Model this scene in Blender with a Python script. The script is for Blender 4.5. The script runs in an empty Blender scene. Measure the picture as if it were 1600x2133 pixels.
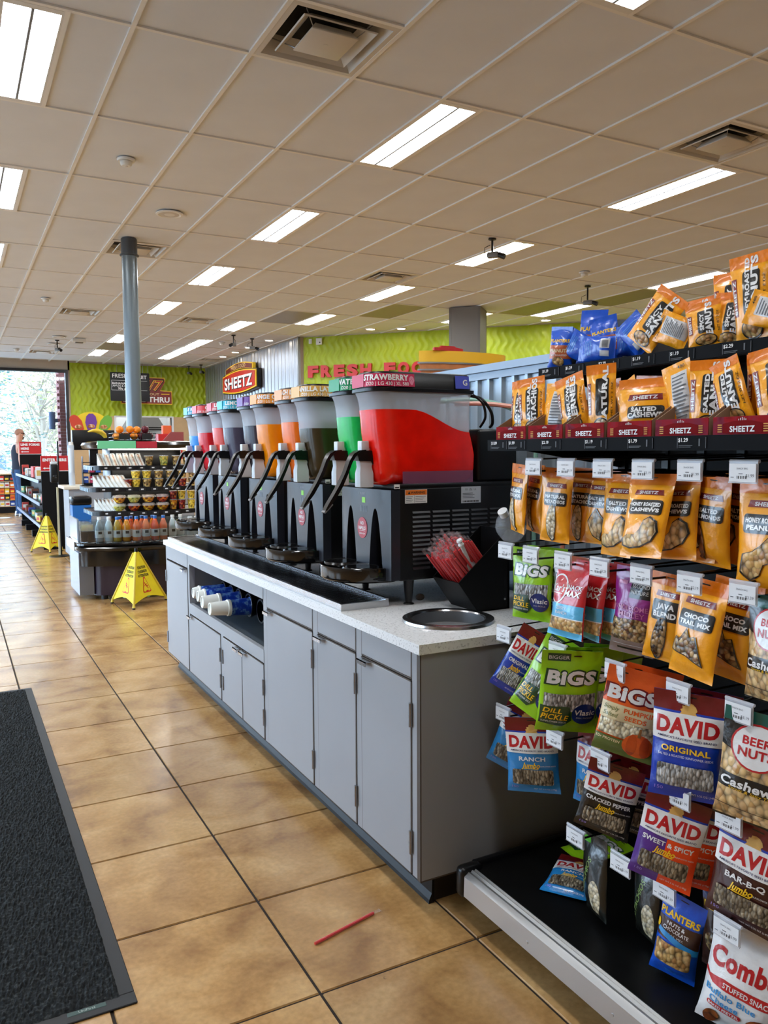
import bpy, bmesh, math, random
import numpy as np
from mathutils import Vector, Matrix

# ------------------------------------------------------------------ camera, world, exposure
scene = bpy.context.scene
COL = scene.collection
CAM_H = 1.36
F_PX, YAW, PITCH, ROLL = 1671.5, 0.49275, 0.07727, -0.00575
_F = Vector((math.sin(YAW)*math.cos(PITCH), math.cos(YAW)*math.cos(PITCH), -math.sin(PITCH)))
_R = Vector((math.cos(YAW), -math.sin(YAW), 0)); _U = _R.cross(_F)
_R, _U = _R*math.cos(ROLL)+_U*math.sin(ROLL), _U*math.cos(ROLL)-_R*math.sin(ROLL)
cam_data = bpy.data.cameras.new('camera'); cam = bpy.data.objects.new('camera', cam_data); COL.objects.link(cam)
cam.matrix_world = Matrix(((_R.x, _U.x, -_F.x, 0), (_R.y, _U.y, -_F.y, 0), (_R.z, _U.z, -_F.z, CAM_H), (0, 0, 0, 1)))
cam_data.sensor_fit = 'VERTICAL'; cam_data.sensor_height = 36.0; cam_data.lens = 36.0*F_PX/2133.0
cam_data.clip_start = 0.05; cam_data.clip_end = 300
scene.camera = cam
vs = scene.view_settings
vs.view_transform = 'Standard'; vs.look = 'None'; vs.gamma = 1.0; vs.use_curve_mapping = False
EXPOSURE = 0.18
vs.exposure = EXPOSURE
SKY = 10.0
TROFFER = 27.0
world = bpy.data.worlds.new('overcast_sky'); scene.world = world; world.use_nodes = True
_bg = world.node_tree.nodes['Background']; _bg.inputs[0].default_value = (0.74, 0.87, 1.0, 1); _bg.inputs[1].default_value = SKY
scene.cycles.max_bounces = 5; scene.cycles.diffuse_bounces = 3; scene.cycles.glossy_bounces = 3; scene.cycles.transmission_bounces = 2; scene.cycles.transparent_max_bounces = 10
scene.cycles.use_light_tree = False; scene.cycles.caustics_reflective = False; scene.cycles.caustics_refractive = False
CEIL = 3.48
random.seed(7)

# ------------------------------------------------------------------ materials
MATS = {}
def lin(c):
    return tuple(((v/255)/12.92 if v/255 <= 0.04045 else ((v/255+0.055)/1.055)**2.4) for v in c)
def mat(name, rgb, rough=0.5, metal=0.0, var=0.0, scale=20.0, bump=0.0, bscale=200.0, coat=0.0, emit=0.0, spec=0.5, emit_rgb=None, sss=0.0, randvar=0.0):
    """principled material; rgb in 0-255 sRGB; var = noise colour variation"""
    if name in MATS: return MATS[name]
    m = bpy.data.materials.new(name); m.use_nodes = True; nt = m.node_tree; b = nt.nodes['Principled BSDF']
    c = (*lin(rgb), 1)
    b.inputs['Base Color'].default_value = c; b.inputs['Roughness'].default_value = rough
    b.inputs['Metallic'].default_value = metal; b.inputs['Coat Weight'].default_value = coat
    b.inputs['Coat Roughness'].default_value = 0.08
    b.inputs['Specular IOR Level'].default_value = spec
    m.diffuse_color = c
    if sss: b.inputs['Subsurface Weight'].default_value = sss; b.inputs['Subsurface Radius'].default_value = (0.03, 0.03, 0.03)
    if emit:
        b.inputs['Emission Color'].default_value = (*(lin(emit_rgb) if emit_rgb else lin(rgb)), 1); b.inputs['Emission Strength'].default_value = emit
    if var or bump:
        tc = nt.nodes.new('ShaderNodeTexCoord')
    if var:
        n = nt.nodes.new('ShaderNodeTexNoise'); n.inputs['Scale'].default_value = scale; n.inputs['Detail'].default_value = 5
        nt.links.new(tc.outputs['Object'], n.inputs['Vector'])
        r = nt.nodes.new('ShaderNodeMapRange'); r.inputs[1].default_value = 0.3; r.inputs[2].default_value = 0.7
        r.inputs[3].default_value = 1-var; r.inputs[4].default_value = 1+var*0.6
        nt.links.new(n.outputs[0], r.inputs[0])
        mx = nt.nodes.new('ShaderNodeMix'); mx.data_type = 'RGBA'; mx.blend_type = 'MULTIPLY'; mx.inputs[0].default_value = 1
        mx.inputs[6].default_value = c; nt.links.new(r.outputs[0], mx.inputs[7]); nt.links.new(mx.outputs[2], b.inputs['Base Color'])
    if bump:
        n2 = nt.nodes.new('ShaderNodeTexNoise'); n2.inputs['Scale'].default_value = bscale; n2.inputs['Detail'].default_value = 3
        nt.links.new(tc.outputs['Object'], n2.inputs['Vector'])
        bp = nt.nodes.new('ShaderNodeBump'); bp.inputs['Strength'].default_value = bump; bp.inputs['Distance'].default_value = 0.01
        nt.links.new(n2.outputs[0], bp.inputs['Height']); nt.links.new(bp.outputs[0], b.inputs['Normal'])
    MATS[name] = m
    return m
def clear(name, rgb=(235, 242, 250), gloss=0.12, tint=0.9):
    """thin clear sheet: mostly see-through with a fresnel reflection"""
    if name in MATS: return MATS[name]
    m = bpy.data.materials.new(name); m.use_nodes = True; nt = m.node_tree; nt.nodes.clear()
    o = nt.nodes.new('ShaderNodeOutputMaterial'); t = nt.nodes.new('ShaderNodeBsdfTransparent'); g = nt.nodes.new('ShaderNodeBsdfGlossy')
    t.inputs[0].default_value = (*[v*tint for v in lin(rgb)], 1); g.inputs['Roughness'].default_value = 0.05
    fr = nt.nodes.new('ShaderNodeLayerWeight'); fr.inputs[0].default_value = 0.25
    mr = nt.nodes.new('ShaderNodeMapRange'); mr.inputs[3].default_value = gloss*0.5; mr.inputs[4].default_value = min(1, gloss*5)
    mx = nt.nodes.new('ShaderNodeMixShader')
    nt.links.new(fr.outputs['Fresnel'], mr.inputs[0]); nt.links.new(mr.outputs[0], mx.inputs[0])
    nt.links.new(t.outputs[0], mx.inputs[1]); nt.links.new(g.outputs[0], mx.inputs[2]); nt.links.new(mx.outputs[0], o.inputs[0])
    MATS[name] = m
    return m
def frosted(name, rgb, opacity=0.35, gloss=0.15):
    """translucent plastic: part diffuse, part see-through, part gloss"""
    if name in MATS: return MATS[name]
    m = bpy.data.materials.new(name); m.use_nodes = True; nt = m.node_tree; nt.nodes.clear()
    o = nt.nodes.new('ShaderNodeOutputMaterial'); t = nt.nodes.new('ShaderNodeBsdfTransparent'); b = nt.nodes.new('ShaderNodeBsdfPrincipled')
    b.inputs['Base Color'].default_value = (*lin(rgb), 1); b.inputs['Roughness'].default_value = 0.12
    mx = nt.nodes.new('ShaderNodeMixShader'); mx.inputs[0].default_value = opacity
    nt.links.new(t.outputs[0], mx.inputs[1]); nt.links.new(b.outputs[0], mx.inputs[2]); nt.links.new(mx.outputs[0], o.inputs[0])
    MATS[name] = m
    return m
def ramp_mat(name, kind, cols, scale, rough=0.35, vec=(1, 1, 1), bump=0.3, coat=0.0, detail=4, dist=0.0):
    """pattern (noise / voronoi) mapped through a colour ramp"""
    if name in MATS: return MATS[name]
    m = bpy.data.materials.new(name); m.use_nodes = True; nt = m.node_tree; b = nt.nodes['Principled BSDF']
    tc = nt.nodes.new('ShaderNodeTexCoord'); mp = nt.nodes.new('ShaderNodeMapping'); mp.inputs['Scale'].default_value = vec
    mp.inputs['Rotation'].default_value = (0.3, 0.5, 0.7) if kind == 'seeds' else (0, 0, 0)
    nt.links.new(tc.outputs['Object'], mp.inputs[0])
    rp = nt.nodes.new('ShaderNodeValToRGB'); cr = rp.color_ramp
    while len(cr.elements) < len(cols): cr.elements.new(0.5)
    for e, (p, c) in zip(cr.elements, cols): e.position = p; e.color = (*lin(c), 1)
    if kind == 'noise':
        n = nt.nodes.new('ShaderNodeTexNoise'); n.inputs['Scale'].default_value = scale; n.inputs['Detail'].default_value = detail
        n.inputs['Distortion'].default_value = dist
        nt.links.new(mp.outputs[0], n.inputs['Vector']); out = n.outputs[0]; h = n.outputs[0]
    else:
        n = nt.nodes.new('ShaderNodeTexVoronoi'); n.inputs['Scale'].default_value = scale
        nt.links.new(mp.outputs[0], n.inputs['Vector'])
        # cell colour, darkened towards the gaps between pieces
        bw = nt.nodes.new('ShaderNodeSeparateColor'); nt.links.new(n.outputs['Color'], bw.inputs[0])
        out = bw.outputs[0]; h = n.outputs['Distance']
    nt.links.new(out, rp.inputs[0])
    if kind == 'noise':
        nt.links.new(rp.outputs[0], b.inputs['Base Color'])
    else:
        mr = nt.nodes.new('ShaderNodeMapRange'); mr.inputs[1].default_value = 0.42; mr.inputs[2].default_value = 0.85
        mr.inputs[3].default_value = 1.0; mr.inputs[4].default_value = 0.22
        nt.links.new(n.outputs['Distance'], mr.inputs[0])
        mx = nt.nodes.new('ShaderNodeMix'); mx.data_type = 'RGBA'; mx.blend_type = 'MULTIPLY'; mx.inputs[0].default_value = 1
        nt.links.new(rp.outputs[0], mx.inputs[6]); nt.links.new(mr.outputs[0], mx.inputs[7]); nt.links.new(mx.outputs[2], b.inputs['Base Color'])
    if bump:
        bp = nt.nodes.new('ShaderNodeBump'); bp.inputs['Strength'].default_value = bump; bp.inputs['Distance'].default_value = 0.003
        bp.invert = kind != 'noise'
        nt.links.new(h, bp.inputs['Height']); nt.links.new(bp.outputs[0], b.inputs['Normal'])
    b.inputs['Roughness'].default_value = rough; b.inputs['Coat Weight'].default_value = coat
    if rough > 0.7: b.inputs['Specular IOR Level'].default_value = 0.15
    m.diffuse_color = (*lin(cols[len(cols)//2][1]), 1)
    MATS[name] = m
    return m

# ------------------------------------------------------------------ mesh helpers
class MB:
    """collects shapes; build() links them as ONE mesh object"""
    def __init__(s): s.v = []; s.f = []; s.m = []
    def add(s, vs_, fs, m=0):
        o = len(s.v); s.v += [tuple(p) for p in vs_]; s.f += [tuple(i+o for i in f) for f in fs]
        s.m += ([m]*len(fs) if isinstance(m, int) else list(m)); return s
    def box(s, x0, x1, y0, y1, z0, z1, m=0):
        return s.add([(x0,y0,z0),(x1,y0,z0),(x1,y1,z0),(x0,y1,z0),(x0,y0,z1),(x1,y0,z1),(x1,y1,z1),(x0,y1,z1)],
                     [(0,3,2,1),(4,5,6,7),(0,1,5,4),(1,2,6,5),(2,3,7,6),(3,0,4,7)], m)
    def rbox(s, x0, x1, y0, y1, z0, z1, r=0.005, seg=2, m=0):
        bm = bmesh.new(); bmesh.ops.create_cube(bm, size=1)
        for v in bm.verts:
            v.co = Vector(((x0+x1)/2+v.co.x*(x1-x0), (y0+y1)/2+v.co.y*(y1-y0), (z0+z1)/2+v.co.z*(z1-z0)))
        bmesh.ops.bevel(bm, geom=list(bm.edges), offset=min(r, (x1-x0)*.49, (y1-y0)*.49, (z1-z0)*.49), segments=seg, affect='EDGES', profile=0.5)
        return s.addbm(bm, m)
    def addbm(s, bm, m=0):
        bm.verts.index_update(); s.add([v.co[:] for v in bm.verts], [[v.index for v in f.verts] for f in bm.faces], m); bm.free(); return s
    def cyl(s, p0, p1, r0, r1=None, n=16, cap0=True, cap1=True, m=0):
        r1 = r0 if r1 is None else r1
        a = Vector(p0); b = Vector(p1); d = (b-a).normalized(); q = d.to_track_quat('Z', 'Y')
        vs_ = []
        for c, r in ((a, r0), (b, r1)):
            for k in range(n):
                t = 2*math.pi*k/n; vs_.append((c+q@Vector((r*math.cos(t), r*math.sin(t), 0)))[:])
        fs = [(k, (k+1) % n, n+(k+1) % n, n+k) for k in range(n)]
        if cap0: fs.append(tuple(range(n-1, -1, -1)))
        if cap1: fs.append(tuple(range(n, 2*n)))
        return s.add(vs_, fs, m)
    def tube(s, path, r, n=8, m=0, closed=False):
        P = [Vector(p) for p in path]; L = len(P); vs_ = []; fs = []; prev = None
        rr = r if isinstance(r, (list, tuple)) else [r]*L
        for i, p in enumerate(P):
            if closed: t = (P[(i+1) % L]-P[i-1]).normalized()
            else: t = (P[min(i+1, L-1)]-P[max(i-1, 0)]).normalized()
            if prev is None:
                a = t.orthogonal().normalized()
            else:
                a = (prev-t*prev.dot(t)); a = a.normalized() if a.length > 1e-6 else t.orthogonal().normalized()
            prev = a; b = t.cross(a)
            for k in range(n):
                th = 2*math.pi*k/n; vs_.append((p+(a*math.cos(th)+b*math.sin(th))*rr[i])[:])
        for i in range(L if closed else L-1):
            j = (i+1) % L
            fs += [(i*n+k, i*n+(k+1) % n, j*n+(k+1) % n, j*n+k) for k in range(n)]
        if not closed: fs += [tuple(range(n-1, -1, -1)), tuple(range((L-1)*n, L*n))]
        return s.add(vs_, fs, m)
    def strip(s, path, w, t, side=(0, 1, 0), m=0):
        """flat bar of width w (along side) and thickness t following path"""
        P = [Vector(p) for p in path]; S = Vector(side).normalized(); vs_ = []; L = len(P)
        ww = w if isinstance(w, (list, tuple)) else [w]*L
        tt = t if isinstance(t, (list, tuple)) else [t]*L
        for i, p in enumerate(P):
            d = (P[min(i+1, L-1)]-P[max(i-1, 0)]).normalized(); nn = d.cross(S).normalized()
            for a, b in ((-1, -1), (1, -1), (1, 1), (-1, 1)): vs_.append((p+S*a*ww[i]/2+nn*b*tt[i]/2)[:])
        fs = []
        for i in range(L-1): fs += [(i*4+k, i*4+(k+1) % 4, i*4+4+(k+1) % 4, i*4+4+k) for k in range(4)]
        fs += [(3, 2, 1, 0), tuple(range(L*4-4, L*4))]
        return s.add(vs_, fs, m)
    def lathe(s, prof, n=24, c=(0, 0, 0), m=0, sx=1.0, sy=1.0, cap=True):
        vs_ = []; fs = []; cap = cap and prof[0] != prof[-1]
        for r, z in prof:
            for k in range(n):
                t = 2*math.pi*k/n; vs_.append((c[0]+r*math.cos(t)*sx, c[1]+r*math.sin(t)*sy, c[2]+z))
        for i in range(len(prof)-1):
            fs += [(i*n+k, i*n+(k+1) % n, (i+1)*n+(k+1) % n, (i+1)*n+k) for k in range(n)]
        if cap and prof[0][0] > 1e-5: fs.append(tuple(range(n-1, -1, -1)))
        if cap and prof[-1][0] > 1e-5: fs.append(tuple(range((len(prof)-1)*n, len(prof)*n)))
        return s.add(vs_, fs, m)
    def prism(s, poly, axis, a0, a1, m=0):
        """poly: 2-D points in the plane across axis ('x': (y,z), 'y': (x,z), 'z': (x,y))"""
        n = len(poly)
        def pt(p, a): return (a, p[0], p[1]) if axis == 'x' else ((p[0], a, p[1]) if axis == 'y' else (p[0], p[1], a))
        vs_ = [pt(p, a0) for p in poly]+[pt(p, a1) for p in poly]
        fs = [(k, (k+1) % n, n+(k+1) % n, n+k) for k in range(n)]+[tuple(range(n-1, -1, -1)), tuple(range(n, 2*n))]
        return s.add(vs_, fs, m)
    def loft(s, rings, m=0, cap=True):
        n = len(rings[0]); vs_ = [p for r in rings for p in r]; fs = []
        for i in range(len(rings)-1): fs += [(i*n+k, i*n+(k+1) % n, (i+1)*n+(k+1) % n, (i+1)*n+k) for k in range(n)]
        if cap: fs += [tuple(range(n-1, -1, -1)), tuple(range((len(rings)-1)*n, len(rings)*n))]
        return s.add(vs_, fs, m)
    def sphere(s, c, r, nu=16, nv=10, m=0, sc=(1, 1, 1)):
        vs_ = [(c[0], c[1], c[2]+r*sc[2])]; fs = []
        for j in range(1, nv):
            a = math.pi*j/nv
            for k in range(nu):
                t = 2*math.pi*k/nu; vs_.append((c[0]+r*sc[0]*math.sin(a)*math.cos(t), c[1]+r*sc[1]*math.sin(a)*math.sin(t), c[2]+r*sc[2]*math.cos(a)))
        vs_.append((c[0], c[1], c[2]-r*sc[2])); e = len(vs_)-1
        fs += [(0, 1+k, 1+(k+1) % nu) for k in range(nu)]
        for j in range(nv-2): fs += [(1+j*nu+k, 1+(j+1)*nu+k, 1+(j+1)*nu+(k+1) % nu, 1+j*nu+(k+1) % nu) for k in range(nu)]
        fs += [(e, 1+(nv-2)*nu+(k+1) % nu, 1+(nv-2)*nu+k) for k in range(nu)]
        return s.add(vs_, fs, m)
    def text(s, st, c, h, right=(1, 0, 0), up=(0, 0, 1), w=None, bold=0.0, shear=0.0, m=0, align='C', ital=0, maxw=None):
        V, F = glyphs(st, bold, shear)
        if not F: return s
        W = V[:, 0].max(); R_ = Vector(right); U_ = Vector(up); c = Vector(c)
        sx = h if w is None else w/W
        if maxw and W*sx > maxw: sx = maxw/W
        ox = -W*sx/2 if align == 'C' else (0 if align == 'L' else -W*sx)
        return s.add([(c+R_*(p[0]*sx+ox)+U_*((p[1]-0.5)*h))[:] for p in V], F, m)
    def wrap_text(s, st, path, s0, zc, h, maxw, m=0, bold=0.04, slope=0.0, align='R'):
        """text laid along a plan path: path(s) -> (x, y, nx, ny); right end at s0"""
        V, F = glyphs(st, bold, 0.0); W = V[:, 0].max(); sx = min(h, maxw/W)
        out = []
        for p in V:
            x, y, nx, ny = path(s0-W*sx+p[0]*sx); z = zc+(p[1]-0.5)*h; k = 0.0060-(z-0.764)/0.051*0.006
            out.append((x+nx*k, y+ny*k, z))
        return s.add(out, F, m)
    def mesh(s, name, mats, smooth=40):
        me = bpy.data.meshes.new(name); me.from_pydata(s.v, [], s.f)
        for x in (mats if isinstance(mats, (list, tuple)) else [mats]): me.materials.append(x)
        me.polygons.foreach_set('material_index', s.m)
        if smooth:
            me.shade_smooth(); me.set_sharp_from_angle(angle=math.radians(smooth))
        me.update(); return me
    def build(s, name, mats, parent=None, smooth=40, loc=None):
        o = bpy.data.objects.new(name, s.mesh(name, mats, smooth)); COL.objects.link(o)
        if parent: o.parent = parent
        if loc: o.location = loc
        return o
_gl = {}
def glyphs(st, bold=0.0, shear=0.0):
    """2-D outline fill of a string: cap height 1, left edge 0"""
    k = (st, bold, shear)
    if k not in _gl:
        cu = bpy.data.curves.new('t', 'FONT'); cu.body = st; cu.size = 1; cu.offset = bold; cu.shear = shear; cu.resolution_u = 3
        cu.space_character = 1.0+bold*1.6
        ob = bpy.data.objects.new('t', cu); me = ob.to_mesh()
        V = np.array([v.co[:2] for v in me.vertices]) if len(me.vertices) else np.zeros((0, 2)); F = [tuple(p.vertices) for p in me.polygons]
        ob.to_mesh_clear(); bpy.data.objects.remove(ob); bpy.data.curves.remove(cu)
        if len(V):
            cap = 0.73+2*bold
            V[:, 0] -= V[:, 0].min(); V[:, 1] += bold; V /= cap
        _gl[k] = (V, F)
    return _gl[k]
def tag(o, label=None, cat=None, group=None, kind=None):
    if label: o['label'] = label
    if cat: o['category'] = cat
    if group: o['group'] = group
    if kind: o['kind'] = kind
    return o
def thing(name, label, cat, loc=(0, 0, 0), rz=0.0, group=None):
    o = bpy.data.objects.new(name, None); COL.objects.link(o); o.location = loc; o.rotation_euler = (0, 0, rz); o.empty_display_size = 0.05
    return tag(o, label, cat, group)
def part(name, mesh, parent, loc=None):
    o = bpy.data.objects.new(name, mesh); COL.objects.link(o); o.parent = parent
    if loc: o.location = loc
    return o
def struct(name, mb, m, smooth=40): return tag(mb.build(name, m, None, smooth), kind='structure')
def kids(o): return [c for c in bpy.data.objects if c.parent == o]
def copy_tree(o, parent=None, _k=None):
    c = o.copy(); COL.objects.link(c); c.parent = parent
    for ch in o.children: copy_tree(ch, c)
    return c

# shared materials
M_BLACK = mat('black_plastic', (12, 12, 14), 0.32, spec=0.35)
M_BLACKM = mat('black_painted_metal', (9, 9, 11), 0.5, spec=0.2)
M_GLOSSBLK = mat('gloss_black_plastic', (9, 9, 11), 0.12, coat=0.4)
M_CHROME = mat('brushed_steel', (190, 190, 192), 0.22, 1.0)
M_STEEL = mat('dull_steel', (150, 152, 155), 0.38, 1.0)
M_WHITE = mat('white_plastic', (232, 232, 230), 0.4)
M_PAPER = mat('white_paper', (225, 228, 232), 0.7)
M_INK = mat('black_ink', (18, 18, 20), 0.6)
M_GREYINK = mat('grey_ink', (95, 98, 104), 0.6)
M_RED = mat('sign_red', (190, 28, 32), 0.45)
M_DKRED = mat('logo_maroon', (120, 22, 24), 0.45)
M_WTXT = mat('white_print', (238, 238, 236), 0.5)
M_YEL = mat('print_yellow', (240, 196, 40), 0.5)

# ------------------------------------------------------------------ floor: each near tile a part, far ones joined
TS = 0.4734; TX0 = 0.761; TY0 = 1.767; G = 0.0035
M_GROUT = mat('dark_grout', (38, 28, 22), 0.8, var=0.3, scale=40)
def tile_mat(name):
    m = bpy.data.materials.new(name); m.use_nodes = True; nt = m.node_tree; b = nt.nodes['Principled BSDF']
    geo = nt.nodes.new('ShaderNodeNewGeometry'); oi = nt.nodes.new('ShaderNodeObjectInfo')
    n = nt.nodes.new('ShaderNodeTexNoise'); n.inputs['Scale'].default_value = 4.5; n.inputs['Detail'].default_value = 8; n.inputs['Distortion'].default_value = 0.5
    nt.links.new(geo.outputs['Position'], n.inputs['Vector'])
    rp = nt.nodes.new('ShaderNodeValToRGB'); cr = rp.color_ramp
    cr.elements[0].position = 0.30; cr.elements[0].color = (*lin((142, 102, 58)), 1)
    cr.elements[1].position = 0.72; cr.elements[1].color = (*lin((200, 162, 110)), 1)
    e = cr.elements.new(0.5); e.color = (*lin((178, 136, 84)), 1)
    nt.links.new(n.outputs[0], rp.inputs[0])
    n2 = nt.nodes.new('ShaderNodeTexNoise'); n2.inputs['Scale'].default_value = 60; n2.inputs['Detail'].default_value = 4
    nt.links.new(geo.outputs['Position'], n2.inputs['Vector'])
    r2 = nt.nodes.new('ShaderNodeMapRange'); r2.inputs[1].default_value = 0.3; r2.inputs[2].default_value = 0.7; r2.inputs[3].default_value = 0.86; r2.inputs[4].default_value = 1.1
    nt.links.new(n2.outputs[0], r2.inputs[0])
    r3 = nt.nodes.new('ShaderNodeMapRange'); r3.inputs[3].default_value = 0.9; r3.inputs[4].default_value = 1.07
    nt.links.new(oi.outputs['Random'], r3.inputs[0])
    mu = nt.nodes.new('ShaderNodeMath'); mu.operation = 'MULTIPLY'; nt.links.new(r2.outputs[0], mu.inputs[0]); nt.links.new(r3.outputs[0], mu.inputs[1])
    mx = nt.nodes.new('ShaderNodeMix'); mx.data_type = 'RGBA'; mx.blend_type = 'MULTIPLY'; mx.inputs[0].default_value = 1
    nt.links.new(rp.outputs[0], mx.inputs[6]); nt.links.new(mu.outputs[0], mx.inputs[7])
    # small dark scuffs
    vo = nt.nodes.new('ShaderNodeTexNoise'); vo.inputs['Scale'].default_value = 22; vo.inputs['Detail'].default_value = 6; nt.links.new(geo.outputs['Position'], vo.inputs['Vector'])
    r4 = nt.nodes.new('ShaderNodeMapRange'); r4.inputs[1].default_value = 0.735; r4.inputs[2].default_value = 0.79; r4.inputs[3].default_value = 0; r4.inputs[4].default_value = 0.75
    nt.links.new(vo.outputs[0], r4.inputs[0])
    m2 = nt.nodes.new('ShaderNodeMix'); m2.data_type = 'RGBA'; m2.inputs[7].default_value = (*lin((60, 44, 30)), 1)
    nt.links.new(r4.outputs[0], m2.inputs[0]); nt.links.new(mx.outputs[2], m2.inputs[6]); nt.links.new(m2.outputs[2], b.inputs['Base Color'])
    r5 = nt.nodes.new('ShaderNodeMapRange'); r5.inputs[1].default_value = 0.3; r5.inputs[2].default_value = 0.7; r5.inputs[3].default_value = 0.17; r5.inputs[4].default_value = 0.30
    b.inputs['Roughness'].default_value = 0.26; b.inputs['Specular IOR Level'].default_value = 0.75
    bp = nt.nodes.new('ShaderNodeBump'); bp.inputs['Strength'].default_value = 0.02; bp.inputs['Distance'].default_value = 0.002
    return m
M_TILE = tile_mat('ochre_floor_tile')
floor = struct('floor', MB().box(-4.5, 12.5, -3.5, 20.7, -0.12, -0.004), M_GROUT)
def tile_shape(mb, x, y, s):
    b = 0.002
    lo = [(x+G, y+G, -0.0045), (x+s-G, y+G, -0.0045), (x+s-G, y+s-G, -0.0045), (x+G, y+s-G, -0.0045)]
    hi = [(x+G+b, y+G+b, 0), (x+s-G-b, y+G+b, 0), (x+s-G-b, y+s-G-b, 0), (x+G+b, y+s-G-b, 0)]
    return mb.add(lo+hi, [(4, 5, 6, 7)]+[(k, (k+1) % 4, 4+(k+1) % 4, 4+k) for k in range(4)])
tme = tile_shape(MB(), 0, 0, TS).mesh('floor_tile', M_TILE, 0)
rest = MB()
for i in range(-11, 25):
    for j in range(-11, 41):
        x = TX0+i*TS; y = TY0+j*TS
        if y+TS > 20.55 or x+TS > 12.4: continue
        if -2 <= i <= 4 and -2 <= j <= 19:
            part('floor_tile', tme, floor, (x, y, 0))
        else: tile_shape(rest, x, y, TS)
tag(rest.build('far_floor_tiles', M_TILE, floor, 0), kind='stuff')

# ------------------------------------------------------------------ ceiling: grid, panels, troffers, vents
M_CEIL = mat('ceiling_panel_offwhite', (226, 230, 238), 0.85, var=0.03, scale=3, bump=0.05, bscale=300)
M_TBAR = mat('ceiling_grid_white', (238, 236, 233), 0.55)
M_SEAM = mat('ceiling_plenum_dark', (60, 52, 48), 0.9)
M_PERF = mat('perforated_access_panel', (150, 140, 118), 0.45, bump=0.1, bscale=400)
GX0, GXP, GY0, GYP = 0.281, 0.61, 4.285, 1.2245
ceiling = struct('ceiling', MB().box(-4.5, 12.5, -3.5, 20.7, CEIL+0.10, CEIL+0.2), M_SEAM)
lights_at = {}     # (i,j) -> first (0) or second (1) half of the cell
for (i, js) in ((0, (-4, -2, 0, 2, 4, 6, 8)), (4, (-4, -2, 0, 2, 4, 6, 9, 11)), (8, (-2, 0, 2, 4, 6)), (13, (2, 4))):
    for j in js: lights_at[(i, j)] = 0
for j in (7, 9, 10, 11): lights_at[(6, j)] = 1
lights_at[(11, 5)] = 1
for i in (-4,):
    for j in (-2, 1, 4, 7, 10): lights_at[(i, j)] = 0
vents_at = {(2, -1): 1, (7, -1): 1, (2, 3): 1, (5, 7): 0, (7, 3): 1, (2, 7): 0, (2, 11): 1, (8, 11): 1}
perf_at = {(9, 5), (7, 6), (12, 4), (13, 3), (4, 10)}
PZ = CEIL+0.012
pan = MB(); b_ = 0.006
def panel_mesh(w, l, m, name):
    return MB().box(0.010, w-0.010, 0.008, l-0.008, 0, 0.012).mesh(name, m, 0)
p_full = panel_mesh(GXP, GYP, M_CEIL, 'ceiling_panel'); p_perf = panel_mesh(GXP, GYP, M_PERF, 'access_panel')
p_halfx = panel_mesh(GXP/2, GYP, M_CEIL, 'ceiling_panel_narrow'); p_halfy = panel_mesh(GXP, GYP/2, M_CEIL, 'ceiling_panel_short')
farp = MB()
for i in range(-7, 20):
    for j in range(-6, 14):
        x = GX0+i*GXP; y = GY0+j*GYP
        if y+GYP > 20.75 or (i, j) == (2, 3) and False: continue
        inview = i >= 0 and j >= -2 and x > 0.04*y-0.3 and not (x > 5.6 and y+0.2 > 14.9-(x-5.93)*1.0)
        if (i, j) in lights_at:
            part('ceiling_panel', p_halfx, ceiling, (x+(GXP/2 if lights_at[(i, j)] == 0 else 0), y, PZ))
        elif (i, j) in vents_at:
            part('ceiling_panel', p_halfy, ceiling, (x, y+(GYP/2 if vents_at[(i, j)] == 0 else 0), PZ))
        elif (i, j) in perf_at:
            part('access_panel', p_perf, ceiling, (x, y, PZ-0.006))
        elif inview:
            part('ceiling_panel', p_full, ceiling, (x, y, PZ))
        else:
            farp.box(x+0.010, x+GXP-0.010, y+0.008, y+GYP-0.008, PZ, PZ+0.012)
tag(farp.build('outer_ceiling_panels', M_CEIL, ceiling, 0), kind='stuff')
for i in range(-7, 21):        # main runners along the aisle
    x = GX0+i*GXP; part('grid_runner', MB().box(x-0.012, x+0.012, -3.4, 20.6, CEIL, PZ+0.03).mesh('grid_runner', M_TBAR, 0), ceiling)
for j in range(-6, 15):
    y = GY0+j*GYP
    if y < 20.6: part('grid_cross_bar', MB().box(-4.4, 12.4, y-0.012, y+0.012, CEIL+0.002, PZ+0.028).mesh('grid_cross_bar', M_TBAR, 0), ceiling)
for (i, j), hf in list(lights_at.items()):
    x = GX0+i*GXP+GXP/2
    part('grid_stub', MB().box(x-0.012, x+0.012, GY0+j*GYP, GY0+(j+1)*GYP, CEIL+0.001, PZ+0.03).mesh('grid_stub', M_TBAR, 0), ceiling)
for (i, j), hf in vents_at.items():
    x = GX0+i*GXP; y = GY0+(j+0.5)*GYP
    part('grid_stub', MB().box(x, x+GXP, y-0.012, y+0.012, CEIL+0.001, PZ+0.03).mesh('grid_stub', M_TBAR, 0), ceiling)

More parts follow.
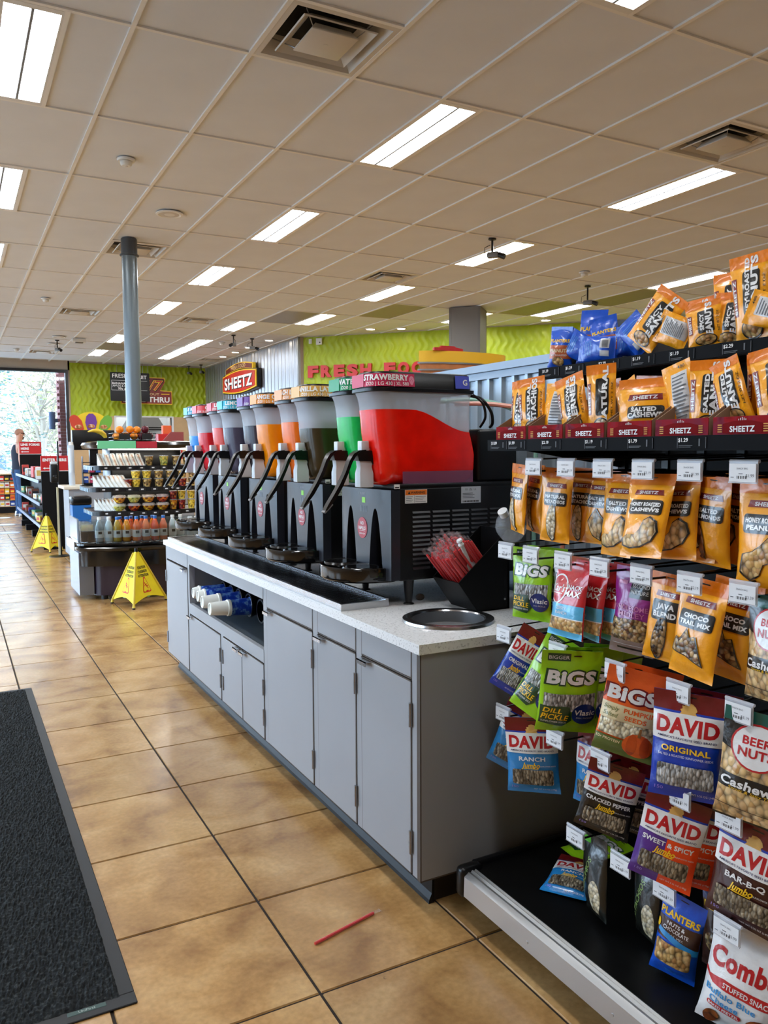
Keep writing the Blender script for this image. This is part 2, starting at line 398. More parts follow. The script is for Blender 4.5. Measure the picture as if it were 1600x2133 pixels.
M_LENS = bpy.data.materials.new('troffer_lens'); M_LENS.use_nodes = True
_b = M_LENS.node_tree.nodes['Principled BSDF']; _b.inputs['Base Color'].default_value = (0.9, 0.9, 0.9, 1)
_b.inputs['Emission Color'].default_value = (0.93, 0.97, 1.0, 1); _b.inputs['Emission Strength'].default_value = TROFFER
M_TRIM = mat('fixture_white_steel', (225, 224, 222), 0.35)
tw, tl = GXP/2, GYP
frame = MB()
for a in ((0.012, tw-0.012, 0.012, 0.055), (0.012, tw-0.012, tl-0.055, tl-0.012), (0.012, 0.024, 0.055, tl-0.055), (tw-0.024, tw-0.012, 0.055, tl-0.055)):
    frame.box(a[0], a[1], a[2], a[3], 0.001, 0.03)
fr_me = frame.mesh('frame', M_TRIM, 0)
hou_me = MB().box(0.014, tw-0.014, 0.014, tl-0.014, 0.045, 0.075).mesh('housing', M_TRIM, 0)
def lens(x0, x1):
    mb = MB(); n = 6; vs_ = []; fs = []
    for k in range(n+1):
        t = k/n; xx = x0+(x1-x0)*t; zz = 0.012+0.018*math.sin(math.pi*t)
        vs_ += [(xx, 0.055, zz), (xx, tl-0.055, zz)]
    for k in range(n): fs.append((k*2, k*2+1, k*2+3, k*2+2))
    return mb.add(vs_, fs).mesh('lens', M_LENS, 60)
l1, l2 = lens(0.024, tw/2-0.008), lens(tw/2+0.008, tw-0.024)
sp_me = MB().prism([(tw/2-0.008, 0.014), (tw/2+0.008, 0.014), (tw/2+0.009, 0.004), (tw/2+0.006, 0.0), (tw/2-0.006, 0.0), (tw/2-0.009, 0.004)], 'y', 0.055, tl-0.055).mesh('centre_spine', mat('spine_grey', (120, 122, 126), 0.5), 0)
row_words = {-2: 'overhead nearest the camera', 0: 'in the first full row', 2: 'in the second row', 4: 'in the third row', 6: 'in the fourth row'}
col_words = {0: 'of the left column', 4: 'of the middle column', 8: 'of the right column', 13: 'above the snack rack', 6: 'of the far service column', 11: 'beside the square column', -4: 'over the far left aisle'}
for (i, j), hf in sorted(lights_at.items()):
    w_ = row_words.get(j, 'deep in the shop, row %s' % {7: 'seven', 8: 'eight', 9: 'nine', 10: 'ten', 11: 'eleven', 5: 'five', 1: 'one', -4: 'behind'}.get(j, 'far'))
    t = thing('ceiling_light', 'narrow two-lens ceiling troffer %s, %s' % (w_, col_words[i]), 'ceiling light', (GX0+i*GXP+(GXP/2 if hf else 0), GY0+j*GYP, CEIL), 0, 'ceiling troffer lights')
    part('frame', fr_me, t); part('housing', hou_me, t); part('lens', l1, t); part('lens', l2, t); part('centre_spine', sp_me, t)
# square cone diffusers
M_VENT = mat('diffuser_offwhite', (208, 203, 196), 0.45); M_DUCT = mat('dark_duct', (16, 16, 16), 0.8)
def sq_ring(mb, c, a0, z0, a1, z1, m=0):
    x, y = c
    q = [(-1, -1), (1, -1), (1, 1), (-1, 1)]
    vs_ = [(x+u*a0, y+v*a0, z0) for u, v in q]+[(x+u*a1, y+v*a1, z1) for u, v in q]
    return mb.add(vs_, [(k, (k+1) % 4, 4+(k+1) % 4, 4+k) for k in range(4)], m)
vw = {(2, -1): 'large square ceiling air diffuser nearest the camera at top centre', (7, -1): 'square ceiling air diffuser at the right edge above the snack rack',
      (2, 3): 'square ceiling air diffuser partly behind the round grey column top', (5, 7): 'square ceiling air diffuser deep in the shop between two light columns',
      (7, 3): 'square ceiling air diffuser right of centre above the service area', (2, 7): 'square ceiling air diffuser on the left beyond the round column',
      (2, 11): 'square ceiling air diffuser furthest left near the window wall', (8, 11): 'square ceiling air diffuser furthest back by the metal wall'}
for (i, j), hf in vents_at.items():
    t = thing('air_diffuser', vw[(i, j)], 'air vent', (GX0+(i+0.5)*GXP, GY0+(j+(0.75 if hf else 0.25))*GYP, CEIL), 0, 'ceiling air diffusers')
    f_ = MB()
    sq_ring(f_, (0, 0), 0.293, 0.002, 0.262, 0.0); sq_ring(f_, (0, 0), 0.262, 0.0, 0.205, 0.085); sq_ring(f_, (0, 0), 0.293, 0.002, 0.293, 0.02)
    f_.build('frame', M_VENT, t, 0)
    d_ = MB().box(-0.24, 0.24, -0.24, 0.24, 0.085, 0.09, 0); d_.cyl((0, 0, 0.06), (0, 0, 0.089), 0.15, n=24)
    d_.build('duct_opening', M_DUCT, t, 30)
    c1 = MB(); sq_ring(c1, (0, 0), 0.20, -0.004, 0.135, 0.052); sq_ring(c1, (0, 0), 0.205, 0.002, 0.20, -0.004); sq_ring(c1, (0, 0), 0.135, 0.052, 0.205, 0.002)
    c1.build('outer_cone', M_VENT, t, 0)
    c2 = MB(); sq_ring(c2, (0, 0), 0.130, -0.012, 0.10, 0.030); c2.rbox(-0.13, 0.13, -0.13, 0.13, -0.016, -0.006, 0.01, 2)
    c2.cyl((0, 0, -0.0175), (0, 0, -0.015), 0.012, n=12)
    c2.build('centre_plate', M_VENT, t, 30)
    br = MB()
    for u, v in ((1, 1), (-1, 1), (1, -1), (-1, -1)): br.tube([(u*0.12, v*0.12, -0.004), (u*0.22, v*0.22, 0.07)], 0.003, 6)
    br.build('bracket', M_STEEL, t)
# detectors, speakers
for k, (x, y, lb) in enumerate(((1.21, 6.2, 'white smoke detector on the ceiling nearest the camera, upper left'), (1.24, 12.2, 'white smoke detector on the ceiling halfway to the window'),
        (1.27, 18.4, 'white smoke detector furthest back by the window wall'), (4.78, 15.6, 'white smoke detector beside the far service lights'), (6.82, 7.55, 'white smoke detector above the snack rack'))):
    t = thing('smoke_detector', lb, 'smoke detector', (x, y, CEIL), 0, 'smoke detectors')
    MB().lathe([(0.0, -0.012), (0.06, -0.012), (0.066, 0.0), (0.066, 0.003), (0, 0.003)][::-1], 24).build('base', M_WHITE, t)
    MB().lathe([(0.0, -0.046), (0.03, -0.045), (0.040, -0.036), (0.044, -0.016), (0.036, -0.012), (0.0, -0.012)], 24).build('cap', M_WHITE, t)
    MB().lathe([(0.0, -0.052), (0.01, -0.05), (0.012, -0.044), (0.0, -0.044)], 10).build('test_button', M_TRIM, t)
for x, y, lb in ((1.81, 7.4, 'round flush ceiling speaker before the round column'), (1.86, 17.2, 'round flush ceiling speaker in front of the far vent'), (1.84, 16.1, 'round flush ceiling speaker deep in the shop on the left')):
    t = thing('ceiling_speaker', lb, 'speaker', (x, y, CEIL), 0, 'flush ceiling speakers')
    MB().lathe([(0.105, 0.003), (0.12, 0.0), (0.12, -0.008), (0.10, -0.012), (0.095, -0.008)], 32).build('trim_ring', M_WHITE, t)
    MB().lathe([(0.0, -0.011), (0.06, -0.010), (0.097, -0.007), (0.097, 0.002), (0, 0.002)], 32).build('grille', mat('speaker_grille', (205, 200, 194), 0.6, bump=0.3, bscale=900), t)
    MB().lathe([(0.0, -0.0135), (0.04, -0.0125), (0.05, -0.009)], 24).build('cone_cover', M_TRIM, t)
# security cameras hanging from the ceiling
def sec_camera(x, y, rz, lb, drop=0.14):
    t = thing('security_camera', lb, 'camera', (x, y, CEIL), rz, 'ceiling security cameras')
    MB().lathe([(0, 0.002), (0.04, 0.002), (0.04, -0.012), (0.012, -0.02), (0, -0.02)], 16).build('mount', M_BLACK, t)
    MB().cyl((0, 0, -0.01), (0, 0, -drop), 0.011, n=10).build('stem', M_BLACK, t)
    b = MB(); b.rbox(-0.032, 0.032, -0.07, 0.05, -drop-0.062, -drop-0.004, 0.012, 2); b.build('housing', mat('camera_grey', (120, 118, 116), 0.4), t)
    l = MB(); l.cyl((0, -0.065, -drop-0.035), (0, -0.13, -drop-0.062), 0.026, 0.03, 14); l.build('lens_barrel', M_BLACK, t)
    c = MB(); c.tube([(0.0, 0.05, -drop-0.03), (0.0, 0.085, -drop-0.02), (0.0, 0.08, -drop+0.05), (0.0, 0.02, -drop+0.07)], 0.004, 6); c.build('cable', M_BLACK, t)
for a in ((4.9, 6.78, 0.6, 'security camera hanging in front of the bright troffer right of centre', 0.13), (7.42, 8.15, 0.5, 'security camera hanging above the blue snack bags', 0.18), (4.66, 14.5, -0.8, 'security camera on the left of the pair above the service counter'),
          (5.12, 14.8, 0.9, 'security camera on the right of the pair above the service counter'), (1.86, 16.6, 0.4, 'security camera hanging by the far left air vent'), (5.32, 20.2, 0.2, 'security camera hanging in front of the far lime wall'),
          (5.52, 19.8, 0.2, 'security camera at the corner of lime and metal walls')):
    sec_camera(*a)
t = thing('emergency_light', 'small white emergency light fixed under the far ceiling', 'emergency light', (2.2, 16.2, CEIL))
MB().rbox(-0.12, 0.12, -0.06, 0.06, -0.07, -0.002, 0.008, 2).build('housing', M_WHITE, t); MB().rbox(-0.07, 0.07, -0.05, 0.05, -0.085, -0.07, 0.006, 2).build('lens_cover', mat('smoky_lens', (120, 116, 110), 0.3), t)
# recessed downlights along the metal and lime walls
M_DOWN = mat('downlight_lens', (255, 244, 225), 0.5, emit=TROFFER*1.0, emit_rgb=(255, 240, 215))
for k, (x, y, lb) in enumerate(((5.50, 14.9, 'recessed round downlight nearest along the metal wall'), (5.50, 16.1, 'second recessed round downlight along the metal wall'), (5.50, 17.0, 'third recessed round downlight along the metal wall'), (5.50, 17.9, 'recessed round downlight furthest along the metal wall'),
        (6.60, 12.75, 'recessed round downlight left of the square column by the lime wall'), (7.05, 12.45, 'recessed round downlight close left of the square column'), (8.05, 11.45, 'recessed round downlight just right of the square column'), (8.75, 10.6, 'recessed round downlight at the lime wall behind the rack'))):
    t = thing('downlight', lb, 'ceiling light', (x, y, CEIL), 0, 'recessed downlights')
    MB().lathe([(0.070, 0.012), (0.072, -0.004), (0.095, -0.006), (0.098, 0.003), (0.098, 0.012)], 28).build('trim_ring', M_WHITE, t)
    MB().lathe([(0.0, -0.004), (0.05, -0.003), (0.072, 0.0), (0.072, 0.008), (0, 0.008)], 28).build('lens', M_DOWN, t)

# ------------------------------------------------------------------ walls
def wave_mat(name):
    m = bpy.data.materials.new(name); m.use_nodes = True; nt = m.node_tree; b = nt.nodes['Principled BSDF']
    b.inputs['Base Color'].default_value = (*lin((172, 190, 22)), 1); b.inputs['Roughness'].default_value = 0.42
    return m
M_LIME = wave_mat('lime_wave_panel')
M_TAN = mat('tan_wall', (205, 170, 125), 0.6, var=0.05, scale=6)
M_CREAM = mat('cream_wall', (212, 196, 176), 0.7, var=0.04, scale=4)
M_DKF = mat('dark_window_frame', (28, 26, 30), 0.35)
def wave_panel(mb, L, z0, z1, step=0.13, amp=0.022, wig=0.038, per=0.30):
    """vertical wavy ribs on a panel; local x along wall, -y faces the room"""
    nz = int((z1-z0)/0.035); nr = int(L/step)
    nx = nr*8
    vs_ = []; fs = []
    for a in range(nz+1):
        z = z0+(z1-z0)*a/nz
        for c in range(nx+1):
            x = L*c/nx; ph = (x+wig*math.sin(2*math.pi*z/per))/step
            fr_ = ph-math.floor(ph)
            d = amp*(1-abs(2*fr_-1))**2.5 if True else 0
            vs_.append((x, -d, z))
    for a in range(nz):
        for c in range(nx): fs.append((a*(nx+1)+c, a*(nx+1)+c+1, (a+1)*(nx+1)+c+1, (a+1)*(nx+1)+c))
    return mb.add(vs_, fs)
# far wall, Y = 20.6 : window on the left, lime panel above a tan wall with a kitchen hatch
WY = 20.6
wb = MB(); wb.box(-4.5, 2.56, WY, WY+0.2, 3.30, CEIL+0.1); wb.box(-4.5, 2.5, WY, WY+0.2, 0, 0.55); wb.box(-4.5, -3.2, WY, WY+0.2, 0.55, 3.30)
wb.box(2.52, 3.60, WY, WY+0.2, 0, CEIL+0.1); wb.box(3.60, 4.95, WY, WY+0.2, 0, 1.66); wb.box(3.60, 4.95, WY, WY+0.2, 2.21, CEIL+0.1); wb.box(4.95, 6.2, WY, WY+0.2, 0, CEIL+0.1)
wall_back = struct('wall_back', wb, M_CREAM)
part('tan_lining', MB().box(2.56, 3.60, WY-0.012, WY, 0, 2.22).box(4.95, 5.84, WY-0.012, WY, 0, 2.22).box(3.60, 4.95, WY-0.012, WY, 0, 1.66).mesh('tan_lining', M_TAN, 0), wall_back)
o = wave_panel(MB(), 3.28, 2.22, CEIL-0.003).build('lime_wave_panel', M_LIME, wall_back, 60); o.location = (2.56, WY-0.006, 0)
hf_ = MB()
for a in ((3.55, 5.0, 1.61, 1.66), (3.55, 5.0, 2.205, 2.235), (3.55, 3.60, 1.61, 2.21), (4.95, 5.0, 1.61, 2.21)): hf_.box(a[0], a[1], WY-0.03, WY+0.1, a[2], a[3])
hf_.build('hatch_frame', M_TRIM, wall_back, 0)
# kitchen seen through the hatch
kb = MB(); kb.box(3.3, 5.3, WY+2.0, WY+2.1, 0, 3.2, 0); kb.box(3.2, 3.3, WY+0.2, WY+2.1, 0, 3.2, 0); kb.box(5.3, 5.4, WY+0.2, WY+2.1, 0, 3.2, 0); kb.box(3.2, 5.4, WY+0.2, WY+2.1, 3.0, 3.1, 0); kb.box(3.2, 5.4, WY+0.2, WY+2.1, -0.1, 0, 0)
tag(kb.build('wall_kitchen', mat('kitchen_white', (225, 228, 228), 0.6), None, 0), kind='structure')
t = thing('kitchen_light', 'bright kitchen ceiling light behind the serving hatch', 'ceiling light', (4.3, WY+1.1, 2.94))
MB().box(-0.6, 0.6, -0.15, 0.15, -0.03, 0.02).build('housing', M_TRIM, t, 0); MB().box(-0.57, 0.57, -0.12, 0.12, -0.04, -0.03).build('lens', M_LENS, t, 0)
t = thing('exhaust_hood', 'steel exhaust hood seen through the serving hatch', 'hood', (4.55, WY+1.5, 2.0))
MB().prism([(-0.5, -0.1), (0.5, -0.1), (0.5, 0.0), (0.35, 0.25), (-0.35, 0.25), (-0.5, 0.0)], 'y', -0.3, 0.3).build('canopy', M_STEEL, t, 0)
MB().box(-0.45, 0.45, -0.31, -0.30, -0.08, -0.05).box(-0.45, 0.45, -0.31, -0.30, -0.03, 0.0).build('baffle', M_DUCT, t, 0)
# window: frame, glass, outside brick pier
wf = MB(); wf.box(-3.2, 2.52, WY-0.05, WY+0.12, 3.235, 3.30); wf.box(2.455, 2.52, WY-0.05, WY+0.12, 0.55, 3.24); wf.box(-3.2, 2.5, WY-0.05, WY+0.12, 0.55, 0.62); wf.box(-0.9, -0.83, WY-0.05, WY+0.12, 0.62, 3.24); wf.box(-3.2, -3.13, WY-0.05, WY+0.12, 0.62, 3.24)
window_1 = struct('window_1', wf, M_DKF, 0)
part('pane', MB().box(-0.83, 2.455, WY+0.03, WY+0.038, 0.62, 3.235).mesh('pane', clear('window_glass', (240, 248, 255), 0.06, 0.96), 0), window_1)
part('pane', MB().box(-3.13, -0.90, WY+0.03, WY+0.038, 0.62, 3.235).mesh('pane', MATS['window_glass'], 0), window_1)
# corrugated metal side wall X = 5.85
M_CORR = mat('corrugated_metal_wall', (176, 178, 184), 0.32, 0.75)
def corr(mb, L, z0, z1, pitch=0.10, amp=0.018, n=8):
    nn = int(L/pitch*n); vs_ = []; fs = []
    for k in range(nn+1):
        y = L*k/nn; d = amp*(0.5+0.5*math.sin(2*math.pi*y/pitch))
        vs_ += [(-d, y, z0), (-d, y, z1)]
    for k in range(nn): fs.append((2*k, 2*k+1, 2*k+3, 2*k+2))
    return mb.add(vs_, fs)
wall_metal = struct('wall_metal', MB().box(5.86, 6.05, 14.25, WY, 0, CEIL+0.1), M_CREAM, 0)
o = corr(MB(), WY-14.25, 0.0, CEIL-0.003, 0.2, 0.025, 10).build('corrugated_sheet', M_CORR, wall_metal, 60); o.location = (5.858, 14.25, 0)
part('corner_trim', MB().box(5.81, 5.86, 14.2, 14.26, 0, CEIL).mesh('corner_trim', M_STEEL, 0), wall_metal)
# diagonal lime wall
DA = Vector((5.93, 14.217, 0)); DB = Vector((10.75, 9.07, 0)); dv = (DB-DA); DL = dv.length; dang = math.atan2(dv.y, dv.x)
wall_diag = tag(MB().box(0, DL, 0.006, 0.2, 0, CEIL+0.1).build('wall_diagonal', M_CREAM, None, 0), kind='structure'); wall_diag.location = DA; wall_diag.rotation_euler = (0, 0, dang)
wave_panel(MB(), DL, 1.9, CEIL-0.003).build('lime_wave_panel', M_LIME, wall_diag, 60)
MB().box(0, DL, -0.01, 0.005, 0, 1.9).build('tan_lining', M_TAN, wall_diag, 0)
struct('wall_right', MB().box(10.8, 11.0, -3.5, 9.2, 0, CEIL+0.1), M_CREAM, 0)
struct('wall_front', MB().box(-4.5, 11.0, -3.7, -3.5, 0, CEIL+0.1), M_CREAM, 0)
# left shopfront: wall with window bays (out of frame, lets in the daylight)
lw = MB(); lw.box(-3.6, -3.4, -3.5, WY, 2.9, CEIL+0.1); lw.box(-3.6, -3.4, -3.5, WY, 0, 0.35)
ys = [2.5, 4.0, 7.0, 11.0, 15.0, 19.0, WY]
for y in ys[1:-1]: lw.box(-3.6, -3.4, y-0.2, y+0.2, 0.35, 2.9)
lw.box(-3.6, -3.4, -3.5, 2.7, 0.35, 2.9)
struct('wall_left', lw, M_CREAM, 0)
wl = MB()
for a, b in zip(ys[:-1], ys[1:]): wl.box(-3.52, -3.51, a+0.2, b-0.2, 0.35, 2.9)
tag(wl.build('window_2', MATS['window_glass'], None, 0), kind='structure')
# lime-wall extras
def on_diag(s, z, out=0.0):
    d = dv.normalized(); n = Vector((-d.y, d.x, 0))*-1
    return DA+d*s+n*out+Vector((0, 0, z))

# ------------------------------------------------------------------ beverage counter: five cabinet units, plinth, worktop
M_LAM = mat('grey_laminate', (150, 152, 156), 0.42, var=0.05, scale=2.5)
M_LAMD = mat('grey_laminate_carcass', (128, 128, 130), 0.5, var=0.05, scale=3)
M_EDGE = mat('worn_door_edge', (74, 64, 56), 0.6)
M_KICK = mat('dark_brown_plinth', (34, 27, 24), 0.5, var=0.2, scale=8)
CF, CB, CTOP, SLAB = 1.165, 1.90, 0.780, 0.81
def door(parent, y0, y1, z0, z1, tab_far=True, hinges=True, tab=True):
    t = thing('door', None, None); t.parent = parent
    d = MB(); d.rbox(CF-0.018, CF-0.002, y0+0.003, y1-0.003, z0+0.003, z1-0.003, 0.002, 1); d.build('door_leaf', M_LAM, t)
    e = MB()
    for a in ((y0, y0+0.004, z0, z1), (y1-0.004, y1, z0, z1), (y0, y1, z0, z0+0.004), (y0, y1, z1-0.004, z1)): e.box(CF-0.0165, CF-0.001, a[0], a[1], a[2], a[3])
    e.build('edge_band', M_EDGE, t, 0)
    if tab:
        a, b = (y1-0.075, y1-0.012) if tab_far else (y0+0.012, y0+0.075)
        h = MB(); h.box(CF-0.040, CF-0.016, a, b, z1-0.004, z1-0.001); h.box(CF-0.040, CF-0.037, a, b, z1-0.016, z1-0.001); h.build('tab_pull', M_CHROME, t, 0)
    if hinges:
        yy = y0 if tab_far else y1
        for zz in (z0+0.10, z1-0.10):
            h = MB(); h.cyl((CF-0.020, yy, zz-0.035), (CF-0.020, yy, zz+0.035), 0.006, n=10); h.cyl((CF-0.020, yy, zz-0.001), (CF-0.020, yy, zz+0.001), 0.007, n=10); h.box(CF-0.02, CF-0.001, yy-0.004, yy+0.004, zz-0.033, zz+0.033)
            h.build('hinge', M_STEEL, t)
    return t
def carcass(y0, y1, lb, closed=True, end_near=False, end_far=False):
    t = thing('base_cabinet', lb, 'cabinet', group='cabinet units of the drinks counter')
    c = MB()
    c.box(CF, CB, y0+0.001, y0+0.018, 0.105, CTOP); c.box(CF, CB, y1-0.018, y1-0.001, 0.105, CTOP); c.box(CF, CB, y0, y1, 0.105, 0.125); c.box(CB-0.015, CB, y0, y1, 0.105, CTOP); c.box(CF+0.02, CB, y0, y1, CTOP-0.02, CTOP)
    c.build('body', M_LAMD, t, 0)
    return t
units = [(1.945, 2.322, 'grey cabinet unit nearest the snack rack, under the waste opening'), (2.322, 2.682, 'second grey cabinet unit from the snack rack'), (2.682, 3.22, 'wide grey cabinet unit beside the open cup shelf')]
doors = [(1.978, 2.303), (2.343, 2.660), (2.705, 3.198)]
for (y0, y1, lb), (a, b) in zip(units, doors):
    t = carcass(y0, y1, lb)
    MB().box(CF-0.014, CF+0.018, y0, a, 0.105, CTOP).build('stile', M_LAM, t, 0)
    MB().box(CF-0.014, CF+0.018, b, y1, 0.105, CTOP).build('stile', M_LAM, t, 0)
    f = MB(); f.rbox(CF-0.016, CF-0.001, a+0.003, b-0.003, 0.698, CTOP-0.004, 0.002, 1); f.build('drawer_front', M_LAM, t)
    e = MB()
    for q in ((a, b, 0.694, 0.698), (a, b, CTOP-0.005, CTOP-0.002), (a, a+0.003, 0.694, CTOP-0.002), (b-0.003, b, 0.694, CTOP-0.002)): e.box(CF-0.015, CF-0.001, *q)
    e.build('edge_band', M_EDGE, t, 0)
    door(t, a, b, 0.106, 0.690)
# end panel belongs to the nearest unit
ep = MB(); ep.box(CF-0.016, CB, 1.928, 1.945, 0.105, CTOP)
t0 = [o for o in bpy.data.objects if o.name == 'base_cabinet'][0]
ep.build('end_panel', M_LAM, t0, 0)
MB().box(CF-0.017, CF-0.013, 1.9275, 1.9455, 0.105, CTOP).box(CF-0.017, CB, 1.9272, 1.9285, 0.104, 0.108).build('edge_band', M_EDGE, t0, 0)
# open unit with cup shelf above three low doors
t = carcass(3.22, 4.488, 'grey open-front cabinet unit holding the cup dispensers')
for a, b in ((3.22, 3.243), (4.468, 4.488)): MB().box(CF-0.014, CF+0.018, a, b, 0.105, CTOP).build('stile', M_LAM, t, 0)
MB().box(CF-0.016, CF+0.005, 3.243, 4.468, 0.725, CTOP-0.003).build('top_rail', M_LAM, t, 0)
MB().box(CF-0.016, CF+0.005, 3.243, 4.468, 0.446, 0.503).build('shelf_rail', M_LAM, t, 0)
MB().box(CF, CB-0.02, 3.24, 4.47, 0.478, 0.496).build('shelf', mat('steel_blue_shelf', (92, 102, 110), 0.35, 0.3), t, 0)
MB().box(CF+0.33, CF+0.35, 3.24, 4.47, 0.496, CTOP).build('dispenser_back', M_BLACK, t, 0)
MB().box(CF-0.014, CF+0.018, 3.836, 3.880, 0.105, 0.446).build('stile', M_LAM, t, 0)
door(t, 3.245, 3.540, 0.106, 0.440, True); door(t, 3.543, 3.836, 0.106, 0.440, False); door(t, 3.880, 4.466, 0.106, 0.440, True)
t = carcass(4.488, 5.02, 'grey cabinet unit at the far end of the drinks counter')
for a, b in ((4.488, 4.502), (4.995, 5.02)): MB().box(CF-0.014, CF+0.018, a, b, 0.105, CTOP).build('stile', M_LAM, t, 0)
MB().rbox(CF-0.016, CF-0.001, 4.505, 4.992, 0.698, CTOP-0.004, 0.002, 1).build('drawer_front', M_LAM, t)
door(t, 4.502, 4.995, 0.106, 0.690, False)
k = MB(); k.box(1.225, CB, 1.985, 5.0, 0, 0.105); k.build('kick_board', M_KICK, None, 0)
k = bpy.data.objects['kick_board']; k.name = 'counter_plinth'; tag(k, 'dark brown recessed plinth under the drinks counter', 'plinth')
cv = MB(); cv.prism([(1.225, 0.0), (1.205, 0.0), (1.207, 0.012), (1.216, 0.03), (1.218, 0.095), (1.225, 0.095)], 'y', 1.975, 5.005); cv.build('cove_base', mat('black_rubber_cove', (12, 12, 14), 0.45, spec=0.25), k, 0)
# worktop with the round waste opening
M_QUARTZ = ramp_mat('speckled_white_worktop', 'noise', [(0.0, (120, 118, 116)), (0.34, (190, 190, 190)), (0.42, (226, 226, 226)), (1.0, (234, 234, 233))], 160, rough=0.25, bump=0, detail=2)
HX, HY, HR = 1.392, 2.158, 0.120
SX0, SX1, SY0, SY1 = 1.138, 1.905, 1.915, 5.03
w = MB(); n = 48
def perim(t_):
    c, s_ = math.cos(t_), math.sin(t_); x0, x1, y0, y1 = SX0-HX, SX1-HX, SY0-HY, 0.3
    k_ = min((x1/c if c > 1e-9 else 1e9), (x0/c if c < -1e-9 else 1e9), (y1/s_ if s_ > 1e-9 else 1e9), (y0/s_ if s_ < -1e-9 else 1e9))
    return (HX+c*k_, HY+s_*k_)
for z, flip in ((SLAB, False), (CTOP+0.001, True)):
    cor = [math.atan2(v, u) for u in (SX0-HX, SX1-HX) for v in (SY0-HY, 0.3)]
    ts = sorted([2*math.pi*k_/n-math.pi for k_ in range(n)]+cor)
    vs_ = [(HX+HR*math.cos(a), HY+HR*math.sin(a), z) for a in ts]+[(*perim(a), z) for a in ts]; L = len(ts)
    fs = [(k_, L+k_, L+(k_+1) % L, (k_+1) % L) for k_ in range(L)]
    w.add(vs_, [f[::-1] for f in fs] if flip else fs)
w.add([(HX+HR*math.cos(a), HY+HR*math.sin(a), z) for z in (CTOP+0.001, SLAB) for a in ts], [(k_, L+k_, L+(k_+1) % L, (k_+1) % L) for k_ in range(L)])
yb = HY+0.3
w.add([(SX0, yb, SLAB), (SX1, yb, SLAB), (SX1, SY1, SLAB), (SX0, SY1, SLAB), (SX0, yb, CTOP+0.001), (SX1, yb, CTOP+0.001), (SX1, SY1, CTOP+0.001), (SX0, SY1, CTOP+0.001)], [(0, 1, 2, 3), (7, 6, 5, 4)])
w.add([(SX0, SY0, CTOP+0.001), (SX1, SY0, CTOP+0.001), (SX1, SY1, CTOP+0.001), (SX0, SY1, CTOP+0.001), (SX0, SY0, SLAB), (SX1, SY0, SLAB), (SX1, SY1, SLAB), (SX0, SY1, SLAB)], [(0, 1, 5, 4), (1, 2, 6, 5), (2, 3, 7, 6), (3, 0, 4, 7)])
tag(w.build('worktop', M_QUARTZ, None, 30), 'long speckled white worktop of the drinks counter', 'worktop')
t = thing('waste_ring', 'round brushed steel waste opening set in the worktop', 'waste opening', (HX, HY, SLAB))
MB().lathe([(0.117, 0.001), (0.150, 0.001), (0.148, 0.009), (0.136, 0.013), (0.122, 0.010), (0.117, 0.001)], 48).build('rim', M_CHROME, t)
MB().lathe([(0.117, 0.006), (0.113, -0.20), (0.0, -0.201), (0.0, -0.205), (0.116, -0.205), (0.119, 0.0)], 40, cap=False).build('chute', mat('dark_steel_chute', (128, 130, 134), 0.35, 0.8), t)
# long drip tray
t = thing('drip_tray', 'long stainless drip tray with black ribbed insert along worktop edge', 'drip tray', (0, 0, SLAB))
f = MB(); X0, X1, Y0, Y1 = 1.150, 1.335, 2.455, 4.955
f.box(X0, X0+0.014, Y0, Y1, 0, 0.024); f.box(X1-0.012, X1, Y0, Y1, 0, 0.030); f.box(X0+0.014, X1-0.012, Y0, Y0+0.014, 0, 0.024); f.box(X0+0.014, X1-0.012, Y1-0.014, Y1, 0, 0.024); f.box(X0+0.014, X1-0.012, Y0+0.014, Y1-0.014, 0, 0.004)
f.build('rim', M_CHROME, t, 0)
g = MB()
for k_ in range(int((Y1-Y0-0.03)/0.019)):
    y = Y0+0.018+k_*0.019; g.prism([(y, 0.006), (y+0.012, 0.006), (y+0.009, 0.022), (y+0.003, 0.022)], 'x', X0+0.016, X1-0.014)
for x in (X0+0.05, X0+0.092, X0+0.134): g.box(x-0.003, x+0.003, Y0+0.016, Y1-0.016, 0.006, 0.018)
tag(g.build('ribbed_insert', mat('ribbed_black', (30, 31, 34), 0.22), t, 0), kind='stuff')

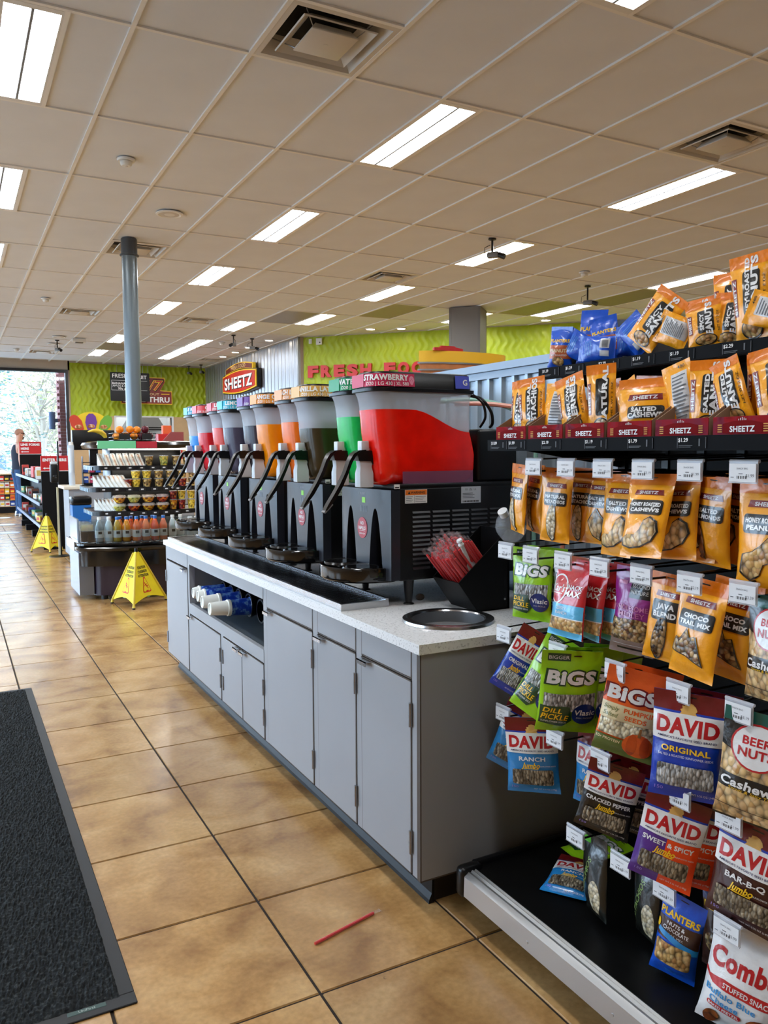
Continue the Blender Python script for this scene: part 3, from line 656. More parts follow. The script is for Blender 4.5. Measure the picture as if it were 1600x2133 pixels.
# ------------------------------------------------------------------ cups in the dispensers
M_CUPW = mat('white_cup', (236, 238, 232), 0.4, sss=0.1); M_CUPB = ramp_mat('blue_print_cup', 'noise', [(0.35, (18, 52, 160)), (0.52, (24, 70, 190)), (0.6, (120, 170, 225)), (0.7, (20, 58, 170))], 30, bump=0, rough=0.35)
cup_l = ['small cup stack with white end at the far left of the cup shelf', 'second cup stack from the left on the cup shelf', 'third cup stack, plain white cup over blue cups', 'nearest and largest white-ended cup stack on the cup shelf']
for (y, z, x0, ln, big), lb in zip(((4.27, 0.595, 1.118, 0.02, 0), (4.13, 0.60, 1.105, 0.02, 0), (4.0, 0.592, 1.092, 0.075, 1), (3.84, 0.585, 1.085, 0.085, 1)), cup_l):
    t = thing('cup_stack', lb, 'cups', (x0, y, z-0.045), 0, 'cups lying in the dispensers')
    r0 = 0.031 if big else 0.028
    m = MB(); m.lathe([(0.0, 0.006), (r0*0.8, 0.006), (r0*0.82, 0.0), (r0, 0.0), (r0+0.006, ln*0.9+0.01), (r0+0.010, ln*0.9+0.012), (r0+0.010, ln+0.018), (r0+0.004, ln+0.018)], 28)
    m2 = MB(); m2.lathe([(r0+0.006, ln+0.01), (r0+0.013, 0.20), (r0+0.016, 0.203), (r0+0.016, 0.21), (r0+0.012, 0.21), (0, 0.21)], 28)
    for nm, mb_, mt in (('end_cup', m, M_CUPW), ('printed_cup', m2, M_CUPB)):
        o = mb_.build(nm, mt, t); o.rotation_euler = (0, math.pi/2+0.03, 0); o.location = (0, 0, 0.045)
for k_, (y, lb) in enumerate(((4.27, 'black cup dispenser tube furthest along the shelf'), (4.13, 'black cup dispenser tube second from the far end'), (4.0, 'black cup dispenser tube in the middle of the shelf'), (3.84, 'black cup dispenser tube behind the largest cups'), (3.66, 'empty black cup dispenser tube next to the largest cups'), (3.48, 'empty black cup dispenser tube nearest the closed cabinets'))):
    t = thing('cup_dispenser', lb, 'cup dispenser', (1.285, y, 0.585), 0, 'cup dispensers in the open cabinet')
    o = MB().lathe([(0.050, 0.0), (0.060, 0.0), (0.062, 0.008), (0.059, 0.02), (0.055, 0.022), (0.055, 0.20), (0.051, 0.20), (0.050, 0.0)], 28).build('tube', M_BLACK, t); o.rotation_euler = (0, math.pi/2, 0)
    o = MB().lathe([(0.050, -0.001), (0.056, 0.004), (0.056, 0.010), (0.050, 0.008), (0.050, -0.001)], 28).build('gasket', M_GLOSSBLK, t); o.rotation_euler = (0, math.pi/2, 0)

# ------------------------------------------------------------------ frozen drink machines
M_HOP = frosted('clear_hopper_plastic', (236, 243, 255), 0.42)
M_SKIRT = frosted('clear_skirt', (150, 90, 120), 0.55)
M_VALVE = mat('valve_white', (205, 210, 216), 0.4)
M_FASC = mat('charcoal_fascia', (40, 42, 50), 0.3, coat=0.1)
M_LCD = mat('green_display', (120, 190, 50), 0.4, emit=0.3)
M_BTN = mat('button_grey', (80, 86, 96), 0.4)
M_ORANGE = mat('warning_orange', (235, 120, 20), 0.5)
def hopper_rings(sc, z0, z1, top=None):
    """rounded plan outlines (front at -x) from the drum trough up to the flared rim"""
    prof = [(0.428, 0.055, -0.010, 0.325), (0.434, 0.070, -0.016, 0.338), (0.45, 0.083, -0.021, 0.349), (0.48, 0.091, -0.026, 0.357), (0.53, 0.0935, -0.030, 0.358), (0.575, 0.0935, -0.036, 0.348), (0.61, 0.0935, -0.042, 0.338), (0.66, 0.0935, -0.046, 0.337), (0.71, 0.0940, -0.052, 0.338), (0.735, 0.0945, -0.058, 0.340), (0.752, 0.097, -0.066, 0.344)]
    rings = []
    def outl(z, hw, xf, xb):
        hw -= sc; xf += sc; xb -= sc; pts = []
        rf = min(0.065, hw); rb = 0.02
        for c_, r, a0 in (((xb-rb, hw-rb), rb, 0), ((xf+rf, hw-rf), rf, 90), ((xf+rf, -hw+rf), rf, 180), ((xb-rb, -hw+rb), rb, 270)):
            for q in range(7):
                a = math.radians(a0+90*q/6); pts.append((c_[0]+r*math.cos(a), c_[1]+r*math.sin(a), z))
            if a0 == 0: pts += [(xb-rb+(xf+rf-xb+rb)*q/10, hw, z) for q in range(1, 10)]
            if a0 == 180: pts += [(xf+rf+(xb-rb-xf-rf)*q/10, -hw, z) for q in range(1, 10)]
        return pts
    def at(z):
        for p, q in zip(prof[:-1], prof[1:]):
            if p[0] <= z <= q[0]:
                t = (z-p[0])/(q[0]-p[0]); return [p[k]+(q[k]-p[k])*t for k in range(4)]
        return prof[-1] if z > prof[-1][0] else prof[0]
    for p in prof:
        if z0 <= p[0] <= z1: rings.append(outl(p[0]+(sc if p[0] < 0.43 else 0), *p[1:]))
    e = at(z1)
    if rings[-1][0][2] < z1-1e-6: rings.append(outl(z1, *e[1:]))
    return rings
def label_mat(rgb): return mat('lid_label_%d_%d_%d' % rgb, rgb, 0.4)
_hop_shell = None
def build_hopper(root, yc, spec, idx):
    global _hop_shell
    h = bpy.data.objects.new('hopper', None); COL.objects.link(h); h.parent = root; h.location = (0, yc, 0)
    if _hop_shell is None:
        _hop_shell = MB().loft(hopper_rings(0, 0, 0.752), cap=False).mesh('bowl', M_HOP, 50)
        bpy.app.driver_namespace['_x'] = 0
    part('bowl', _hop_shell, h)
    rgb, lf, lb_, lab, txt, sub, icon = spec
    s = hopper_rings(-0.0007, 0, lf)
    top = s[-1]; xs = [p[0] for p in top]; x0, x1 = min(xs), max(xs)
    def lev(x):
        t = (x-x0)/(x1-x0); k_ = max(0, min(1, (t-0.35)/0.62)); k_ = k_*k_*(3-2*k_)
        return lf+(lb_-lf)*k_
    if lb_ < lf:
        s2 = []
        for r in s: s2.append([(p[0], p[1], min(p[2], lev(p[0]))) for p in r])
        s = s2
    mb = MB().loft(s, cap=False)
    n_ = len(top); st = s[-1]
    # slushy top surface with a little relief, fan of rings towards the middle
    c_ = (sum(p[0] for p in st)/n_, 0, 0); rr = [st]
    for q in (0.8, 0.55, 0.3, 0.1):
        rr.append([(c_[0]+(p[0]-c_[0])*q, p[1]*q, lev(c_[0]+(p[0]-c_[0])*q)+0.004*math.sin(60*p[0]*q+40*p[1])) for p in st])
    mb.loft(rr, cap=False); mb.add(rr[-1], [tuple(range(n_))])
    m_s = ramp_mat('slush_%d_%d_%d' % rgb, 'noise', [(0.3, tuple(int(v*0.9) for v in rgb)), (0.7, rgb)], 14, rough=0.2, bump=0.05, coat=0.15)
    mb.build('frozen_drink', m_s, h, 50)
    # lid with wrapped label
    li = MB()
    def lidring(z, g): return [(p[0], p[1], z) for p in hopper_rings(-g, 0, 0.752)[-1]]
    li.loft([lidring(0.750, 0.004), lidring(0.752, 0.007), lidring(0.762, 0.007), lidring(0.764, -0.002), lidring(0.815, -0.008), lidring(0.820, -0.012)], cap=True)
    li.build('lid', M_BLACK, h, 40)
    hw = 0.099; zc = 0.790; lm = label_mat(lab)
    pl = MB(); a, b = 0.0, 0.095
    dk = lambda z: hw+0.0025-(z-0.764)/0.051*0.006
    pl.add([(a, -dk(0.768), 0.768), (b, -dk(0.768), 0.768), (b, -dk(0.812), 0.812), (a, -dk(0.812), 0.812)], [(0, 1, 2, 3)])
    for q in range(8):     # wraps round the front corner
        a0, a1 = math.radians(270-90*q/8), math.radians(270-90*(q+1)/8); r = 0.065
        P = []
        for ang in (a1, a0):
            for z in (0.768, 0.812):
                d = (z-0.764)/0.051*0.006-0.0025
                P.append((-0.066+0.065+(r-d)*math.cos(ang), -0.097+0.065+(r-d)*math.sin(ang)-0.0, z))
        pl.add(P, [(0, 2, 3, 1)])
    pl.box(-0.0695, -0.0645, -0.03, 0.06, 0.768, 0.812)
    def path(q):      # along the label: front face, round corner, flank
        if q < 0.08: return (-0.066, 0.048-q, -1, 0)
        if q < 0.08+0.1021:
            an = math.pi+(q-0.08)/0.065; return (-0.001+0.065*math.cos(an), -0.032+0.065*math.sin(an), math.cos(an), math.sin(an))
        return (-0.001+q-0.1821, -0.097, 0, -1)
    pl.wrap_text(txt, path, 0.2540, 0.799, 0.0215, 0.21, 1, 0.045); pl.wrap_text(sub, path, 0.2540, 0.7775, 0.0125, 0.17, 1, 0.012)
    if icon:   # fruit picture at the right end of the label
        pts = [(0.083+0.011*math.cos(2*math.pi*q/12)*(1 if math.sin(2*math.pi*q/12) > -0.3 else 0.7), 0.789+0.016*math.sin(2*math.pi*q/12)) for q in range(12)]
        pl.add([(p[0], -dk(p[1])-0.0006, p[1]) for p in pts], [tuple(range(12))], 2)
        for q in range(5): pl.box(0.079+0.004*(q % 3)-0.0008, 0.079+0.004*(q % 3)+0.0008, -dk(0.79)-0.0012, -dk(0.79), 0.781+0.006*(q//2), 0.784+0.006*(q//2), 0)
    pl.build('flavour_label', [lm, M_WTXT, mat('label_icon_%d_%d_%d' % lab, tuple(min(255, int(v*0.5+127)) for v in lab), 0.4)], h, 30)
    if idx == 0:
        g = MB().add([(0.265, -hw-0.001, 0.767), (0.325, -hw-0.001, 0.767), (0.325, -hw+0.004, 0.813), (0.265, -hw+0.004, 0.813)], [(0, 1, 2, 3)])
        g.text('G', (0.305, -hw-0.0015, 0.790), 0.022, up=(0, 0.1, 1), bold=0.03, m=1)
        g.build('rear_label', [mat('violet_blue_label', (80, 92, 205), 0.4), M_WTXT], h, 0)
        # clear skirt strip along the foot of the bowl
        MB().box(0.05, 0.345, -0.094, -0.092, 0.428, 0.474).build('skirt', M_SKIRT, h, 0)
    # dispensing valve: white cap, black hood, white spout, bent black lever
    v = bpy.data.objects.new('valve', None); COL.objects.link(v); v.parent = root; v.location = (0, yc, 0)
    c = MB(); c.rbox(-0.072, -0.042, -0.016, 0.016, 0.54, 0.582, 0.003, 2); c.build('plunger_cap', M_VALVE, v)
    sp = MB(); sp.loft([[(x, y, z) for x, y in ((-0.054-a, -b), (-0.054+a, -b), (-0.054+a, b), (-0.054-a, b))] for z, a, b in ((0.512, 0.024, 0.016), (0.49, 0.022, 0.015), (0.468, 0.026, 0.020), (0.42, 0.026, 0.021), (0.418, 0.022, 0.017))]); sp.build('spout', M_VALVE, v, 30)
    hd = MB(); hd.prism([(-0.085, 0.512), (-0.09, 0.535), (-0.075, 0.548), (-0.035, 0.548), (-0.012, 0.54), (-0.010, 0.485), (-0.022, 0.490), (-0.036, 0.51)], 'y', -0.022, 0.022); hd.build('hood', M_BLACK, v, 30)
    lv = MB(); path = [(-0.055, 0, 0.545), (-0.080, 0, 0.543), (-0.098, 0, 0.533), (-0.112, 0, 0.510), (-0.128, 0, 0.470), (-0.148, 0, 0.430), (-0.172, 0, 0.392), (-0.196, 0, 0.360), (-0.212, 0, 0.337)]
    lv.strip(path, [0.040, 0.040, 0.036, 0.030, 0.028, 0.028, 0.028, 0.028, 0.026], [0.012, 0.012, 0.012, 0.012, 0.012, 0.014, 0.014, 0.010, 0.004], (0, 1, 0)); lv.build('lever', mat('lever_black', (9, 9, 11), 0.3, spec=0.25), v, 50)
    lp = MB(); lp.strip([(-0.186, 0, 0.366), (-0.213, 0, 0.335)], 0.0265, [0.0135, 0.006], (0, 1, 0)); lp.build('lever_tip', mat('worn_lever_edge', (120, 120, 122), 0.4), v, 0)
_mach = {}
def machine(y, lb, hs, near=False):
    t = thing('slush_machine', lb, 'drink machine', (1.335, y, SLAB), 0, 'frozen drink machines')
    if not _mach:
        # body and fascia shared by all machines
        b = MB(); b.rbox(0.034, 0.56, -0.198, 0.198, 0.088, 0.415, 0.006, 2); b.rbox(0.010, 0.56, -0.198, 0.198, 0.410, 0.432, 0.008, 2); b.rbox(0.372, 0.555, -0.185, 0.185, 0.43, 0.625, 0.012, 3)
        _mach['body'] = b.mesh('body', M_BLACK, 40)
        f = MB(); zt = 0.410; N = 60
        def arch(yy):
            for c_ in (-0.1, 0.1):
                u = (yy-c_)/0.052
                if abs(u) < 1: return 0.092+0.25*(1-abs(u)**2.2)*(1.0)
            return 0.092
        yy = [-0.198+0.396*k_/N for k_ in range(N+1)]
        for xf, fl in ((0.0, 0),):
            vs_ = []; fs = []
            for v_ in yy:
                xo = 0.012*(1-(abs(v_)/0.2)**4)*-1
                vs_ += [(xo, v_, arch(v_)), (xo, v_, zt), (0.036, v_, arch(v_)), (0.036, v_, zt)]
            for k_ in range(N):
                a = k_*4; fs += [(a, a+1, a+5, a+4), (a+2, a, a+4, a+6), (a+1, a+3, a+7, a+5)]
            fs += [(0, 2, 3, 1), (N*4, N*4+1, N*4+3, N*4+2)]
            f.add(vs_, fs)
        _mach['fascia'] = f.mesh('fascia', M_FASC, 25)
        g = MB()     # side louvres, both flanks
        for s_ in (-1,):
            for c_ in range(5):
                for r in range(13):
                    x = 0.085+c_*0.083; z = 0.125+r*0.0165
                    y0 = s_*0.1985
                    g.add([(x, y0, z), (x+0.072, y0, z), (x+0.072, y0+s_*0.004, z+0.003), (x, y0+s_*0.004, z+0.003), (x, y0, z+0.010), (x+0.072, y0, z+0.010)], [(0, 1, 2, 3), (3, 2, 5, 4)])
        _mach['louvre'] = g.mesh('side_louvres', mat('louvre_black', (34, 34, 37), 0.3), 0)
        l = MB().lathe([(0.014, 0.0), (0.020, 0.0), (0.018, 0.004), (0.012, 0.006), (0.020, 0.088), (0.022, 0.09), (0, 0.09)], 16)
        _mach['leg'] = l.mesh('leg', M_BLACK, 40)
        tr = MB(); o_ = []
        for k_ in range(25):
            a = math.pi/2+math.pi*k_/24; o_.append((0.0+0.172*math.cos(a), 0.168*math.sin(a)))
        o_ = [(0.035, 0.168)]+o_+[(0.035, -0.168)]
        tr.loft([[(x*0.94, y_*0.95, 0.082) for x, y_ in o_], [(x*0.985, y_*0.99, 0.087) for x, y_ in o_], [(x, y_, 0.095) for x, y_ in o_], [(x, y_, 0.132) for x, y_ in o_], [(x*0.985, y_*0.985, 0.135) for x, y_ in o_], [(x*0.965, y_*0.965, 0.130) for x, y_ in o_], [(x*0.96, y_*0.96, 0.120) for x, y_ in o_]])
        _mach['tray'] = tr.mesh('splash_tray', M_GLOSSBLK, 40)
        gr = MB()
        for c_ in (-0.082, 0.082):
            gr.lathe([(0.0, 0.121), (0.064, 0.121), (0.068, 0.128), (0.064, 0.136), (0.058, 0.134), (0.058, 0.130), (0, 0.130)], 24, (-0.062, c_, 0))
            for q in range(-4, 5):
                hw_ = math.sqrt(max(0, 0.057**2-(q*0.012)**2))
                gr.box(-0.062-hw_, -0.062+hw_, c_+q*0.012-0.002, c_+q*0.012+0.002, 0.130, 0.136)
        _mach['grille'] = gr.mesh('cup_rest', mat('cup_rest_black', (26, 26, 28), 0.2), 40)
        st = MB(); n_ = 28
        st.add([(-0.0135, 0.039*math.cos(2*math.pi*k_/n_), 0.265+0.039*math.sin(2*math.pi*k_/n_)) for k_ in range(n_)]+[(-0.0115, 0.039*math.cos(2*math.pi*k_/n_), 0.265+0.039*math.sin(2*math.pi*k_/n_)) for k_ in range(n_)], [tuple(range(n_-1, -1, -1)), tuple(range(n_, 2*n_))]+[(k_, (k_+1) % n_, n_+(k_+1) % n_, n_+k_) for k_ in range(n_)])
        for s_, z, hh in (('NO', 0.283, 0.013), ('REFILLS', 0.265, 0.013), ('GRAB A CUP', 0.244, 0.006)):
            st.text(s_, (-0.0142, 0, z), hh, right=(0, -1, 0), bold=0.02, m=1, maxw=0.062)
        st.box(-0.0143, -0.0138, -0.022, 0.022, 0.2535, 0.2545, 1)
        _mach['sticker'] = st.mesh('refill_sticker', [mat('sticker_red', (170, 30, 48), 0.4), M_WTXT], 0)
        ct = MB(); ct.box(-0.0128, -0.010, -0.024, 0.002, 0.358, 0.378, 0)
        for a, bb in ((0.004, 0.325), (-0.02, 0.325)):
            ct.box(-0.0128, -0.010, a-0.016, a-0.004, bb, bb+0.022, 1); ct.box(-0.0128, -0.010, a-0.001, a+0.011, bb, bb+0.022, 1)
        ct.text('BUNN', (-0.0128, -0.004, 0.392), 0.010, right=(0, -1, 0), bold=0.01, m=2)
        ct.add([(-0.0126, 0.026+0.005*math.cos(q*math.pi/5), 0.392+0.006*math.sin(q*math.pi/5)) for q in range(10)], [tuple(range(9, -1, -1))], 1)
        _mach['panel'] = ct.mesh('control_panel', [M_LCD, M_BTN, mat('faint_white_print', (170, 175, 185), 0.5)], 0)
        wl_ = MB(); yv = -0.1992
        wl_.box(0.055, 0.145, yv-0.0005, yv, 0.362, 0.410, 0); wl_.box(0.056, 0.144, yv-0.0009, yv-0.0005, 0.391, 0.409, 1)
        wl_.text('WARNING', (0.106, yv-0.0014, 0.400), 0.009, bold=0.02, m=2); wl_.add([(0.066, yv-0.0014, 0.395), (0.076, yv-0.0014, 0.395), (0.071, yv-0.0014, 0.405)], [(0, 1, 2)], 2)
        wl_.box(0.093, 0.0936, yv-0.001, yv-0.0005, 0.364, 0.390, 2)
        for q in range(4):
            wl_.box(0.059, 0.086-0.004*(q % 2), yv-0.001, yv-0.0005, 0.3845-q*0.006, 0.386-q*0.006, 3); wl_.box(0.097, 0.139-0.006*(q % 3), yv-0.001, yv-0.0005, 0.3845-q*0.006, 0.386-q*0.006, 3)
        _mach['warn'] = wl_.mesh('warning_label', [M_WTXT, M_ORANGE, M_INK, M_GREYINK], 0)
        rt = MB(); rt.box(0.290, 0.376, yv-0.0005, yv, 0.355, 0.415, 0)
        rt.text('CE', (0.312, yv-0.001, 0.405), 0.007, m=1); rt.text('(5)', (0.331, yv-0.001, 0.405), 0.008, m=1, bold=0.01); rt.text('UL', (0.35, yv-0.001, 0.405), 0.007, m=1)
        for q in range(4): rt.box(0.296, 0.34+0.008*(q % 2), yv-0.001, yv-0.0005, 0.390-q*0.0055, 0.3915-q*0.0055, 1)
        for q in range(16): rt.box(0.297+q*0.0045, 0.299+q*0.0045+(q % 3)*0.0007, yv-0.001, yv-0.0005, 0.358, 0.364, 1)
        _mach['rating'] = rt.mesh('rating_plate', [mat('silver_label', (190, 196, 204), 0.35), M_INK], 0)
        sb = MB(); sb.box(0.012, 0.034, yv-0.0006, yv, 0.414, 0.430, 0); sb.box(0.015, 0.031, yv-0.001, yv-0.0006, 0.417, 0.421, 1)
        _mach['serial'] = sb.mesh('serial_sticker', [M_WTXT, M_INK], 0)
    for nm, key in (('body', 'body'), ('fascia', 'fascia'), ('side_louvres', 'louvre'), ('splash_tray', 'tray'), ('cup_rest', 'grille'), ('refill_sticker', 'sticker'), ('control_panel', 'panel'), ('warning_label', 'warn'), ('rating_plate', 'rating'), ('serial_sticker', 'serial')):
        part(nm, _mach[key], t)
    for x in (0.085, 0.49):
        for yy_ in (-0.17, 0.17): part('leg', _mach['leg'], t, (x, yy_, 0))
    build_hopper(t, -0.100, hs[0], 0); build_hopper(t, 0.100, hs[1], 1)
    return t
SUB = 'D20 | LG 430 | XL 580'
machine(2.632, 'nearest frozen drink machine with bright red and green bowls', (((255, 26, 8), 0.690, 0.612, (206, 34, 84), 'STRAWBERRY', SUB, 1), ((0, 205, 92), 0.672, 0.672, (0, 150, 92), 'WATERMELON', 'D20 | LG 430 | XL 580', 1)))
machine(3.215, 'second frozen drink machine with dark brown and orange bowls', (((62, 48, 26), 0.640, 0.640, (226, 172, 82), 'VANILLA LATTE', 'D20 | LG 430 | XL 580', 1), ((255, 118, 22), 0.672, 0.672, (234, 160, 92), 'PEACH LEMONADE', 'D20 | LG 430 | XL 580', 0)))
machine(3.745, 'third frozen drink machine with orange and dark grape bowls', (((255, 146, 0), 0.672, 0.672, (238, 150, 30), 'ORANGE CREAM', 'D20 | LG 430 | XL 580', 1), ((58, 52, 66), 0.672, 0.672, (100, 40, 140), 'GRAPE', 'D20 | LG 430 | XL 550', 0)))
machine(4.285, 'fourth frozen drink machine with slate and coral red bowls', (((76, 72, 92), 0.672, 0.672, (40, 178, 205), 'LEMONADE', 'D20 | LG 430 | XL 580', 0), ((232, 66, 48), 0.676, 0.676, (200, 56, 70), 'LEMONADE', 'D20 | LG 430 | XL 580', 0)))
machine(4.795, 'furthest frozen drink machine with red and blue bowls', (((222, 20, 40), 0.655, 0.655, (214, 52, 56), 'CHERRY', 'D20 | LG 430 | XL 580', 0), ((10, 140, 235), 0.640, 0.640, (30, 160, 200), 'BLUE RASPBERRY', 'D20 | LG 430 | XL 580', 0)))

# corrugated partition behind the machines
M_PART = mat('blue_grey_corrugated', (172, 186, 198), 0.35, 0.35)
M_RAIL = mat('grey_cap_rail', (138, 148, 160), 0.38, 0.4)
pt = thing('counter_partition', 'blue-grey corrugated partition with a flat cap rail behind the machines', 'partition', (2.02, 1.2, 0))
prof = []
for k_ in range(int(4.0/0.085)):
    y = k_*0.085; prof += [(0.0, y), (0.0, y+0.052), (-0.016, y+0.060), (-0.016, y+0.077)]
vs_ = []; 
for x, y in prof: vs_ += [(x, y, 0.0), (x, y, 1.665)]
MB().add(vs_, [(2*k_, 2*k_+1, 2*k_+3, 2*k_+2) for k_ in range(len(prof)-1)]).build('corrugated_sheet', M_PART, pt, 0)
MB().box(0.004, 0.12, 0, 4.0, 0, 1.66).build('core', M_LAMD, pt, 0)
MB().box(-0.035, 0.15, -0.02, 4.02, 1.685, 1.715).box(-0.02, 0.13, 0, 4.0, 1.655, 1.685).build('cap_rail', M_RAIL, pt, 0)
# hoses and cables behind the nearest machine
def hose(name, lb, m, pts, r):
    P = [Vector(p) for p in pts]; out = []
    for i in range(len(P)-1):
        a, b, c, d = P[max(i-1, 0)], P[i], P[i+1], P[min(i+2, len(P)-1)]
        for q in range(6):
            t_ = q/6; out.append(0.5*((2*b)+(c-a)*t_+(2*a-5*b+4*c-d)*t_*t_+(3*b-a-3*c+d)*t_**3))
    out.append(P[-1]); tag(MB().tube([o_[:] for o_ in out], r, 8).build(name, m), lb, 'hose')
hose('syrup_hose', 'salmon pink hose arching behind the red bowl', mat('pink_hose', (232, 150, 128), 0.35), [(1.72, 2.62, 1.535), (1.80, 2.50, 1.53), (1.88, 2.36, 1.50), (1.93, 2.25, 1.43), (1.94, 2.22, 1.30), (1.93, 2.25, 0.84)], 0.0085)
hose('syrup_hose', 'pale green hose arching behind the red bowl', mat('green_hose', (150, 205, 190), 0.3), [(1.72, 2.72, 1.55), (1.82, 2.60, 1.55), (1.92, 2.48, 1.50), (1.95, 2.42, 1.40), (1.95, 2.42, 1.2), (1.95, 2.42, 0.84)], 0.009)
hose('power_cable', 'black cable drooping behind the red bowl', M_BLACK, [(1.70, 2.50, 1.56), (1.74, 2.47, 1.545), (1.775, 2.46, 1.50), (1.79, 2.47, 1.46), (1.80, 2.50, 1.444)], 0.006)
hose('power_cable', 'second black cable beside the drooping one behind the red bowl', M_BLACK, [(1.70, 2.47, 1.56), (1.73, 2.45, 1.53), (1.75, 2.46, 1.48), (1.755, 2.50, 1.444)], 0.005)

# ------------------------------------------------------------------ straw bin and straws
t = thing('straw_bin', 'black slanted straw bin on the worktop beside the waste opening', 'straw holder', (0, 2.215, SLAB))
P = [(1.548, 0.0), (1.470, 0.105), (1.672, 0.275), (1.680, 0.0)]
th = 0.004; wd = 0.165
b = MB(); b.prism(P, 'y', 0, th); b.prism(P, 'y', wd-th, wd)
b.add([(1.548, 0, 0), (1.548, wd, 0), (1.470, wd, 0.105), (1.470, 0, 0.105), (1.553, 0, 0), (1.553, wd, 0), (1.475, wd, 0.106), (1.475, 0, 0.106)], [(0, 1, 2, 3)[::-1], (4, 5, 6, 7), (3, 2, 6, 7)])
b.box(1.672, 1.680, 0, wd, 0, 0.275); b.box(1.55, 1.68, 0, wd, 0, 0.004)
b.build('bin', M_BLACKM, t, 0)
MB().cyl((1.66, -0.002, 0.035), (1.66, 0.001, 0.035), 0.004, n=10).build('rivet', M_STEEL, t)
M_STRAW = mat('red_straw', (222, 18, 26), 0.3); M_FILM = frosted('clear_wrapper', (240, 225, 228), 0.10)
def straw_meshes(L):
    a = MB().cyl((0, 0, 0), (0, 0, L), 0.0042, n=8).mesh('tube', M_STRAW, 40)
    w_ = MB(); w_.cyl((0, 0, -0.003), (0, 0, L+0.003), 0.0049, n=8, cap0=False, cap1=False)
    w_.loft([[(0.0043*math.cos(q*math.pi/4), 0.0043*math.sin(q*math.pi/4), L+0.003) for q in range(8)], [(0.007*math.cos(q*math.pi/4), 0.0015*math.sin(q*math.pi/4)+0.001, L+0.018) for q in range(8)], [(0.0075*math.cos(q*math.pi/4)+0.001, 0.0008*math.sin(q*math.pi/4), L+0.026) for q in range(8)]], cap=False)
    return a, w_.mesh('wrapper', M_FILM, 40)
sa, sw = straw_meshes(0.215)
random.seed(11); k_ = 0
ax = Vector((-0.62, 0.02, 0.78)).normalized()
side = Vector((0.78, 0, 0.62)).normalized()
for r in range(9):
    for c_ in range(10):
        y = 2.229+c_*0.0148+(0.0074 if r % 2 else 0)+random.uniform(-0.002, 0.002)
        if y > 2.374: continue
        base = Vector((1.508, 0, SLAB+0.088))+side*(0.010+r*0.0125)-ax*(0.10-0.018*(r < 2)*0+random.uniform(-0.014, 0.014))
        base.x = max(base.x, 1.515+0.0)
        t = thing('wrapped_straw', 'red straw in clear wrapper standing in the black straw bin', 'straw', (base.x, y, max(base.z, SLAB+0.012)), 0, 'wrapped straws in the straw bin')
        t.rotation_mode = 'QUATERNION'; a2 = (ax+Vector((random.uniform(-.03, .03), random.uniform(-.025, .025), random.uniform(-.03, .03)))).normalized()
        t.rotation_quaternion = a2.to_track_quat('Z', 'Y')@Matrix.Rotation(random.uniform(0, 6.28), 3, 'Z').to_quaternion()
        part('tube', sa, t); part('wrapper', sw, t)
# scoop and squeeze bottle in the bin
t = thing('plastic_spoon', 'translucent white plastic spoon leaning in the straw bin', 'spoon', (1.545, 2.245, 0.955))
s_ = MB(); s_.rbox(-0.008, 0.008, -0.003, 0.003, 0.02, 0.10, 0.002, 1); s_.lathe([(0, 0.095), (0.009, 0.096), (0.011, 0.103), (0.006, 0.110), (0.011, 0.116), (0.009, 0.122), (0, 0.123)], 12); s_.build('handle', M_WHITE, t)
MB().sphere((0, 0, 0), 0.03, 14, 8, sc=(0.8, 0.35, 1)).build('bowl', frosted('milky_plastic', (235, 235, 240), 0.7), t)
t.rotation_euler = (0, -0.55, 0.2)
t = thing('squeeze_bottle', 'clear ribbed plastic bottle lying on the straw bin', 'bottle', (1.635, 2.155, 1.105))
MB().lathe([(0.0, -0.052), (0.03, -0.05), (0.044, -0.036), (0.048, -0.02), (0.0465, -0.016), (0.049, -0.01), (0.0475, -0.005), (0.0495, 0.0), (0.047, 0.015), (0.036, 0.035), (0.018, 0.046), (0.012, 0.048)], 24).build('body', frosted('clear_bottle', (225, 230, 235), 0.22), t, 60)
MB().lathe([(0.012, 0.045), (0.016, 0.047), (0.014, 0.058), (0.017, 0.060), (0.017, 0.068), (0, 0.069)], 16).build('cap', M_WHITE, t)
t.rotation_euler = (0, -0.7, 0.3)
tag(MB().sphere((1.49, 2.50, SLAB+0.012), 0.014, 10, 7, sc=(1.3, 1, 0.9)).build('crumpled_leaf', mat('dry_brown', (60, 46, 34), 0.8, bump=0.5, bscale=60)), 'small crumpled brown scrap on the worktop under the machine', 'litter')

# ------------------------------------------------------------------ floor mat, dropped straw
M_PILE = ramp_mat('charcoal_carpet_pile', 'noise', [(0.3, (16, 17, 18)), (0.55, (34, 36, 37)), (0.75, (66, 70, 70))], 95, rough=0.95, bump=0.9, detail=6)
t = thing('floor_mat', 'charcoal carpet mat with rubber border on the left aisle', 'mat', (0.352, 0, 0))
t.location = (0.349, 1.95, 0)
b = MB(); X0, Y0, Y1 = -1.3, 0.0, 3.012
for a in ((X0, 0, Y0, Y0+0.045), (X0, 0, Y1-0.03, Y1), (-0.040, 0, Y0+0.045, Y1-0.03)): b.rbox(a[0], a[1], a[2], a[3], 0.0005, 0.005, 0.002, 1)
b.build('rubber_border', mat('black_rubber', (24, 25, 27), 0.6), t)
pm = MB(); nx, ny = 120, 200; px0, px1, py0, py1 = -0.62, -0.036, Y0+0.040, Y1-0.026; random.seed(3)
vs_ = []; fs = []
for j in range(ny+1):
    for i in range(nx+1):
        e = 0 if i in (0, nx) or j in (0, ny) else random.uniform(0.0, 0.006)
        vs_.append((px0+(px1-px0)*i/nx+random.uniform(-.001, .001), py0+(py1-py0)*j/ny+random.uniform(-.002, .002), 0.0055+e))
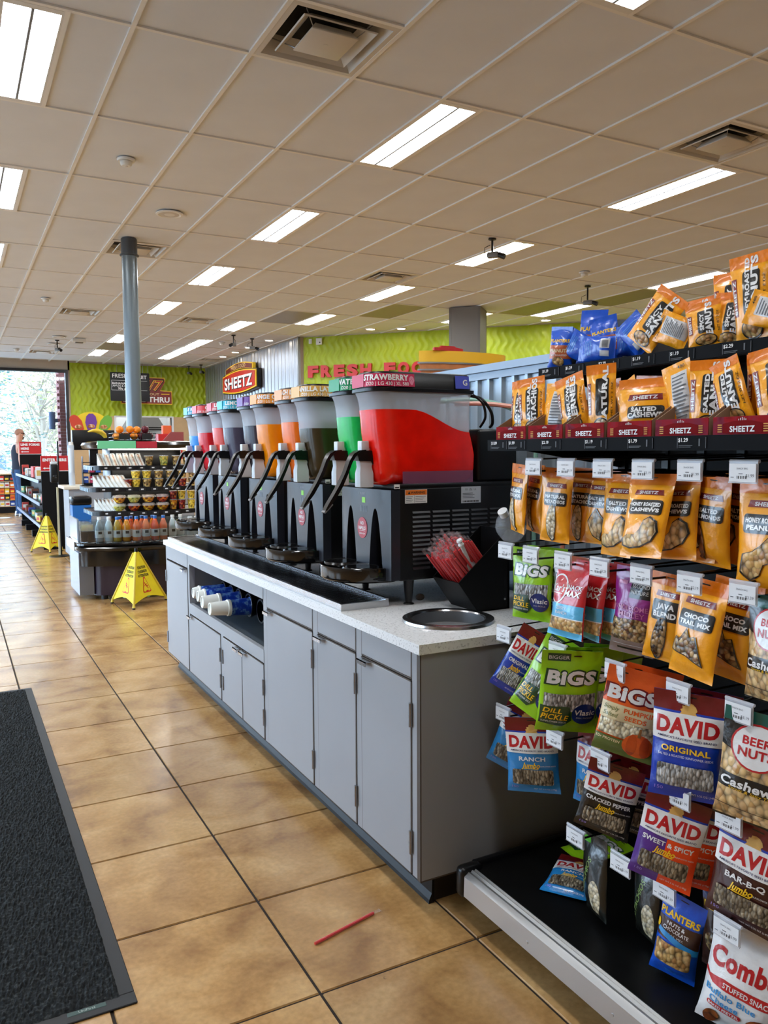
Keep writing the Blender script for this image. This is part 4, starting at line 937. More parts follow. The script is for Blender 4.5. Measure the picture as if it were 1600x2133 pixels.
for j in range(ny):
    for i in range(nx): fs.append((j*(nx+1)+i, j*(nx+1)+i+1, (j+1)*(nx+1)+i+1, (j+1)*(nx+1)+i))
pm.add(vs_, fs); pm.box(X0+0.03, px0, py0, py1, 0.0005, 0.0075)
tag(pm.build('carpet_pile', M_PILE, t, 0), kind='stuff')
tgm = MB().rbox(-0.16, -0.07, 0.022, 0.038, 0.004, 0.0058, 0.001, 1); tgm.text('UniFirst', (-0.115, 0.030, 0.0062), 0.009, right=(1, 0, 0), up=(0, 1, 0), bold=0.01, m=1)
tgm.build('maker_tag', [mat('tag_green', (40, 70, 66), 0.5), mat('tag_print', (150, 165, 160), 0.6)], t, 0)
t = thing('dropped_straw', 'red wrapped straw lying on the tiled floor', 'straw', (0.826, 1.954, 0.0052), -1.323)
o = part('tube', sa, t); o2 = part('wrapper', sw, t)
for q in (o, o2): q.rotation_euler = (-math.pi/2, 0, 0)

# ------------------------------------------------------------------ snack rack (gondola) at the right
RB, RY0, RY1 = 1.84, 0.55, 1.872     # back panel X, near and far ends
M_DECK = mat('black_deck', (8, 8, 9), 0.4, var=0.3, scale=14, spec=0.25)
M_ALU = mat('ribbed_aluminium', (196, 198, 200), 0.3, 0.9)
rack = thing('snack_rack', 'black gondola snack rack with two shelves and a silver kick rail', 'shelf rack', (0, 0, 0))
bp = MB(); bp.box(RB, RB+0.04, RY0, RY1, 0.0, 1.66); bp.build('back_panel', M_BLACKM, rack, 0)
for y in (RY0+0.02, 1.21, RY1-0.025):
    u = MB(); u.box(RB-0.012, RB, y-0.015, y+0.015, 0.15, 1.66); u.build('upright', M_BLACKM, rack, 0)
MB().box(1.285, RB, RY0, RY1-0.012, 0.118, 0.150).build('base_deck', M_DECK, rack, 0)
MB().box(1.45, RB, RY0, RY1-0.03, 0.0, 0.118).build('base_plinth', M_BLACKM, rack, 0)
rl = MB(); rl.prism([(1.238, 0.085), (1.245, 0.082), (1.285, 0.100), (1.285, 0.152), (1.279, 0.156), (1.274, 0.152), (1.268, 0.156), (1.262, 0.151), (1.254, 0.153), (1.247, 0.148), (1.240, 0.142)], 'y', RY0, RY1-0.035)
for y in (RY0+0.1, 0.95, 1.25, 1.55): rl.cyl((1.2375, y, 0.108), (1.2415, y, 0.108), 0.004, n=8)
rl.build('kick_rail', M_ALU, rack, 25)
cp = MB(); cp.rbox(1.232, 1.31, RY1-0.036, RY1+0.004, 0.075, 0.165, 0.015, 3); cp.rbox(1.29, RB, RY1-0.014, RY1+0.004, 0.10, 0.165, 0.006, 2); cp.build('corner_cap', M_BLACK, rack)
MB().box(1.40, RB, RY0+0.02, RY1-0.02, 0.0, 0.02).build('levelling_foot', M_BLACK, rack, 0)
def strip_labels(parent, x, z0, z1, prices, ys):
    """black price strip with printed price cards along the shelf edge"""
    s = MB(); s.box(x-0.010, x, RY0, RY1, z0, z1); s.build('price_strip', mat('price_strip_black', (10, 10, 13), 0.6, spec=0.08), parent, 0)
    for p, y in zip(prices, ys):
        c = MB(); c.box(x-0.0112, x-0.0100, y-0.075, y, z0+0.003, z1-0.003, 0)
        for a in (y-0.074, y-0.002): c.box(x-0.0118, x-0.0110, a, a+0.001, z0+0.004, z1-0.004, 2)
        c.text(p, (x-0.0122, y-0.004, z1-0.009), 0.0085, right=(0, -1, 0), bold=0.02, m=1, align='L')
        for q in range(2): c.box(x-0.0120, x-0.0111, y-0.040+0.004*q, y-0.005, z0+0.0085-q*0.003, z0+0.0097-q*0.003, 2)
        c.box(x-0.0120, x-0.0111, y-0.059, y-0.056, z0+0.008, z1-0.007, 2)
        c.build('price_card', [mat('card_black', (8, 8, 10), 0.6, spec=0.08), M_WTXT, M_GREYINK], parent, 0)
def shelf(z, x0, prices, ys, h=0.030):
    s = bpy.data.objects.new('shelf', None); COL.objects.link(s); s.parent = rack
    MB().box(x0, RB-0.002, RY0, RY1, z-0.010, z).box(x0, x0+0.012, RY0, RY1, z-h, z-0.010).build('shelf_board', M_BLACKM, s, 0)
    strip_labels(s, x0, z-h+0.001, z+0.001, prices, ys)
    for y in (RY1-0.02, RY0+0.02): MB().prism([(RB, z-0.010), (x0+0.05, z-0.010), (x0+0.05, z-0.022), (RB, z-0.085)], 'y', y-0.002, y+0.002).build('bracket', M_BLACKM, s, 0)
    return s
shelf(1.385, 1.350, ['$1.89', '$1.99', '$2.19', '$1.19', '$1.79', '$1.29'], [1.855, 1.775, 1.635, 1.475, 1.335, 1.195, 1.05])
shelf(1.592, 1.530, ['$1.29', '$1.29', '$2.29', '$1.19', '$1.19', '$2.29'], [1.855, 1.755, 1.625, 1.505, 1.385, 1.235])

# ---- bag designs -------------------------------------------------
GU, GV = 16, 22
def foil(name, rgb, rough=0.3): return mat('foil_'+name, rgb, rough, 0.0, coat=0.6, var=0.06, scale=25, bump=0.25, bscale=45)
OR, ORD, BLK, WHT = foil('orange', (250, 166, 16)), foil('deep_orange', (232, 124, 8)), foil('black', (16, 15, 15)), foil('white', (232, 232, 232))
MAR, MAROON = foil('maroon_ribbon', (128, 24, 24)), foil('maroon', (112, 18, 22))
REDT = foil('red_text', (186, 24, 32)); BLUE = foil('david_blue', (14, 58, 170)); RANCH = foil('ranch_blue', (34, 132, 200)); PURP = foil('purple', (78, 36, 130)); HOT = foil('hot_orange', (238, 70, 20))
YEL = foil('yellow', (246, 196, 32)); GRN = foil('lime', (150, 205, 22)); DGRN = foil('dark_green', (14, 62, 34)); ORNG = foil('pumpkin_orange', (232, 96, 34)); CREAM = foil('cream', (222, 204, 160)); OLV = foil('olive', (84, 104, 48))
KRED = foil('kars_red', (196, 34, 42)); SKY_B = foil('sky_blue', (84, 178, 222)); MAG = foil('magenta', (150, 36, 134)); TAUPE = foil('taupe', (132, 112, 104)); PBLUE = foil('planters_blue', (18, 84, 200)); PNAVY = foil('navy', (14, 30, 92)); BRN = foil('brown', (66, 38, 28)); PEACH = foil('rust', (188, 92, 48))
GREYB = foil('nutrition_grey', (200, 200, 202)); VIOL = foil('vlasic_blue', (20, 44, 110)); LTB = foil('light_blue', (40, 140, 205))
def nuts(name, cols, sc=80, vec=(1, 1, 1)):
    return ramp_mat('nuts_'+name, 'seeds', [(0.0, cols[0]), (0.35, cols[1]), (0.7, cols[2]), (1.0, cols[-1])], sc, rough=0.3, vec=vec, bump=0.9, coat=0.3)
N_PIST = nuts('pistachio', [(190, 172, 130), (222, 205, 168), (236, 226, 200), (170, 150, 110)], 95)
N_CASH = nuts('cashew', [(196, 150, 92), (222, 184, 124), (236, 206, 154), (170, 120, 70)], 85, (1, 1, 0.7))
N_ALM = nuts('almond', [(150, 92, 58), (176, 116, 78), (120, 70, 44), (196, 140, 100)], 90, (1, 1, 0.7))
N_SEED = nuts('sunflower', [(200, 200, 198), (120, 120, 118), (226, 226, 224), (60, 60, 60)], 190, (1.0, 1.0, 0.42))
N_DSEED = nuts('dark_seed', [(150, 136, 112), (70, 60, 50), (186, 172, 146), (40, 34, 30)], 180, (1.0, 1.0, 0.45))
N_PUMP = nuts('pumpkin_seed', [(230, 218, 180), (240, 232, 205), (216, 200, 156), (236, 226, 196)], 120, (1, 1, 0.8))
N_MIX = nuts('trail_mix', [(60, 36, 26), (216, 178, 116), (120, 70, 44), (236, 212, 168)], 110)
N_DARK = nuts('java_mix', [(40, 28, 22), (60, 42, 32), (190, 150, 96), (34, 24, 20)], 95)
N_PNUT = nuts('peanut', [(206, 158, 92), (226, 188, 120), (176, 120, 66), (232, 200, 140)], 95, (1, 1, 0.8))
N_SNACK = nuts('pretzel_bite', [(176, 92, 40), (196, 112, 54), (150, 74, 34), (120, 60, 30)], 40)
def ell(uc, vc, ru, rv, rot=0, n=24): 
    c, s = math.cos(math.radians(rot)), math.sin(math.radians(rot))
    return [(uc+ru*math.cos(a)*c-rv*math.sin(a)*s, vc+ru*math.cos(a)*s+rv*math.sin(a)*c) for a in [2*math.pi*k/n for k in range(n)]]
def rrect(u0, v0, u1, v1, r=0.03, asp=1.5):
    P = []
    for cu, cv, a0 in ((u1-r, v1-r/asp, 0), (u0+r, v1-r/asp, 90), (u0+r, v0+r/asp, 180), (u1-r, v0+r/asp, 270)):
        for q in range(4): a = math.radians(a0+30*q); P.append((cu+r*math.cos(a), cv+r/asp*math.sin(a)))
    return P
def grow(P, k):
    cu = sum(p[0] for p in P)/len(P); cv = sum(p[1] for p in P)/len(P)
    return [(cu+(p[0]-cu)*k, cv+(p[1]-cv)*k) for p in P]
def kidney(uc, vc, s=1.0, flip=1):
    P = []
    for k in range(15): a = math.radians(-100+180*k/14); P.append((uc+flip*s*(0.05+0.28*math.cos(a)), vc+s*(0.02+0.19*math.sin(a))))
    for k in range(15): a = math.radians(80-180*k/14); P.append((uc+flip*s*(-0.06+0.10*math.cos(a)), vc+s*(0.08+0.10*math.sin(a))))
    return P
WIN = {'oval': ell(0.47, 0.27, 0.24, 0.15, 78), 'leaf': [(0.5, 0.47), (0.72, 0.34), (0.66, 0.18), (0.56, 0.06), (0.40, 0.12), (0.25, 0.30)], 'almond': ell(0.34, 0.27, 0.22, 0.13, -62),
       'cashew': [(0.10, 0.13), (0.30, 0.10), (0.55, 0.12), (0.78, 0.19), (0.88, 0.30), (0.84, 0.41), (0.70, 0.46), (0.58, 0.41), (0.52, 0.31), (0.42, 0.25), (0.25, 0.25), (0.12, 0.21)],
       'peanut': [(0.14, 0.14), (0.30, 0.07), (0.48, 0.12), (0.58, 0.22), (0.76, 0.26), (0.92, 0.36), (0.84, 0.47), (0.66, 0.47), (0.52, 0.38), (0.40, 0.33), (0.20, 0.30)],
       'mountain': [(0.06, 0.24), (0.20, 0.38), (0.30, 0.37), (0.42, 0.48), (0.50, 0.40), (0.62, 0.42), (0.80, 0.16), (0.45, 0.22)],
       'bean': ell(0.46, 0.27, 0.26, 0.16, 62)}
def d_sheetz(lines, win, nut, thh=0.062):
    D = [('rect', 0, 0.86, 1, 1, ORD), ('poly', rrect(0.40, 0.945, 0.62, 0.958, 0.02), BLK), ('poly', [(0.20, 0.735), (0.86, 0.735), (0.83, 0.80), (0.23, 0.80)], MAR), ('txt', 'SHEETZ', 0.53, 0.767, 0.040, 0.52, WHT, 0.03, 0, 0)]
    n = len(lines); b0 = 0.585-n*thh*0.55-0.02; b1 = 0.585+n*thh*0.55+0.02
    D += [('poly', rrect(0.16, b0, 0.90, b1, 0.05), BLK)]
    for k, l in enumerate(lines): D.append(('txt', l, 0.53, 0.585+(n-1)*thh*0.55-k*thh*1.08, thh*0.80, 0.66, WHT, 0.05, 0, 0))
    D += [('poly', grow(WIN[win], 1.10), BLK), ('win', WIN[win], nut)]
    return dict(w=0.120, h=0.20, B=0.020, body=OR, D=D)
def d_david(col, flav, fcol, jumbo, nut, col2=None):
    D = [('rect', 0, 0.82, 1, 1, MAROON), ('poly', rrect(0.42, 0.955, 0.6, 0.968, 0.02), BLK), ('rect', 0, 0.80, 1, 0.825, BLUE)]
    D += [('poly', [(0.5+(0.12 if k % 2 else 0.095)*math.cos(k*math.pi/14), 0.825+(0.085 if k % 2 else 0.067)*math.sin(k*math.pi/14)) for k in range(28)], foil('sunflower', (226, 176, 96)))]
    D += [('rect', 0, 0.545, 1, 0.805, WHT), ('txt', 'DAVID', 0.5, 0.695, 0.165, 0.88, REDT, 0.045, 0, 0), ('txt', "AMERICA'S FAVORITE SEED BRAND", 0.5, 0.580, 0.022, 0.84, PNAVY, 0.01, 0, 0)]
    if col2: D += [('rect', 0, 0, 0.47, 0.545, col), ('rect', 0.47, 0, 1, 0.545, col2)]
    D += [('txt', flav, 0.5, 0.478, 0.058, 0.84, fcol, 0.03, 0, 0)]
    if jumbo: D += [('txt', 'Jumbo', 0.47, 0.395, 0.075, 0.36, YEL, 0.03, 0.35, 0), ('rect', 0.34, 0.345, 0.62, 0.355, YEL), ('txt', 'SUNFLOWER SEEDS', 0.80, 0.385, 0.016, 0.30, WHT, 0.0, 0, 0)]
    else: D += [('txt', 'SALTED & ROASTED SUNFLOWER SEEDS', 0.5, 0.415, 0.022, 0.78, WHT, 0.0, 0, 0)]
    D += [('win', rrect(0.10, 0.125, 0.90, 0.335, 0.05), nut), ('txt', 'NET WT 5.25 OZ (149g)', 0.72, 0.065, 0.024, 0.42, WHT, 0.0, 0, 0), ('txt', '150', 0.15, 0.085, 0.035, 0.2, foil('pale_violet', (150, 130, 220)), 0.0, 0, 0)]
    return dict(w=0.145, h=0.215, B=0.018, body=col, D=D)
def d_bigs():
    D = [('rect', 0.10, 0.875, 0.48, 0.965, DGRN), ('txt', 'BIGGER', 0.29, 0.918, 0.045, 0.34, GREYB, 0.01, 0, 0), ('poly', rrect(0.52, 0.93, 0.66, 0.945, 0.02), BLK)]
    D += [('txt', 'BiGS', 0.5, 0.70, 0.200, 0.92, DGRN, 0.11, 0.12, 0), ('txt', 'BiGS', 0.5, 0.70, 0.165, 0.84, WHT, 0.05, 0.12, 0)]
    D += [('win', [(0.06, 0.30), (0.06, 0.50), (0.94, 0.52), (0.94, 0.30)], N_SEED), ('poly', [(0.02, 0.12), (0.02, 0.34), (0.50, 0.36), (0.56, 0.18), (0.42, 0.09)], DGRN), ('txt', 'DILL', 0.22, 0.295, 0.062, 0.36, YEL, 0.02, 0.2, 0), ('txt', 'PICKLE', 0.27, 0.215, 0.075, 0.46, YEL, 0.02, 0.2, 0), ('txt', 'SUNFLOWER SEEDS', 0.26, 0.150, 0.024, 0.42, WHT, 0.0, 0, 0)]
    D += [('poly', ell(0.76, 0.27, 0.22, 0.13), VIOL), ('txt', 'Vlasic', 0.77, 0.295, 0.07, 0.36, WHT, 0.02, 0.1, 0), ('txt', 'DILL PICKLE', 0.77, 0.225, 0.02, 0.28, GREYB, 0, 0, 0)]
    return dict(w=0.145, h=0.215, B=0.022, body=GRN, D=D)
DES = {
 'pist': d_sheetz(['NATURAL', 'PISTACHIOS'], 'oval', N_PIST), 'saltlime': d_sheetz(['SALT LIME', 'CASHEWS'], 'leaf', N_CASH), 'saltcash': d_sheetz(['SALTED', 'CASHEWS'], 'cashew', N_CASH),
 'honeycash': d_sheetz(['HONEY ROASTED', 'CASHEWS'], 'cashew', N_CASH), 'almond': d_sheetz(['SALTED', 'ALMONDS'], 'almond', N_ALM), 'peanut': d_sheetz(['HONEY ROASTED', 'PEANUTS'], 'peanut', N_PNUT),
 'java': d_sheetz(['JAVA', 'BLEND'], 'bean', N_DARK, 0.085), 'choco': d_sheetz(['CHOCO', 'TRAIL MIX'], 'mountain', N_MIX),
 'davidO': d_david(BLUE, 'ORIGINAL', YEL, False, N_SEED), 'davidOJ': d_david(BLUE, 'ORIGINAL', WHT, True, N_SEED), 'ranch': d_david(RANCH, 'RANCH', WHT, True, N_DSEED), 'pepper': d_david(BLK, 'CRACKED PEPPER', WHT, True, N_DSEED),
 'sweet': d_david(PURP, 'SWEET & SPICY', WHT, True, N_DSEED, HOT), 'bbq': d_david(foil('bbq_brown', (58, 22, 22)), 'BAR-B-Q', WHT, True, N_DSEED), 'bigs': d_bigs(),
 'bigsgrey': dict(w=0.13, h=0.205, B=0.02, body=GREYB, D=[('rect', 0, 0.86, 1, 1, PEACH), ('txt', 'BiGS', 0.5, 0.66, 0.20, 0.9, BLK, 0.11, 0, 0), ('txt', 'BiGS', 0.5, 0.66, 0.16, 0.8, GREYB, 0.05, 0, 0), ('win', rrect(0.05, 0.32, 0.95, 0.52), N_SEED), ('rect', 0.0, 0.08, 1, 0.30, HOT), ('txt', 'BACON', 0.4, 0.2, 0.07, 0.6, YEL, 0.03, 0, 0)]),
 'pumpkin': dict(w=0.14, h=0.205, B=0.022, body=ORNG, D=[('poly', rrect(0.2, 0.93, 0.34, 0.945, 0.02), BLK), ('txt', 'BiGS', 0.47, 0.715, 0.20, 0.94, MAROON, 0.11, 0.05, 0), ('txt', 'BiGS', 0.47, 0.715, 0.165, 0.86, WHT, 0.05, 0.05, 0), ('rect', 0, 0.40, 1, 0.585, CREAM), ('txt', 'PUMPKIN', 0.66, 0.535, 0.055, 0.56, ORNG, 0.03, 0, 0), ('txt', 'SEEDS', 0.60, 0.455, 0.055, 0.44, ORNG, 0.03, 0, 0), ('txt', 'Simply', 0.17, 0.535, 0.05, 0.26, OLV, 0.0, 0.3, 0), ('txt', 'Salted', 0.17, 0.460, 0.05, 0.26, OLV, 0.0, 0.3, 0),
    ('win', [(0.02, 0.22), (0.02, 0.40), (0.98, 0.40), (0.98, 0.22)], N_PUMP), ('rect', 0, 0.0, 1, 0.20, OLV), ('txt', '10g PROTEIN', 0.22, 0.165, 0.035, 0.4, CREAM, 0.02, 0, 0), ('poly', ell(0.72, 0.17, 0.26, 0.14), ORNG), ('poly', ell(0.62, 0.17, 0.09, 0.135), foil('pumpkin_rib', (206, 78, 26))), ('poly', ell(0.84, 0.17, 0.08, 0.125), foil('pumpkin_rib', (206, 78, 26))), ('poly', [(0.69, 0.28), (0.75, 0.28), (0.74, 0.38), (0.70, 0.38)], foil('pumpkin_stem', (150, 100, 50)))]),
 'kars': dict(w=0.125, h=0.20, B=0.020, body=KRED, D=[('poly', rrect(0.38, 0.945, 0.56, 0.958, 0.02), BLK), ('poly', ell(0.25, 0.62, 0.31, 0.20), WHT), ('poly', ell(0.25, 0.62, 0.275, 0.178), KRED), ('txt', "Kar's", 0.25, 0.635, 0.105, 0.46, WHT, 0.02, 0.25, 0), ('rect', 0.06, 0.555, 0.44, 0.567, WHT), ('txt', 'SNACK', 0.72, 0.665, 0.062, 0.42, WHT, 0.03, 0.1, 0), ('txt', 'MAX', 0.72, 0.580, 0.08, 0.42, WHT, 0.04, 0.1, 0), ('rect', 0, 0.255, 1, 0.43, SKY_B), ('rect', 0, 0.245, 1, 0.258, WHT), ('txt', 'ZESTY', 0.50, 0.378, 0.042, 0.30, WHT, 0.01, 0, 0), ('txt', 'RANCH', 0.50, 0.318, 0.042, 0.34, WHT, 0.01, 0, 0), ('win', [(0, 0.08), (1, 0.08), (1, 0.245), (0, 0.245)], N_PNUT), ('rect', 0, 0, 1, 0.085, SKY_B)]),
 'second': dict(w=0.115, h=0.215, B=0.022, body=MAG, D=[('rect', 0.46, 0.66, 0.94, 0.885, BLK), ('txt', 'SECOND', 0.70, 0.80, 0.045, 0.4, WHT, 0.0, 0, 0), ('txt', 'NATURE', 0.70, 0.73, 0.045, 0.4, WHT, 0.0, 0, 0), ('poly', rrect(0.12, 0.80, 0.36, 0.845, 0.02), foil('pink', (200, 110, 160))), ('txt', 'WHOLESOME', 0.5, 0.545, 0.058, 0.86, foil('pink', (220, 150, 200)), 0.01, 0, 0), ('txt', 'MEDLEY', 0.56, 0.470, 0.058, 0.62, foil('pink', (220, 150, 200)), 0.01, 0, 0), ('win', [(0, 0.16), (1, 0.16), (1, 0.40), (0.7, 0.43), (0.3, 0.41), (0, 0.43)], N_MIX), ('rect', 0, 0, 1, 0.165, TAUPE), ('rect', 0.1, 0.11, 0.9, 0.115, GREYB), ('rect', 0.2, 0.05, 0.8, 0.075, BLK)]),
 'beer': dict(w=0.15, h=0.215, B=0.022, body=BLK, D=[('rect', 0, 0.88, 1, 1, foil('teal_header', (14, 92, 84))), ('win', [(0, 0.02), (1, 0.02), (1, 0.50), (0.6, 0.56), (0.3, 0.60), (0, 0.66)], N_CASH), ('poly', ell(0.42, 0.70, 0.31, 0.20), REDT), ('poly', ell(0.42, 0.70, 0.285, 0.183), WHT), ('txt', 'BEER', 0.42, 0.755, 0.075, 0.34, REDT, 0.03, 0, 0), ('txt', 'NUTS', 0.42, 0.655, 0.085, 0.42, REDT, 0.03, 0, 0), ('rect', 0, 0.295, 1, 0.43, BLK), ('txt', 'Cashews', 0.40, 0.365, 0.085, 0.72, WHT, 0.03, 0.12, 0), ('txt', 'Sweet & Salty Taste', 0.45, 0.310, 0.028, 0.6, YEL, 0.0, 0.2, 0), ('rect', 0, 0.13, 1, 0.136, BLK)]),
 'pistblack': dict(w=0.115, h=0.205, B=0.024, body=foil('dark_green_black', (18, 22, 18)), D=[('rect', 0.08, 0.88, 0.34, 0.96, foil('leaf_green', (80, 170, 40))), ('txt', 'PISTACHIOS', 0.28, 0.45, 0.15, 0.60, foil('thin_green', (150, 180, 100)), 0.0, 0, 68), ('win', ell(0.68, 0.26, 0.22, 0.20, 80), N_PIST)]),
 'planters': dict(w=0.115, h=0.19, B=0.022, body=PBLUE, D=[('poly', rrect(0.4, 0.945, 0.6, 0.958, 0.02), BLK), ('txt', 'PLANTERS', 0.48, 0.765, 0.085, 0.92, YEL, 0.04, 0, 0), ('rect', 0, 0.47, 1, 0.70, BRN), ('txt', 'NUTS &', 0.45, 0.655, 0.045, 0.44, WHT, 0.01, 0, 0), ('txt', 'CHOCOLATE', 0.47, 0.595, 0.045, 0.62, WHT, 0.01, 0, 0), ('txt', 'TRAIL MIX', 0.47, 0.535, 0.03, 0.44, GREYB, 0.0, 0, 0), ('poly', [(0.05, 0.52), (0.9, 0.40), (1.0, 0.40), (1.0, 0.47), (0.06, 0.575)], LTB), ('win', rrect(0.06, 0.17, 0.90, 0.44, 0.06), N_PNUT), ('poly', ell(0.03, 0.60, 0.05, 0.05), YEL), ('txt', '200 8', 0.5, 0.09, 0.04, 0.5, LTB, 0.02, 0, 0)]),
 'plantersdark': dict(w=0.125, h=0.20, B=0.022, body=BRN, D=[('rect', 0, 0.80, 1, 1, PNAVY), ('txt', 'PLANTERS', 0.5, 0.75, 0.085, 0.92, YEL, 0.04, 0, 0), ('poly', ell(0.62, 0.56, 0.16, 0.10), GREYB), ('win', ell(0.5, 0.36, 0.42, 0.14), N_MIX), ('txt', '170 11', 0.5, 0.10, 0.04, 0.6, GREYB, 0.02, 0, 0)]),
 'combos': dict(w=0.17, h=0.225, B=0.03, body=WHT, D=[('txt', 'Combos', 0.5, 0.66, 0.19, 0.92, REDT, 0.04, 0, 0), ('poly', [(0.0, 0.50), (0.06, 0.46), (0.25, 0.49), (0.98, 0.49), (1.0, 0.40), (0.3, 0.395), (0.12, 0.40), (0.0, 0.46)], REDT), ('txt', 'STUFFED SNACKS', 0.56, 0.442, 0.05, 0.62, WHT, 0.02, 0, 0), ('txt', 'Buffalo Blue', 0.36, 0.345, 0.06, 0.62, LTB, 0.02, 0, 0), ('txt', 'Cheese', 0.30, 0.27, 0.06, 0.36, LTB, 0.02, 0, 0), ('poly', rrect(0.10, 0.19, 0.52, 0.235, 0.03), REDT), ('txt', 'BAKED PRETZEL', 0.31, 0.212, 0.028, 0.38, WHT, 0.02, 0, 0), ('win', ell(0.78, 0.17, 0.21, 0.13), N_SNACK), ('win', ell(0.18, 0.08, 0.10, 0.07, 30), N_SNACK)]),
 # shelf pouches with text running up the bag
 'plpeanut': dict(w=0.075, h=0.14, B=0.016, body=PBLUE, D=[('txt', 'PLANTERS', 0.5, 0.66, 0.085, 0.9, YEL, 0.04, 0, 0), ('rect', 0, 0.22, 1, 0.55, PEACH), ('txt', 'PEANUTS', 0.52, 0.42, 0.09, 0.84, CREAM, 0.04, 0, 0), ('txt', 'DRY ROASTED', 0.52, 0.31, 0.04, 0.7, WHT, 0.01, 0, 0), ('win', ell(0.5, 0.16, 0.26, 0.11), N_PNUT)]),
 'saltcashS': dict(w=0.120, h=0.125, B=0.020, body=OR, D=[('rect', 0, 0.83, 1, 1, ORD), ('poly', [(0.2, 0.60), (0.82, 0.60), (0.80, 0.71), (0.22, 0.71)], MAR), ('txt', 'SHEETZ', 0.51, 0.655, 0.07, 0.52, WHT, 0.03, 0, 0), ('poly', rrect(0.20, 0.28, 0.86, 0.50, 0.06, 1.1), BLK), ('txt', 'SALTED', 0.5, 0.44, 0.085, 0.46, WHT, 0.05, 0, 0), ('txt', 'CASHEWS', 0.52, 0.34, 0.095, 0.62, WHT, 0.05, 0, 0), ('poly', ell(0.58, 0.10, 0.14, 0.11), BLK), ('win', ell(0.58, 0.10, 0.12, 0.095), N_CASH)]),
 'backgrey': dict(w=0.085, h=0.15, B=0.016, body=OR, D=[('rect', 0.30, 0.05, 0.85, 0.85, GREYB)]+[('rect', 0.34, 0.78-k*0.055, 0.80-0.06*(k % 3), 0.80-k*0.055, M_GREYINK) for k in range(12)]+[('txt', '480', 0.7, 0.92, 0.05, 0.3, BLK, 0.02, 0, 0)]),
 'backblue': dict(w=0.08, h=0.14, B=0.018, body=PBLUE, D=[('rect', 0.2, 0.12, 0.42, 0.34, GREYB), ('rect', 0.52, 0.12, 0.9, 0.36, GREYB)]+[('rect', 0.55+0.03*k, 0.15, 0.565+0.03*k, 0.30, BLK) for k in range(10)]+[('rect', 0.2, 0.60+0.06*k, 0.8, 0.615+0.06*k, LTB) for k in range(4)]),
}
def d_vert(l1, l2, nut, wide=0.095, hh=0.165):
    D = [('rect', 0, 0.86, 1, 1, ORD), ('rect', 0.02, 0.30, 0.17, 0.74, MAR), ('txt', 'SHEETZ', 0.095, 0.52, 0.095, 0.70, WHT, 0.03, 0, 90), ('poly', rrect(0.34, 0.28, 0.80, 0.80, 0.06, 1.7), BLK)]
    if l1: D.append(('txt', l1, 0.46, 0.54, 0.13, 0.84, WHT, 0.05, 0, 90))
    D += [('txt', l2, 0.65, 0.54, 0.20, 0.86, WHT, 0.05, 0, 90), ('txt', 'NET WT 2 OZ', 0.90, 0.50, 0.06, 0.5, BLK, 0.01, 0, 90), ('poly', ell(0.52, 0.13, 0.30, 0.12), BLK), ('win', ell(0.52, 0.13, 0.27, 0.10), nut)]
    return dict(w=wide, h=hh, B=0.018, body=OR, D=D)
DES.update(vpist=d_vert('NATURAL', 'PISTACHIOS', N_PIST), vkern=d_vert('SUNFLOWER', 'KERNELS', N_PUMP), vpnut=d_vert('HONEY ROASTED', 'PEANUTS', N_PNUT), vsalt=d_vert('SALTED', 'PEANUTS', N_PNUT), vnat=d_vert('', 'NATURAL', N_PIST), vberry=d_vert('ENERGY BLEND', 'BERRY', N_MIX), vspicy=d_vert('SPICY', 'PEANUTS', N_PNUT))
_bm_cache = {}
